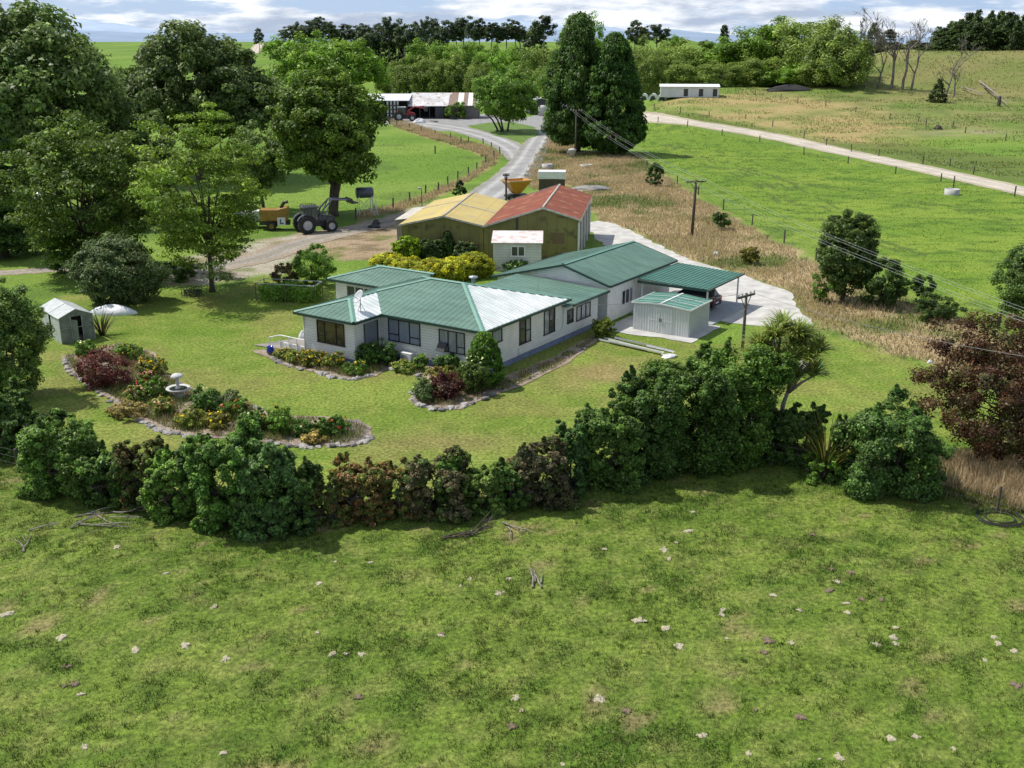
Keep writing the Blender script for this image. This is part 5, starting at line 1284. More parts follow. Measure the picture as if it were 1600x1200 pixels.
# dish on the roof
dz = 2.9 + K * (2.5 - .95)
dp = hw(-8.45, -1.25, 2.9 + K * .95 + .02)
dish = thing('satellite_dish', 'grey satellite dish standing on the white glaring porch roof', 'satellite dish', dp, A_)
mb = MB(); mb.tube([(0, 0, -.02), (0, 0, .75)], .03, 6); mb.tube([(0, 0, .5), (.35, .1, -.12)], .018, 5); mb.tube([(0, 0, .45), (.1, -.4, -.02)], .018, 5); mb.obj('mast', M['galv'], dish)
dmm = MB(); ax = Vector((-.35, -.75, .55)).normalized(); dmm.lathe([(.02, 0), (.2, .02), (.36, .07), (.46, .13), (.465, .10), (.3, .01), (.02, -.03)], Vector((0, 0, .82)) + ax * .06, ax, 22); dmm.obj('reflector', pm('dish_grey', (.55, .56, .56), (.45, .46, .47), 2, .4), dish, True)
MB().tube([Vector((0, 0, .62)), Vector((0, 0, .7)) + ax * .62], .016, 5).obj('feed_arm', M['dark_metal'], dish)

# heat pump on the ground by the wall
hp_ = thing('heat_pump', 'white heat pump unit on the ground under the front wall', 'heat pump', hw(-5.62, -.32), A_)
MB().box(-.43, .43, -.16, .16, .06, .68).obj('casing', M['white_paint'], hp_, bevel=.02)
MB().lathe([(.24, 0), (.24, .012), (.19, .02), (.05, .012), (.02, .012)], (-.1, -.162, .37), (0, -1, 0), 18).obj('fan_grille', M['galv'], hp_)
MB().box(-.38, -.3, -.15, .15, 0, .06).box(.3, .38, -.15, .15, 0, .06).obj('foot', M['dark_metal'], hp_)

# carport
cp = thing('carport', 'green ribbed carport roof on thin posts joined to the garage', 'carport', HO, A_)
roof_plane([(.58, 18.9), (6.05, 19.1), (6.05, 25.8), (.58, 25.8)], lambda u, v: 2.64 - .045 * (u - .58), 'v', .32, .04, .08, .028).obj('roof', weather(pm('carport_iron', (.06, .165, .13), (.075, .19, .15), .5, .6, spec=.25)), cp)
g_ = MB(); g_.box(6.055, 6.13, 19.0, 25.9, 2.30, 2.42); g_.box(.6, 6.05, 18.86, 18.89, 2.30, 2.5); g_.obj('gutter', M['gutter'], cp)
for u, v in ((5.9, 19.4), (5.9, 25.2), (.75, 19.4)): MB().box(u - .05, u + .05, v - .05, v + .05, .08, 2.38).obj('post', M['white_paint'], cp)
sl_ = MB(); sl_.box(.2, 6.7, 18.6, 25.9, -.1, .09); o = sl_.obj('carport_slab', pm('slab', (.40, .41, .42), (.32, .33, .34), .7, .8)); o.location = HO; o.rotation_euler = (0, 0, A_); tag(o, kind='structure')

# dark car under the carport, tail towards the gravel
car = thing('parked_car', 'dark maroon hatchback parked under the green carport', 'car', hw(3.25, 22.9, .09), A_)
M['car'] = pm('maroon_paint', (.035, .010, .014), (.045, .014, .018), 2, .18); M['car_glass'] = pm('car_glass', (.02, .024, .028), (.03, .034, .04), 2, .05)
prof = [(-2.0, .25), (-2.05, .62), (-1.95, .78), (-1.0, .95), (-.35, 1.44), (.4, 1.54), (1.45, 1.48), (1.85, 1.02), (2.02, .9), (2.0, .3)]
mb = MB(); n = len(prof); rows = [(-.80, .90), (-.86, 1.0), (.86, 1.0), (.80, .90)]
for yy, k in rows:
    for i, (x_, z_) in enumerate(prof):
        zz = z_; ys_ = yy if z_ < 1.0 else yy * .80
        mb.v.append((x_ * (.985 if abs(yy) < .85 else 1), ys_, zz))
for rw_ in range(3):
    for i in range(n):
        j = (i + 1) % n; mb.f.append((rw_ * n + i, rw_ * n + j, (rw_ + 1) * n + j, (rw_ + 1) * n + i))
mb.f.append(tuple(range(n))[::-1]); mb.f.append(tuple(3 * n + i for i in range(n)))
o = mb.obj('body', M['car'], car, False, .05)
wn = MB(); wn.pbox((1.50, -.60, 1.42), (0, 1.2, 0), (.33, 0, -.38), (.03, 0, .03)); wn.obj('rear_window', M['car_glass'], car)
wn = MB(); wn.pbox((-.98, -.62, .98), (0, 1.24, 0), (.60, 0, .45), (-.03, 0, .03)); wn.obj('windscreen', M['car_glass'], car)
for s in (-1, 1):
    MB().prism([(-.78, s * .835, 1.0), (1.55, s * .835, 1.02), (1.35, s * .705, 1.40), (-.25, s * .705, 1.38)], (0, s * .012, .004)).obj('side_window', M['car_glass'], car)
    MB().pbox((1.99, s * .62 - .12, .62), (0, .24, 0), (0, 0, .3), (.04, 0, 0)).obj('tail_light', pm('tail_light%d' % s, (.35, .02, .02), (.25, .015, .015), 3, .2), car)
MB().box(2.0, 2.03, -.26, .26, .48, .6).obj('number_plate', M['white_paint'], car)
def wheel(parent, x, y, r, wd, rim_mat, z=None, side=1, rimr=.58, lugs=0):
    mb = MB(); z = r if z is None else z
    mb.lathe([(r * .55, -wd / 2), (r * .86, -wd / 2), (r, -wd * .38), (r, wd * .38), (r * .86, wd / 2), (r * .55, wd / 2), (r * .5, 0)], (x, y, z), (0, 1, 0), 22)
    for i in range(lugs):
        for s in (-1, 1):
            t = (i + (.5 if s > 0 else 0)) / lugs * 6.283; c = Vector((math.cos(t), 0, math.sin(t))); tt = Vector((-math.sin(t), 0, math.cos(t)))
            mb.pbox(Vector((x, y, z)) + c * r * .97 - tt * .035 + Vector((0, s * wd * .02, 0)), tt * .07 , Vector((0, s * wd * .42, 0)) - tt * .16, c * r * .07)
    w_ = mb.obj('wheel', M['black_rubber'], parent, False)
    MB().lathe([(.02, wd * .18 * side), (r * .2, wd * .2 * side), (r * .24, wd * .34 * side), (r * rimr * .8, wd * .26 * side), (r * rimr, wd * .47 * side), (r * rimr, -wd * .4 * side), (.02, -wd * .4 * side)], (x, y, z), (0, 1, 0), 18).obj('rim', rim_mat, w_, False)
    return w_
for x_ in (-1.25, 1.3):
    for s in (-1, 1): wheel(car, x_, s * .78, .31, .2, M['galv'], side=s)

# garden shed
gs = thing('garden_shed', 'small pale grey ribbed metal garden shed with a green roof beside the carport', 'shed', hw(4.55, 16.4), A_)
M['shed_white'] = boards('shed_white', (.70, .72, .70), (.62, .64, .63), 0, .21, .22, .72, 1.5, .5, bd=.01)  # dark stripes painted in as shading of the shallow ribs
def ribbed(mb, x0, x1, y, z0, z1, nrm, sp=.18):
    x = x0 + sp / 2
    while x < x1: mb.box(x - .03, x + .03, min(y, y + nrm * .025), max(y, y + nrm * .025), z0, z1); x += sp
wm = MB(); wm.prism([(-2.1, -1.7, 0), (2.1, -1.7, 0), (2.1, -1.7, 1.92), (0, -1.7, 2.08), (-2.1, -1.7, 1.92)], (0, 3.4, 0)); ribbed(wm, -2.1, -.95, -1.7, .02, 1.92, -1); ribbed(wm, .95, 2.1, -1.7, .02, 1.92, -1)
for i in range(18): wm.box(2.1, 2.125, -1.62 + i * .185, -1.56 + i * .185, .02, 1.9)
wm.obj('wall', M['shed_white'], gs)
for s in (-1, 1):
    d_ = MB(); x0, x1 = (-.93, -.012) if s < 0 else (.012, .93); d_.box(x0, x1, -1.735, -1.703, .05, 1.88); x = x0 + .1
    while x < x1 - .03: d_.box(x - .03, x + .03, -1.757, -1.735, .07, 1.86); x += .18
    d_.box(x0, x1, -1.765, -1.757, .9, .98)
    o = d_.obj('door', M['shed_white'], gs); MB().box(s * .07 - .02, s * .07 + .02, -1.80, -1.765, .85, 1.08).obj('handle', M['dark_metal'], o)
for s in (-1, 1):
    P_ = [(0, -1.8), (s * 2.2, -1.8), (s * 2.2, 1.8), (0, 1.8)]
    roof_plane(P_ if s > 0 else P_[::-1], lambda u, v: 2.13 - abs(u) * .075, 'u', .62, .03, .10, .035).obj('roof', pm('shed_green%d' % s, (.10, .235, .17), (.13, .28, .21), 1.2, .4), gs)
tr = MB(); tr.pbox((-2.22, -1.83, 1.90), (2.22, 0, .167), (0, .03, 0), (0, 0, .09)); tr.pbox((2.22, -1.83, 1.90), (-2.22, 0, .167), (0, .03, 0), (0, 0, .09)); tr.box(2.2, 2.24, -1.83, 1.83, 1.88, 1.99); tr.box(-2.24, -2.2, -1.83, 1.83, 1.88, 1.99)
for y_ in (-.6, .6):
    for s in (-1, 1): tr.pbox((0, y_, 2.165), (s * 2.2, 0, -.165), (0, .05, 0), (0, 0, .012))
tr.pbox((-.06, -1.8, 2.145), (.12, 0, 0), (0, 3.6, 0), (0, 0, .03))
tr.obj('trim', M['white_paint'], gs)
sheet('shed_pad', [tuple(hw(u, v)[:2]) for u, v in ((.6, 13.4), (7.3, 13.6), (7.3, 18.6), (.5, 18.6))], M['concrete'], .035, .4, .2, 31)

# long white boards and gutters on the grass by the shed
r = random.Random(9)
for i, (a, b_) in enumerate((((938, 528), (1030, 552)), ((935, 533), (1008, 549)), ((960, 531), (1046, 551)), ((950, 537), (1034, 556)), ((1010, 546), (1052, 556)))):
    p0, p1 = Vector(gp(*a)), Vector(gp(*b_)); mb = MB(); d = p1 - p0; s = Vector((-d.y, d.x, 0)).normalized() * r.uniform(.14, .26); L_ = Vector((0, 0, .06 + .05 * i))
    mb.pbox(Vector((0, 0, .01 + .05 * i)), d, s, (0, 0, .05)); mb.pbox(Vector((0, 0, .06 + .05 * i)), d, s * .12, (0, 0, .07))
    o = mb.obj('white_board', M['white_paint'] if i != 2 else M['galv']); o.location = p0
    tag(o, 'long white board lying with others on the grass beside the garden shed', 'board', 'white boards beside the garden shed')
o = MB().add([(0, 0, 0.1)], []) if False else None

def lump_mesh(name, rx, ry, rz, seed, mat, nseg=22, nr=9, amt=.18):
    v = []; f = []
    for i in range(nr + 1):
        a = i / nr * math.pi / 2
        for k in range(nseg):
            t = k / nseg * 6.283; q = 1 + amt * (float(fbm(math.cos(t) * 2 + 5, math.sin(t) * 2 + i * .5, seed, 3)) - .5) * 2
            v.append((math.cos(t) * rx * math.cos(a) * q, math.sin(t) * ry * math.cos(a) * q, rz * math.sin(a) * (1 + .2 * math.sin(t * 3 + seed))))
    for i in range(nr):
        for k in range(nseg): f.append((i * nseg + k, i * nseg + (k + 1) % nseg, (i + 1) * nseg + (k + 1) % nseg, (i + 1) * nseg + k))
    me = bpy.data.meshes.new(name); me.from_pydata(v, [], f); me.materials.append(mat); me.polygons.foreach_set('use_smooth', [True] * len(f)); me.update(); return me
def lump(name, label, cat, px, py, wpx, depth, h, seed, mat, rot=0, amt=.2):
    p = gp(px, py); k = pxm(p[1]); o = link(name, lump_mesh(name, wpx / k / 2, depth / 2, h, seed, mat, amt=amt)); o.location = (p[0], p[1], p[2] - .02); o.rotation_euler = (0, 0, rot); return tag(o, label, cat)
M['plastic'] = pm('white_plastic', (.78, .78, .77), (.62, .63, .64), 2.2, .4, bmp=.05, bscale=4)
lump('white_cover', 'long rounded white cover lying on the lawn behind the greenhouse', 'cover', 177, 490, 76, 1.3, .62, 3, M['plastic'], .0, .12)
lump('white_sheet', 'crumpled white plastic sheet on the lawn behind the cabbage tree', 'sheet', 1245, 572, 44, 1.5, .35, 6, M['plastic'], .2, .5)
lump('white_bag', 'small white bag in the grass at the edge of the right lawn', 'bag', 1453, 567, 9, .25, .18, 8, M['plastic'], 0, .4)
lump('plastic_heap', 'heap of torn white plastic at the end of the white boards', 'plastic', 1046, 558, 26, .6, .22, 12, M['plastic'], 0, .6)
lump('rubbish_bag', 'white bag in the dry grass behind the carport roof', 'bag', 1118, 398, 10, .4, .3, 15, M['plastic'], 0, .5)

# green folding trestle lying by the white sheet
p = gp(1274, 582); tt = thing('green_trestle', 'green metal frame standing on the lawn beside the white sheet', 'frame', p, 1.25)
mb = MB()
for s in (-.25, .25): mb.tube([(-.85, s, .05), (-.5, s, .55), (.5, s, .62), (.9, s, .05)], .035, 6)
mb.obj('side_rail', pm('trestle_green', (.03, .13, .09), (.02, .09, .06), 4, .5), tt)
mb = MB()
for i in range(6): mb.tube([(-.6 + i * .24, -.25, .45 + .1 * math.sin(i)), (-.6 + i * .24, .25, .45 + .1 * math.sin(i))], .025, 5)
mb.obj('rung', pm('trestle_rung', (.05, .17, .12), (.03, .11, .08), 4, .5), tt)

# ------------------------------------------------------------------ front garden things
p = gp(280, 622); bb = thing('bird_bath', 'pale concrete bird bath with a mushroom shaped cap in the flower bed', 'bird bath', p)
M['cement'] = pm('pale_cement', (.58, .58, .55), (.46, .46, .44), 6, .8, bmp=.01, bscale=20)
MB().lathe([(.02, 0), (.34, 0), (.36, .1), (.26, .16), (.24, .34), (.34, .40), (.62, .52), (.68, .60), (.66, .63), (.58, .60), (.30, .55), (.02, .54)], n=26).obj('bowl', M['cement'], bb, True)
MB().lathe([(.13, .54), (.15, .6), (.095, .72), (.10, 1.2), (.13, 1.30)], n=14).obj('pedestal', M['cement'], bb, True)
MB().lathe([(.02, 1.47), (.13, 1.455), (.26, 1.40), (.36, 1.30), (.355, 1.285), (.12, 1.31)], n=22).obj('cap', M['cement'], bb, True)
MB().lathe([(.57, .585), (.02, .586)], n=22).obj('water', M['car_glass'], bb)
p = gp(423, 554); o = MB().lathe([(.02, 0), (.17, 0), (.24, .2), (.25, .36), (.18, .52), (.20, .56), (.17, .56), (.15, .5), (.02, .48)], n=20).obj('blue_pot', pm('blue_glaze', (.02, .05, .42), (.012, .03, .28), 3, .15), None, True); o.location = p; tag(o, 'glazed blue pot standing at the tip of the front bed', 'pot')
# paved terrace and white railing at the left end of the house
sheet('terrace', [tuple(hw(u, v)[:2]) for u, v in ((-16.6, -2.9), (-12.2, -2.3), (-12.2, 2.2), (-14.6, 1.6))], pm('terrace_paving', (.30, .27, .24), (.21, .19, .17), 1.5, .9), .05, .4, .06, 41)
rl = thing('railing', 'low white railing with thin posts beside the left end of the house', 'railing', HO, A_)
rb = MB(); rb.tube([(-15.2, -2.75, .75), (-14.3, -2.6, 1.0), (-12.15, -2.62, 1.0)], .035, 6); rb.tube([(-15.2, -2.75, .40), (-14.3, -2.6, .55), (-12.15, -2.62, .55)], .03, 6); rb.obj('rail', M['white_paint'], rl)
rb = MB(); rb.box(-14.3, -12.2, -2.64, -2.61, .1, .5); rb.obj('kick_board', M['white_paint'], rl)
for u in (-15.2, -14.3, -13.5, -12.8): MB().tube([(u, -2.65 - .1 * (u < -15), 0), (u, -2.65 - .1 * (u < -15), .75 if u < -15 else 1.0)], .03, 6).obj('post', M['white_paint'], rl)
lump('white_bundle', 'white bundle lying on the terrace against the left wall', 'bundle', 476, 528, 20, .5, .5, 22, M['plastic'], 0, .35)

# greenhouse
g0 = Vector(gp(97, 538)); ga = math.atan2(69.37 - 66.39, -32.55 + 29.99); gL = 3.9; gW = 2.2
gh = thing('greenhouse', 'small white plastic covered greenhouse with a torn side at the left of the lawn', 'greenhouse', g0, ga)   # x runs back along its length, y to the right
M['film'] = pm('greenhouse_film', (.50, .52, .50), (.38, .41, .39), 1.6, .45, bmp=.06, bscale=3, stretch=(1.5, 1.5, .6)); M['dim'] = pm('greenhouse_inside', (.05, .055, .045), (.10, .10, .08), 2, .8); M['shaded_film'] = pm('greenhouse_shaded_film', (.22, .24, .20), (.12, .14, .11), 2.2, .5)  # end film darker than the sides, its shade put into the colour
eH, aH = 1.75, 2.25
side = MB(); side.box(0, 1.75, -.03, 0, 0, eH); side.box(2.15, gL, -.03, 0, .1, eH); side.pbox((1.7, -.06, .9), (.3, -.1, .1), (0, .02, 0), (.1, 0, .7)); side.box(0, gL, -gW, -gW + .03, 0, eH); side.obj('side_film', M['film'], gh)
rf = MB(); rf.pbox((-.08, .06, eH - .02), (gL / 2, 0, 0), (0, -gW / 2 - .06, aH - eH), (0, 0, .03)); rf.pbox((gL / 2 - .05, .04, eH + .0), (gL / 2 + .1, 0, 0), (0, -gW / 2 - .04, aH - eH), (0, 0, .03)); rf.pbox((-.08, -gW - .06, eH - .02), (gL + .16, 0, 0), (0, gW / 2 + .06, aH - eH), (0, 0, .03)); rf.obj('roof_film', M['film'], gh)
e_ = MB(); e_.box(-.02, 0, -.75, 0, 0, eH); e_.box(-.02, 0, -gW, -1.45, 0, eH); e_.prism([(-.02, 0, eH), (-.02, -gW, eH), (-.02, -gW / 2, aH)], (.02, 0, 0)); e_.obj('end_film', M['shaded_film'], gh); MB().box(gL, gL + .02, -gW, 0, 0, eH).obj('end_film', M['shaded_film'], gh)
MB().box(.9, .93, -1.9, -.2, 0, 1.6).box(.05, 3.6, -1.9, -.3, 0, .35).obj('bench', M['dim'], gh)
fr = MB()
for x_ in (0, gL):
    fr = MB()
    for y_ in (0, -.75, -1.45, -gW): fr.tube([(x_ - .03, y_, 0), (x_ - .03, y_, eH)], .022, 5)
    fr.tube([(x_ - .03, 0, eH), (x_ - .03, -gW / 2, aH), (x_ - .03, -gW, eH)], .022, 5); fr.tube([(x_ - .05, 0, 1.0), (x_ - .05, -gW, 1.02)], .018, 5); fr.obj('frame', M['galv'], gh)
MB().pbox((-.04, -.78, .1), (-.35, -.25, 0), (0, 0, 1.45), (.02, -.02, 0)).obj('door', M['shaded_film'], gh)

# vine covered netting frame behind the house
p0, p1 = Vector(gp(402, 470)), Vector(gp(494, 474)); d = p1 - p0; L_ = d.length; tl = thing('berry_frame', 'wire netting frame filled with clipped green vines left of the house', 'frame', p0, math.atan2(d.y, d.x))
rng = np.random.default_rng(5); n = 9000; Pp = np.stack([rng.uniform(.15, L_ - .1, n), rng.uniform(-.1, 1.5, n) * (1 - .0), rng.random(n) ** .8 * 1.25], 1); Pp[:, 2] *= 1 - .12 * np.sin(Pp[:, 0] * 2.0); Pp[:, 1] += .15 * np.sin(Pp[:, 0] * 3)
dn = np.stack([np.zeros(n), np.where(Pp[:, 1] < .6, -1., .4), np.where(Pp[:, 2] > 1.0, 1., .2)], 1) + unit(n, rng) * .7
V, F, C_ = leaves(Pp, dn, .15, .55, np.array(G['mid'])[rng.integers(0, 3, n)] * 1.1 * rng.uniform(.7, 1.35, n)[:, None], rng); link('foliage', fast_mesh('vines', V, F, M['leaf'], C_), tl)
fm = MB(); fm.tube([(0, -.15, 1.42), (L_, -.15, 1.38)], .03, 5); fm.tube([(0, 1.55, 1.42), (L_, 1.55, 1.38)], .03, 5); fm.tube([(0, -.15, 1.42), (0, 1.55, 1.42)], .03, 5); fm.tube([(L_, -.15, 1.38), (L_, 1.55, 1.38)], .03, 5); fm.obj('rail', M['galv'], tl)
for x_, y_ in ((0, -.15), (0, 1.55), (L_ / 2, -.15), (L_, -.15), (L_, 1.55)): MB().tube([(x_, y_, 0), (x_, y_, 1.5)], .035, 6).obj('post', M['post'], tl)
# low compost bin by the lawn tree
p = gp(300, 462); cb = thing('compost_bin', 'low grey wire bin on the grass left of the airy lawn tree trunk', 'bin', p, .3)
mb = MB()
for i in range(9):
    for s in (0, 1): mb.tube([(-.75 + i * .19, s * .9 - .45, 0), (-.75 + i * .19, s * .9 - .45, .62)], .022, 4)
for z_ in (.15, .6):
    mb.tube([(-.75, -.45, z_), (.77, -.45, z_), (.77, .45, z_), (-.75, .45, z_), (-.75, -.45, z_)], .02, 4)
mb.obj('wire_panel', M['post'], cb); V, F, C_, _ = crown(55, (.6, .4, .3), .25, 30, 30, .14, G['greygreen']); link('weed_fill', fast_mesh('fill', V, F, M['leaf'], C_), cb)
# ------------------------------------------------------------------ olive sheds behind the house
def sheetmat(name, c1, c2, axis, period=.75, scale=.6, dark=.72, lo=.35, hi=.68, rough=.6, patch=None):
    m, nt, b, out = newmat(name); b.inputs['Roughness'].default_value = rough; b.inputs['Specular IOR Level'].default_value = .3
    f = noise_fac(nt, scale, lo, hi, 6, stretch=(1, 1, .5) if axis != 2 else None); c = mixc(nt, f, c1, c2)
    if patch:
        f2 = noise_fac(nt, .9, .56, .66, 6); c = mixc(nt, f2, c, patch)
    ln, saw = lines_fac(nt, axis, period, .07)
    dk = N(nt, 'ShaderNodeMath', operation='MULTIPLY'); dk.inputs[1].default_value = 1 - dark; nt.links.new(ln, dk.inputs[0])
    c = mixc(nt, dk.outputs[0], c, tuple(q * .25 for q in c1)); nt.links.new(c, b.inputs['Base Color'])
    ln2, saw2 = lines_fac(nt, axis, .15, .5); bump(nt, b, saw2, .02, .4); return m
M['olive'] = sheetmat('olive_iron', (.235, .215, .070), (.18, .165, .056), 0, .9, .5, .65, patch=(.12, .10, .045))
M['yellow_roof'] = sheetmat('yellow_roof_iron', (.54, .42, .14), (.45, .35, .125), 0, 2.2, .45, .85, patch=(.42, .36, .18))
M['red_roof'] = sheetmat('red_roof_iron', (.235, .066, .034), (.17, .05, .03), 0, 1.6, .5, .88, patch=(.30, .13, .07), rough=.85)
M['rust_roof'] = sheetmat('faded_roof_iron', (.62, .62, .62), (.48, .46, .44), 0, .8, .35, .8, .4, .6, patch=(.34, .22, .15))
M['flash'] = pm('pale_flashing', (.60, .56, .48), (.40, .36, .30), 3, .6)
SA = math.radians(-8); SO = Vector((-10.2, 95.6, 0))
def shed_prism(u0, u1, v0, v1, zl, zr_, apex_u, zp, mat, parent):
    MB().prism([(u0, v0, -.1), (u1, v0, -.1), (u1, v0, zr_ - .06), (apex_u, v0, zp - .06), (u0, v0, zl - .06)], (0, v1 - v0, 0)).obj('wall', mat, parent)
def slope(u0, u1, v0, v1, z0, z1, mat, parent, th=.05):
    return MB().prism([(u0, v0, z0), (u1, v0, z1), (u1, v1, z1), (u0, v1, z0)], (0, 0, -th)).obj('roof', mat, parent)
ys_ = thing('yellow_roofed_shed', 'olive iron farm shed with a faded yellow gable roof', 'shed', SO, SA)
shed_prism(0, 7.65, 0, 15.3, 3.15, 3.2, 4.0, 4.02, M['olive'], ys_)
slope(-.25, 4.0, -.25, 15.5, 3.12, 4.05, M['yellow_roof'], ys_); slope(4.0, 7.7, -.25, 15.5, 4.05, 3.22, M['yellow_roof'], ys_)
tr = MB(); tr.pbox((-.27, -.29, 2.98), (4.27, 0, .93), (0, .04, 0), (0, 0, .16)); tr.pbox((4.0, -.29, 3.91), (3.72, 0, -.83), (0, .04, 0), (0, 0, .16)); tr.tube([(4, -.25, 4.07), (4, 15.5, 4.07)], .09, 6); tr.pbox((4.0, 7.2, 4.065), (3.7, 0, -.83), (0, .28, 0), (0, 0, .03)); tr.pbox((-.25, 9.6, 3.13), (4.25, 0, .93), (0, .2, 0), (0, 0, .03)); tr.obj('flashing', M['flash'], ys_)
rs = thing('red_roofed_shed', 'olive iron farm shed with a rusty red gable roof', 'shed', SO, SA)
RU0, RU1, RAP = 7.7, 16.3, 13.15
shed_prism(RU0, RU1, -.02, 15.3, 3.2, 4.0, RAP, 4.98, M['olive'], rs)
slope(RU0 - .02, RAP, -.3, 15.6, 3.2, 5.02, M['red_roof'], rs); slope(RAP, RU1 + .25, -.3, 15.6, 5.02, 4.0, M['red_roof'], rs)
tr = MB(); tr.pbox((RU0 - .05, -.34, 3.04), (RAP - RU0 + .05, 0, 1.82), (0, .04, 0), (0, 0, .18)); tr.pbox((RAP, -.34, 4.86), (RU1 - RAP + .25, 0, -1.02), (0, .04, 0), (0, 0, .18)); tr.tube([(RAP, -.3, 5.03), (RAP, 15.6, 5.03)], .09, 6)
tr.box(RU1 + .22, RU1 + .27, -.3, 15.6, 3.72, 3.98); tr.pbox((RAP, 15.6, 4.9), (RU0 - RAP, 0, -1.8), (0, .05, 0), (0, 0, .2)); tr.obj('flashing', M['flash'], rs)
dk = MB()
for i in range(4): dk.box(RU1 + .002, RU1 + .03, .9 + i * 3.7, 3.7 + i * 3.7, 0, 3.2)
dk.obj('shaded_bay', M['dark_metal'], rs)  # dark sheets painted for the shadowed side wall between the posts
for i in range(5): MB().box(RU1 + .0, RU1 + .16, .1 + i * 3.7, .35 + i * 3.7, 0, 3.7).obj('post', M['white_paint'], rs)
MB().box(RU0 + 3.0, RU0 + 3.12, -.14, -.03, 0, 4.0).obj('down_pipe', M['dark_metal'], rs)
pt = MB(); pt.box(14.0, 15.1, -.045, -.03, 1.7, 2.7); pt.obj('wall_patch', pm('rust_patch', (.20, .12, .06), (.15, .12, .05), 2, .8), rs)
# small grey lean to at the left of the yellow shed
gl = thing('grey_lean_to', 'small grey lean to with a pale roof left of the yellow roofed shed', 'shed', SO, SA)
MB().prism([(-1.6, 4.4, 0), (-.1, 4.4, 0), (-.1, 4.4, 2.95), (-1.6, 4.4, 2.75)], (0, 7.5, 0)).obj('wall', boards('grey_planks', (.30, .29, .27), (.2, .19, .18), 1, .5, .08, .4), gl)
MB().prism([(-1.75, 4.2, 2.78), (-.02, 4.2, 3.0), (-.02, 12.0, 3.0), (-1.75, 12.0, 2.78)], (0, 0, .05)).obj('roof', M['flash'], gl)
# white hut
hut = thing('white_hut', 'small weathered white wooden hut with a pale lean roof against the olive wall', 'hut', (.45, 89.6, 0), math.radians(-2))
M['old_white'] = boards('old_white_boards', (.66, .65, .62), (.50, .46, .42), 2, .24, .10, .4, 1.2, .8, .4, .75)
MB().prism([(-2.1, 0, 0), (-2.1, 2.6, 0), (-2.1, 2.6, 2.95), (-2.1, 0, 2.5)], (4.2, 0, 0)).obj('wall', M['old_white'], hut)
MB().prism([(-2.25, -.25, 2.5), (2.25, -.25, 2.5), (2.25, 2.75, 3.05), (-2.25, 2.75, 3.05)], (0, 0, .06)).obj('roof', pm('hut_roof', (.66, .62, .60), (.50, .28, .20), 1.4, .5, lo=.5, hi=.75), hut)
window((-.55, 0, 1.3), (1, 0, 0), (0, -1, 0), 1.25, 1.3, 2.25, (.5,), 'dark_pane', parent=hut, fm='white_paint', ft=.09)

# ------------------------------------------------------------------ things behind the red shed
p = gp(803, 304); sp_ = thing('orange_spreader', 'orange hopper spreader machine standing behind the red roofed shed', 'spreader', (.55, 131.5, 0), .5)
def frustum(mb, a, b_, z0, z1, c, d):
    v = [(-a, -b_, z0), (a, -b_, z0), (a, b_, z0), (-a, b_, z0), (-c, -d, z1), (c, -d, z1), (c, d, z1), (-c, d, z1)]
    return mb.add(v, [(3, 2, 1, 0), (0, 1, 5, 4), (1, 2, 6, 5), (2, 3, 7, 6), (3, 0, 4, 7)])
M['orange'] = pm('orange_paint', (.62, .27, .03), (.5, .2, .025), 3, .45)
o = frustum(MB(), .45, .4, 1.1, 2.7, 1.6, 1.15).obj('hopper', M['orange'], sp_); mm = o.modifiers.new('thick', 'SOLIDIFY'); mm.thickness = .06
rm = MB(); rm.box(-1.7, 1.7, -1.25, -1.13, 2.66, 2.8).box(-1.7, 1.7, 1.13, 1.25, 2.66, 2.8).box(-1.7, -1.58, -1.13, 1.13, 2.66, 2.8).box(1.58, 1.7, -1.13, 1.13, 2.66, 2.8); rm.obj('rim', pm('cream_rim', (.62, .45, .2), (.55, .38, .15), 3, .5), sp_)
MB().box(-1.5, 1.3, -.5, .5, .75, 1.0).box(1.3, 2.5, -.06, .06, .7, .85).obj('chassis', M['dark_metal'], sp_)
for s in (-1, 1): wheel(sp_, -.3, s * .85, .5, .35, M['galv'], side=s)
bx = thing('wooden_bin', 'dark wooden bin with a white lid in the dry grass behind the red roofed shed', 'bin', (5.4, 141.5, 0), -.06)
MB().box(-1.75, 1.75, -1.0, 1.0, 0, 1.75).obj('body', boards('bin_planks', (.10, .07, .05), (.055, .04, .032), 0, .5, .1, .4), bx); MB().box(-1.85, 1.85, -1.1, 1.1, 1.752, 2.75).obj('lid', M['white_paint'], bx, bevel=.05)
def ring(name, label, px, py, r_, h, mat=None):
    p = gp(px, py); o = MB().lathe([(r_, 0), (r_, h), (r_ * .88, h), (r_ * .86, .05), (.02, .05)], n=24).obj(name, mat or M['concrete'], None, True); o.location = p; return tag(o, label, 'trough')
ring('concrete_trough', 'round concrete trough in the dry grass behind the white lidded bin', 855, 264, .85, .8)
ring('concrete_trough', 'low flat concrete ring in the dry grass right of the white lidded bin', 916, 260, .95, .32)
ring('water_trough', 'round concrete water trough in the right paddock beside the pale track', 1487, 304, .95, .75)
p = gp(894, 246); o = MB().lathe([(.02, 0), (.5, 0), (.62, 1.15), (.72, 1.2), (.7, 1.4), (.3, 1.55), (.02, 1.6)], n=18).obj('feed_bin', M['concrete'], None, True); o.location = p; tag(o, 'grey tapered bin at the foot of the far power pole', 'bin')
p = gp(889, 243); o = MB().lathe([(.02, 0), (.28, 0), (.36, .5), (.3, .8), (.02, .95)], n=14).obj('small_drum', M['galv'], None, True); o.location = (p[0], p[1] + .6, p[2] + .0); tag(o, 'small pale drum beside the grey tapered bin', 'drum')
lump('gravel_heap', 'low grey gravel heap beside the white lidded bin', 'heap', 925, 296, 62, 3, .5, 31, M['yard'], 0, .4)

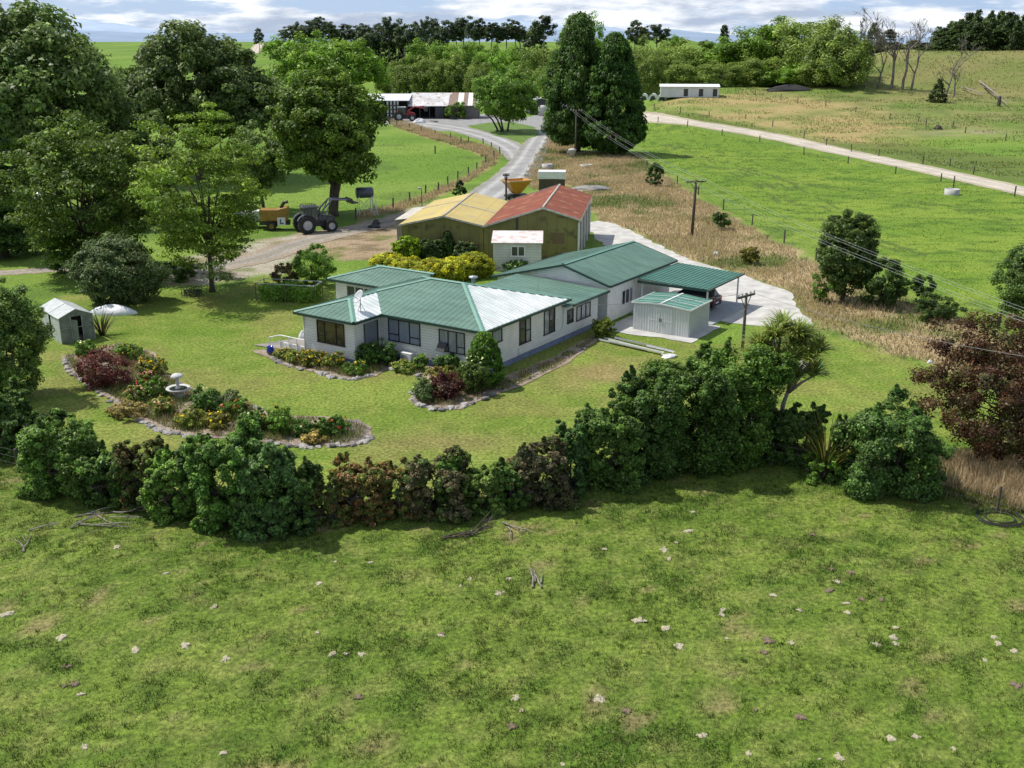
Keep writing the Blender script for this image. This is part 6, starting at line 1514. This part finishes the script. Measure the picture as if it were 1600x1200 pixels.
# ------------------------------------------------------------------ tractor with loader, trailer, fuel tank
def tractor(label, loc, rot, paint, hood_c, roof_c, scale=1.):
    t = thing('tractor', label, 'tractor', loc, rot, None, (scale,) * 3)      # front is +x
    for s in (-1, 1):
        wheel(t, -1.15, s * .95, .95, .62, roof_c, side=s, lugs=18, rimr=.6); wheel(t, 1.65, s * .92, .68, .48, roof_c, side=s, lugs=14, rimr=.6)
    MB().box(-1.6, 1.6, -.32, .32, .62, 1.15).box(-1.3, -1.0, -.8, .8, .8, 1.05).box(1.55, 1.75, -.75, .75, .55, .75).obj('chassis', M['dark_metal'], t)
    mb = MB(); mb.prism([(.35, -.42, 1.1), (2.25, -.38, 1.0), (2.38, -.36, 1.35), (2.1, -.38, 1.72), (.35, -.42, 1.95)], (0, .84, 0)); mb.obj('hood', hood_c, t, bevel=.06)
    MB().prism([(.5, -.43, 1.35), (2.1, -.4, 1.25), (2.0, -.4, 1.55), (.5, -.43, 1.72)], (0, .012, 0)).obj('hood_stripe', paint, t)
    cabf = MB()
    for (x_, y_, x1, y1) in ((-1.35, -.72, -1.2, -.66), (-1.35, .72, -1.2, .66), (.35, -.6, .2, -.62), (.35, .6, .2, .62), (-.5, -.76, -.5, -.7), (-.5, .76, -.5, .7)): cabf.tube([(x_, y_, 1.2), (x1, y1, 2.75)], .045, 5)
    cabf.box(-1.4, .35, -.7, .7, 1.1, 1.35); cab_ = cabf.obj('cab', M['dark_metal'], t)
    MB().box(-1.45, .4, -.78, .78, 2.74, 2.92).obj('cab_roof', paint, t, bevel=.05)
    gl_ = MB(); gl_.box(-1.28, -1.26, -.62, .62, 1.4, 2.7); gl_.box(.26, .28, -.56, .56, 1.9, 2.7); gl_.box(-1.2, .22, -.69, -.675, 1.38, 2.7); gl_.box(-1.2, .22, .675, .69, 1.38, 2.7); gl_.obj('window', M['cab_glass'], cab_)
    for s in (-1, 1):
        mb = MB(); pts = [(-1.15 + 1.12 * math.cos(a), s * 1.0, .95 + 1.12 * math.sin(a)) for a in np.linspace(.35, 2.7, 9)]
        for i in range(8): mb.prism([pts[i], pts[i + 1], (pts[i + 1][0], s * .6, pts[i + 1][2]), (pts[i][0], s * .6, pts[i][2])], (0, 0, .045))
        mb.obj('mudguard', paint, t)
    MB().tube([(.5, -.5, 1.6), (.5, -.5, 2.7)], .06, 8).obj('exhaust', M['dark_metal'], t, True)
    return t
M['cab_glass'] = pm('cab_glass', (.11, .15, .14), (.05, .07, .07), 1.6, .06)
M['tr_grey'] = pm('tractor_grey', (.105, .118, .145), (.075, .085, .105), 2, .35); M['tr_red'] = pm('tractor_red', (.34, .02, .025), (.26, .018, .02), 2, .4); M['tr_white'] = pm('wheel_white', (.55, .56, .57), (.42, .43, .44), 2, .4)
p = gp(492, 362); tx = tractor('dark blue grey tractor with raised front loader parked in tree shade', p, .50, M['tr_grey'], M['dark_metal'], M['tr_white'], .95)
ld = MB()
for s in (-1, 1):
    ld.tube([(.3, s * .62, 1.5), (1.0, s * .62, 2.6), (2.0, s * .62, 3.5)], .10, 6); ld.tube([(2.0, s * .62, 3.5), (2.9, s * .62, 3.42), (4.1, s * .62, 3.35)], .09, 6); ld.tube([(.8, s * .62, 1.3), (1.8, s * .62, 3.2)], .05, 6)
ld.tube([(2.0, -.62, 3.5), (2.0, .62, 3.5)], .07, 6); ld.obj('loader_arm', M['tr_grey'], tx)
bk = MB(); bk.prism([(4.1, -1.0, 3.5), (4.2, -1.0, 2.9), (4.9, -1.0, 2.95), (4.95, -1.0, 3.05), (4.3, -1.0, 3.1), (4.25, -1.0, 3.5)], (0, 2.0, 0)); bk.obj('bucket', M['dark_metal'], tx)
bc = MB()
for i in range(7): bc.tube([(-1.3 + i * .22, -.6, 2.92), (-1.32 + i * .22, -.6, 3.12)], .03, 4); bc.tube([(-1.3 + i * .22, .6, 2.92), (-1.3 + i * .22, .6, 3.1)], .03, 4)
bc.tube([(-1.35, -.6, 3.1), (.1, -.6, 3.1), (.1, .6, 3.1), (-1.35, .6, 3.1), (-1.35, -.6, 3.1)], .03, 4); bc.obj('roof_rack', M['dark_metal'], tx)
p = gp(632, 189); tr2 = tractor('red tractor with red front loader standing before the far open shed', p, .12, M['tr_red'], M['tr_red'], M['galv'], 1.22)
tr2.children[4]  # chassis
for ch in tr2.children:
    if ch.name.startswith('cab_roof'): ch.data.materials[0] = M['tr_white']
ld = MB()
for s in (-1, 1): ld.tube([(.4, s * .6, 1.4), (1.1, s * .6, 2.3), (2.1, s * .6, 2.9)], .11, 6); ld.tube([(2.1, s * .6, 2.9), (3.4, s * .6, 2.75), (4.3, s * .6, 2.5)], .10, 6)
ld.obj('loader_arm', M['tr_red'], tr2); MB().box(4.2, 4.9, -1.0, 1.0, 2.0, 2.9).obj('grab', M['dark_metal'], tr2)
# trailer with crates, and the yellow tank machine
p = gp(392, 356); tl_ = thing('farm_trailer', 'grey slatted farm trailer hitched behind the shaded tractor', 'trailer', (p[0], p[1] + .3, 0), .1)
MB().box(-2.2, 2.2, -.9, .9, .7, .85).obj('deck', M['dark_metal'], tl_); sd = MB()
for z_ in (.9, 1.15, 1.4): sd.box(-2.2, 2.2, -.92, -.88, z_, z_ + .18).box(-2.2, 2.2, .88, .92, z_, z_ + .18)
for x_ in np.linspace(-2.2, 2.15, 5): sd.box(x_, x_ + .06, -.95, -.92, .7, 1.65)
sd.obj('side_rail', M['galv'], tl_)
for s in (-1, 1): wheel(tl_, 0, s * .8, .36, .22, M['galv'], side=s)
for i, x_ in enumerate((-1.35, -.2, .95)):
    q = (p[0] + x_ * math.cos(.1), p[1] + .3 + x_ * math.sin(.1), .852); o = MB().box(-.5, .5, -.5, .5, 0, 1.0).obj('white_crate', M['white_paint'] if i else M['galv'], None, bevel=.04); o.location = q; o.rotation_euler = (0, 0, .1)
    tag(o, ['greyish crate at the left end of the shaded trailer', 'white crate in the middle of the shaded trailer', 'white crate at the right end of the shaded trailer'][i], 'crate')
p = gp(430, 359); ym = thing('yellow_feeder', 'yellow feeder machine with a white sign panel between trailer and tractor', 'feeder', (p[0], p[1] + .2, 0), .1)
M['mustard'] = pm('shaded_mustard_paint', (.34, .19, .028), (.22, .13, .028), 2, .5)  # mustard brown paint, darkened further to imitate shade
mb = MB(); mb.prism([(-1.4, -.8, 1.0), (1.4, -.8, 1.0), (1.5, -.8, 2.5), (.3, -.8, 2.2), (-1.5, -.8, 2.25)], (0, 1.6, 0)); mb.obj('body', M['mustard'], ym, bevel=.08); MB().box(-1.6, 1.6, -.5, .5, .55, .98).obj('chassis', M['dark_metal'], ym)
MB().tube([(.7, 0, 2.3), (1.1, 0, 2.9), (1.5, 0, 2.95)], .18, 8).obj('chute', M['dark_metal'], ym, True)
for s in (-1, 1): wheel(ym, -.3, s * .85, .5, .35, M['mustard'], side=s)
sg = MB().box(.35, 1.2, -.86, -.82, .6, 1.4).obj('sign_panel', M['white_paint'], ym); MB().box(.62, .74, -.875, -.862, .72, 1.25).box(.74, 1.0, -.875, -.862, .72, .84).obj('mark', pm('navy', (.03, .03, .12), (.02, .02, .09), 3, .5), sg)
p = gp(571, 336); ft_ = thing('fuel_tank', 'dark cylindrical fuel tank raised on a white leg stand beside the tractor tree', 'tank', p, .35)
MB().lathe([(.02, -1.0), (.5, -.98), (.62, -.9), (.62, .9), (.5, .98), (.02, 1.0)], (0, 0, 2.6), (1, 0, 0), 22).obj('tank_body', M['tr_grey'], ft_, True)
for x_ in (-.75, .75):
    for y_ in (-.5, .5): MB().tube([(x_ * 1.1, y_ * 1.2, 0), (x_, y_, 2.25)], .045, 5).obj('leg', M['white_paint'], ft_)
lb = MB(); lb.tube([(-.8, -.58, .3), (.75, -.52, 1.9)], .03, 5); lb.tube([(.8, -.58, .3), (-.75, -.52, 1.9)], .03, 5); lb.tube([(-.8, .58, .3), (.75, .52, 1.9)], .03, 5); lb.obj('brace', M['white_paint'], ft_)
lb = MB()
for s in (0, .35): lb.tube([(.95 + s, -.9, 0), (.75 + s, -.55, 2.3)], .03, 5)
for i in range(7): lb.tube([(.92 - i * .027, -.86 + i * .045, .25 + i * .28), (1.27 - i * .027, -.86 + i * .045, .25 + i * .28)], .022, 5)
lb.obj('ladder', M['white_paint'], ft_)
p = gp(590, 352); lump('scrap_heap', 'dark scrap lying beside the lane left of the sheds', 'scrap', 588, 356, 18, .8, .8, 51, M['dark_metal'], .3, .9)

# ------------------------------------------------------------------ far sheds
def open_shed(name, label, x0, x1, y, dep, hf, hb, roofm, bays, wallm, fill=None):
    s = thing(name, label, 'shed', ((x0 + x1) / 2, y, 0)); w_ = (x1 - x0) / 2
    wb = MB(); wb.box(-w_, w_, dep - .1, dep, 0, hb - .1); wb.prism([(-w_, 0, 0), (-w_, dep - .1, 0), (-w_, dep - .1, hb - .1), (-w_, 0, hf - .1)], (.1, 0, 0)); wb.prism([(w_ - .1, 0, 0), (w_ - .1, dep - .1, 0), (w_ - .1, dep - .1, hb - .1), (w_ - .1, 0, hf - .1)], (.1, 0, 0))
    if fill: wb.box(fill[0], fill[1], 0, .1, 0, hf - .12)
    wb.obj('wall', wallm, s)
    MB().prism([(-w_ - .4, -.6, hf), (w_ + .4, -.6, hf), (w_ + .4, dep + .3, hb), (-w_ - .4, dep + .3, hb)], (0, 0, .12)).obj('roof', roofm, s)
    for i in range(bays + 1):
        x_ = -w_ + .05 + (2 * w_ - .1) * i / bays; MB().tube([(x_, .12, 0), (x_, .12, hf)], .1, 6).obj('post', M['post'], s)
    return s
def xw(px, y): return (px - 800) / FPX * (y * math.cos(PITCH) + 14 * math.sin(PITCH))
M['shed_dark'] = pm('dark_iron', (.06, .065, .075), (.035, .038, .045), .6, .7)
y0 = 284
open_shed('open_shed', 'dark open fronted shed with a white roof at the left end of the far yard', xw(569, y0), xw(637, y0), y0, 9, 4.6, 5.9, pm('white_iron', (.74, .75, .76), (.66, .67, .69), .5, .4), 3, M['shed_dark'])
open_shed('old_barn', 'old open barn with a pale streaky iron roof behind the red tractor', xw(640, y0), xw(701, y0), y0, 10, 3.2, 6.1, M['rust_roof'], 4, M['shed_dark'], fill=(1.5, 3.8))
M['stripe_roof'] = sheetmat('striped_roof', (.74, .73, .68), (.70, .69, .64), 0, 3.3, .5, .9)
es = open_shed('old_barn', 'barn end with a roof striped white and rusty brown beside the island tree', xw(702, y0), xw(748, y0), y0 + .2, 10, 3.3, 6.1, M['stripe_roof'], 2, boards('old_barn_boards', (.20, .18, .16), (.12, .11, .10), 0, .6, .1, .5), fill=(-4.0, 4.0))
st = MB()
for x_, w__ in ((-4.2, 2.4), (-.3, 1.2), (2.2, 1.0)): st.prism([(x_, -.6, 3.43), (x_ + w__, -.6, 3.43), (x_ + w__, 10.3, 6.23), (x_, 10.3, 6.23)], (0, 0, .03))
st.obj('rusty_sheet', pm('rusty_sheet', (.26, .18, .13), (.18, .12, .09), 1.5, .7), es)
p = gp(613, 190); gm_ = thing('folded_machine', 'tall folded grey farm machine standing left of the red tractor', 'machine', (p[0], p[1] + 2, 0), .1)
mb = MB()
for x_ in (-1.3, -.4, .5, 1.3): mb.box(x_ - .22, x_ + .22, -.5, .5, .3, 5.2 - .3 * abs(x_))
mb.obj('folded_wing', M['galv'], gm_); mb = MB()
for z_ in (.8, 1.8, 2.8, 3.8): mb.box(-1.5, 1.5, -.62, -.52, z_, z_ + .25)
mb.obj('cross_bar', M['dark_metal'], gm_)
for s in (-1, 1): wheel(gm_, s * 1.2, 0, .55, .3, M['galv'])
for px, py, wp_, h, lab, mt in ((655, 192, 20, 1.0, 'white wrapped bale at the fence near the red tractor', 'plastic'), (714, 183, 12, .9, 'white bag heap in front of the striped barn', 'plastic'), (690, 182, 8, 1.2, 'pale post stump in front of the old barn', 'concrete'), (725, 182, 22, 1.3, 'tangled scrap heap beside the far green bush', 'dead'), (680, 191, 12, .35, 'dark plank lying on the far gravel', 'dark_metal')):
    lump('bale' if 'bale' in lab else ('bag' if 'bag' in lab else ('stump' if 'stump' in lab else ('scrap_heap' if 'scrap' in lab else 'plank'))), lab, lab.split()[-1] if False else ('bale' if 'bale' in lab else 'debris'), px, py, wp_, 1.6, h, int(px), M[mt], 0, .3)
y1 = 300
ss_ = thing('small_shed', 'small dark shed with a white gable roof right of the island tree', 'shed', (xw(846, y1), y1, 0), .12)
MB().prism([(-3.3, 0, 0), (3.3, 0, 0), (3.3, 0, 3.3), (0, 0, 4.4), (-3.3, 0, 3.3)], (0, 8, 0)).obj('wall', M['shed_dark'], ss_)
MB().prism([(-3.6, -.4, 3.25), (0, -.4, 4.5), (0, 8.3, 4.5), (-3.6, 8.3, 3.25)], (0, 0, .1)).prism([(0, -.4, 4.5), (3.6, -.4, 3.25), (3.6, 8.3, 3.25), (0, 8.3, 4.5)], (0, 0, .1)).obj('roof', pm('white_iron2', (.72, .73, .74), (.62, .63, .65), .6, .4), ss_)
MB().box(-1, 1, -.03, 0, 0, 2.4).obj('door', M['grey_door'], ss_)
p = gp(848, 181); o = MB().lathe([(.02, 0), (1.25, 0), (1.3, 2.2), (.9, 2.7), (.3, 2.85), (.02, 2.9)], n=20).obj('water_tank', M['concrete'], None, True); o.location = (p[0], p[1], 0); tag(o, 'pale round water tank in front of the small dark shed', 'tank')
p = gp(861, 182); o = MB().tube([(0, 0, 0), (.1, 0, 4.2)], .16, 8).obj('concrete_post', M['concrete']); o.location = p; tag(o, 'pale post standing right of the round water tank', 'post')
y2 = 372
ws = thing('long_shed', 'long low white iron shed below the right willows', 'shed', gp(1077, 152), -.12, None, (.76, .76, .82))
MB().box(-10, 10, 0, 9, 0, 3.2).obj('wall', pm('shed_wall', (.66, .68, .70), (.56, .58, .6), .4, .5), ws)
MB().prism([(-10.4, -.5, 3.2), (10.4, -.5, 3.2), (10.4, 4.5, 3.9), (-10.4, 4.5, 3.9)], (0, 0, .1)).prism([(-10.4, 4.5, 3.9), (10.4, 4.5, 3.9), (10.4, 9.5, 3.2), (-10.4, 9.5, 3.2)], (0, 0, .1)).obj('roof', pm('shed_roof', (.76, .77, .78), (.7, .71, .72), .4, .35), ws)
for x_ in (-2, 3.2, 8): MB().box(x_, x_ + 1.5, -.03, 0, .3, 2.6).obj('door', M['dark_metal'], ws)
for i, (px, lab) in enumerate(((1006, 'white calf hutch nearest the conifer'), (1020, 'white calf hutch in the middle of three'), (1034, 'white calf hutch nearest the long white shed'))):
    t = thing('calf_hutch', lab, 'hutch', gp(px, 157), -.2, 'white calf hutches', (.85, .85, .85))
    mb = MB(); prof_ = [(1.5 * math.cos(a), 0, 2.2 * math.sin(a)) for a in np.linspace(0, math.pi, 13)]
    mb.prism(prof_, (0, 3.5, 0)); mb.obj('shell', M['plastic'], t); MB().prism([(.95 * math.cos(a), -.03, 1.5 * math.sin(a)) for a in np.linspace(0, math.pi, 11)], (0, .03, 0)).obj('opening', M['dark_metal'], t)
lump('tyre_stack', 'long dark heap of tyres and cover in front of the right willows', 'heap', 1232, 142, 76, 5, 1.5, 71, M['black_rubber'], 0, .3)
# fallen trunk and logs on the hill
for i, (a, b_, r0, lab) in enumerate((((1530, 130), (1574, 168), .24, 'long bleached fallen trunk on the right hillside'), ((1536, 138), (1564, 160), .22, 'thin bleached branch beside the long fallen trunk'), ((1502, 140), (1536, 152), .25, 'grey fallen log left of the long fallen trunk'), ((1556, 146), (1560, 166), .3, 'dark stump under the fallen trunk'))):
    P0, P1 = Vector(gp(*a)), Vector(gp(*b_)); P0 += Vector((0, 0, .6)); P1 += Vector((0, 0, .6)); mb = MB(); d = P1 - P0
    if i == 3: mb.tube([(0, 0, -.5), (.1, 0, 1.8)], [.5, .35], 7); P0 = P1
    else: mb.tube([(0, 0, 0), d * .5 + Vector((0, 0, .2)), d], [r0, r0 * .8, r0 * .4], 7); mb.tube([d * .4, d * .55 + Vector((1.0, 0, 1.2))], [r0 * .4, .05], 5); mb.tube([d * .25, d * .3 + Vector((-1.6, .4, .9))], [r0 * .45, .05], 5); mb.tube([d * .7, d * .95 + Vector((1.6, .5, .5))], [r0 * .4, .05], 5); mb.tube([d * .55, d * .75 + Vector((-1.2, -.5, .4))], [r0 * .35, .05], 5)
    o = mb.obj('fallen_trunk' if i < 3 else 'stump', M['pale_bark'] if i < 3 else M['bark']); o.location = P0; tag(o, lab, 'log')
lump('silage_stump', 'dark stump on the bare patch of the hillside', 'stump', 1466, 202, 14, 1.2, .8, 81, M['bark'], 0, .4)
p = gp(62, 312); lump('parked_boat', 'grey covered thing beside the track between the left trees', 'cover', 64, 311, 22, 2, .9, 83, M['galv'], .2, .2)

# ------------------------------------------------------------------ fences
POSTM = {}
def fence(label, px_pts, h, r0, wires=3, group=None, wr=.008):
    pts = [Vector(gp(*q)) for q in px_pts]; f = thing('fence', label, 'fence', pts[0], 0, group); key = (h, r0)
    if key not in POSTM: POSTM[key] = MB().tube([(0, 0, -.2), (0, 0, h)], [r0, r0 * .92], 7).mesh('post', M['post'])
    rr_ = random.Random(int(px_pts[0][0]))
    for q in pts:
        o = link('post', POSTM[key], f); o.location = q - pts[0]; o.rotation_euler = (rr_.uniform(-.05, .05), rr_.uniform(-.05, .05), rr_.uniform(0, 3)); o.scale = (1, 1, rr_.uniform(.88, 1.1))
    if wires:
        mb = MB()
        for k in range(wires):
            z_ = h * (.35 + .58 * k / max(1, wires - 1))
            for a, b_ in zip(pts[:-1], pts[1:]): mb.tube([a - pts[0] + Vector((0, 0, z_)), b_ - pts[0] + Vector((0, 0, z_))], wr, 3, False)
        mb.obj('wire', M['fwire'], f)
    return f
def line(pts, n):
    out = []
    P = smooth_path([np.array(p, float) for p in pts], 20); idx = np.linspace(0, len(P) - 1, n).astype(int)
    return [tuple(P[i]) for i in idx]
fence('post and wire fence along the foot of the hedge in front', [(-30, 722), (30, 738), (88, 770), (176, 784), (263, 800), (345, 815), (423, 834), (525, 818), (626, 808), (722, 800), (818, 794), (886, 778), (953, 756), (1050, 732), (1130, 724), (1205, 726), (1290, 744), (1375, 768), (1460, 778), (1557, 800), (1650, 818)], 1.15, .065, 3, None, .004)
fence('curving post fence between the green paddock and the drive', [(556, 343), (585, 335), (614, 325), (640, 314), (665, 302), (685, 300), (700, 291), (715, 281), (732, 274), (745, 266), (759, 256), (772, 246), (781, 240), (768, 232), (755, 226), (732, 223), (720, 223), (704, 217), (680, 211), (658, 206), (640, 201), (620, 197), (600, 192)], 1.25, .11, 3)
fence('post fence on the near side of the pale farm track', [(1028, 191), (1074, 198), (1128, 212), (1187, 222), (1256, 242), (1325, 256), (1399, 272), (1470, 284), (1585, 307)], 1.3, .10, 2)
fence('post fence on the far side of the pale farm track', [(1022, 172), (1063, 176), (1108, 183), (1165, 186), (1207, 198), (1256, 216), (1291, 227), (1330, 237), (1373, 244), (1442, 256), (1484, 260), (1521, 272), (1600, 286)], 1.3, .10, 2)
fence('post fence crossing the dry hillside on the right', [(1180, 148), (1220, 154), (1246, 161), (1290, 166), (1337, 175), (1390, 186), (1435, 190), (1447, 196), (1489, 199), (1508, 208), (1571, 220), (1620, 228)], 1.3, .11, 2)
fence('post fence between the dry bank and the right paddock', [(1011, 262), (1036, 276), (1058, 287), (1091, 305), (1130, 328), (1175, 352), (1225, 380), (1275, 406), (1330, 432), (1400, 462), (1480, 492), (1560, 516), (1640, 542)], 1.25, .085, 3)
fence('row of posts in the paddock seen between the left trees', [(40, 278), (46, 288), (53, 296), (62, 304), (70, 316)], 1.3, .1, 2)
fence('post fence in shade behind the lane at the left', [(-20, 398), (56, 395), (120, 396), (300, 352), (330, 350)], 1.2, .09, 2)
p = gp(680, 240); o = MB().tube([(0, 0, -.1), (0, 0, 1.4)], .13, 7).obj('lone_post', M['post']); o.location = p; tag(o, 'lone wooden post standing in the middle of the left paddock', 'post')
p = gp(1489, 297); o = MB().tube([(0, 0, -.1), (0, 0, 1.9)], .09, 7).obj('trough_post', M['post']); o.location = p; tag(o, 'post standing behind the round trough in the right paddock', 'post')

# ------------------------------------------------------------------ poles and wires
def pole(label, base, top_z, r0, arm=None, arm_rot=0., mat='pole', name='utility_pole', lean=(0, 0)):
    t = thing(name, label, 'pole', base); h = top_z
    MB().tube([(0, 0, -.3), (lean[0] * .5, lean[1] * .5, h * .5), (lean[0], lean[1], h)], [r0, r0 * .9, r0 * .75], 9).obj('shaft', M[mat], t, True)
    if arm:
        d = Vector((math.cos(arm_rot), math.sin(arm_rot), 0)); mb = MB(); q = Vector((lean[0], lean[1], h - .25))
        mb.pbox(q - d * arm - Vector((-d.y, d.x, 0)) * .06, d * arm * 2, Vector((-d.y, d.x, 0)) * .12, (0, 0, .13)); mb.tube([q - Vector((0, 0, .8)), q + d * arm * .6], .03, 5); mb.tube([q - Vector((0, 0, .8)), q - d * arm * .6], .03, 5); mb.obj('cross_arm', M['post'], t)
        ib = MB()
        for k in (-.95, -.5, .5, .95): ib.lathe([(.02, 0), (.06, .02), (.05, .14), (.07, .16), (.02, .2)], q + d * arm * k + Vector((0, 0, .13)), n=8)
        ib.obj('insulator', M['tr_white'], t)
    return t
def ztop(base, py):
    k = PITCH - math.atan((600 - py) / FPX); return CAM_H - math.hypot(base[1], 0) * math.tan(k) - base[2]
bB = gp(1081, 368); hB = ztop(bB, 281); pole('tall brown power pole with a cross arm on the dry bank', bB, hB, .17, 1.1, .25, lean=(.15, 0))
bA = gp(899, 245); hA = ztop(bA, 171); pole('slim grey power pole in front of the ragged cypress', bA, hA, .15, 1.0, -.1, 'post')
bC = gp(1160, 548); hC = ztop(bC, 458); pole('short weathered pole with a tilted arm beside the carport', bC, hC, .11, .9, .75, 'post')
bD = (gp(792, 322)[0], 111.5, 0); hD = ztop(bD, 271); pole('dark pole in front of the orange spreader behind the sheds', bD, hD, .13, .35, .2, 'pole')
bE = (23.5, 33.0, 0); hE = 8.2; pole('power pole outside the right edge carrying the long wires', bE, hE, .16, 1.1, .9)
lp = gp(660, 345); hl = ztop((lp[0], lp[1], 0), 296); t = thing('yard_lamp', 'thin lamp post with a small lamp head at the left of the yellow roofed shed', 'lamp post', lp)
MB().tube([(0, 0, 0), (0, 0, hl)], .05, 6).obj('post', M['post'], t); MB().lathe([(.02, 0), (.2, .05), (.22, .2), (.02, .25)], (-.18, 0, hl), n=10).obj('lamp_head', M['galv'], t, True)
def wire(label, a, b_, sag, rad, mat='wire', grp=None):
    a, b_ = Vector(a), Vector(b_); pts = []
    for i in range(25):
        s = i / 24; pts.append((b_ - a) * s - Vector((0, 0, sag * 4 * s * (1 - s))))
    o = MB().tube(pts, rad, 5, False).obj('power_line', M[mat]); o.location = a; return tag(o, label, 'wire', grp)
def armpt(base, h, rot, arm, k, lean=(0, 0)): return Vector(base) + Vector((lean[0] + math.cos(rot) * arm * k, lean[1] + math.sin(rot) * arm * k, h + .02))
for k in (-.95, -.5, .5, .95):
    wire('pale overhead wire running from the tall brown pole to the right edge', armpt(bB, hB, .25, 1.1, k, (.15, 0)), armpt(bE, hE, .9, 1.1, k), .55, .0065, grp='wires right of the tall brown pole')
    wire('overhead wire running from the slim grey pole to the tall brown pole', armpt(bA, hA, -.1, 1.0, k), armpt(bB, hB, .25, 1.1, k, (.15, 0)), .8, .010, grp='wires between the grey and brown poles')
wire('thin wire from the tall brown pole to the dark shed pole', armpt(bB, hB, .25, 1.1, -.9), armpt(bD, hD, .2, .35, .5), .5, .012, 'fwire')
wire('thin service wire from the short pole over the boards to the house', armpt(bC, hC, .75, 1.0, -.4), hw(.1, 9.4, 2.6), .3, .012, 'fwire')
wire('thin service wire from the short pole across the concrete to the bank', armpt(bC, hC, .75, 1.0, .4), armpt(bE, hE, .9, 1.1, 0), .6, .012, 'fwire')
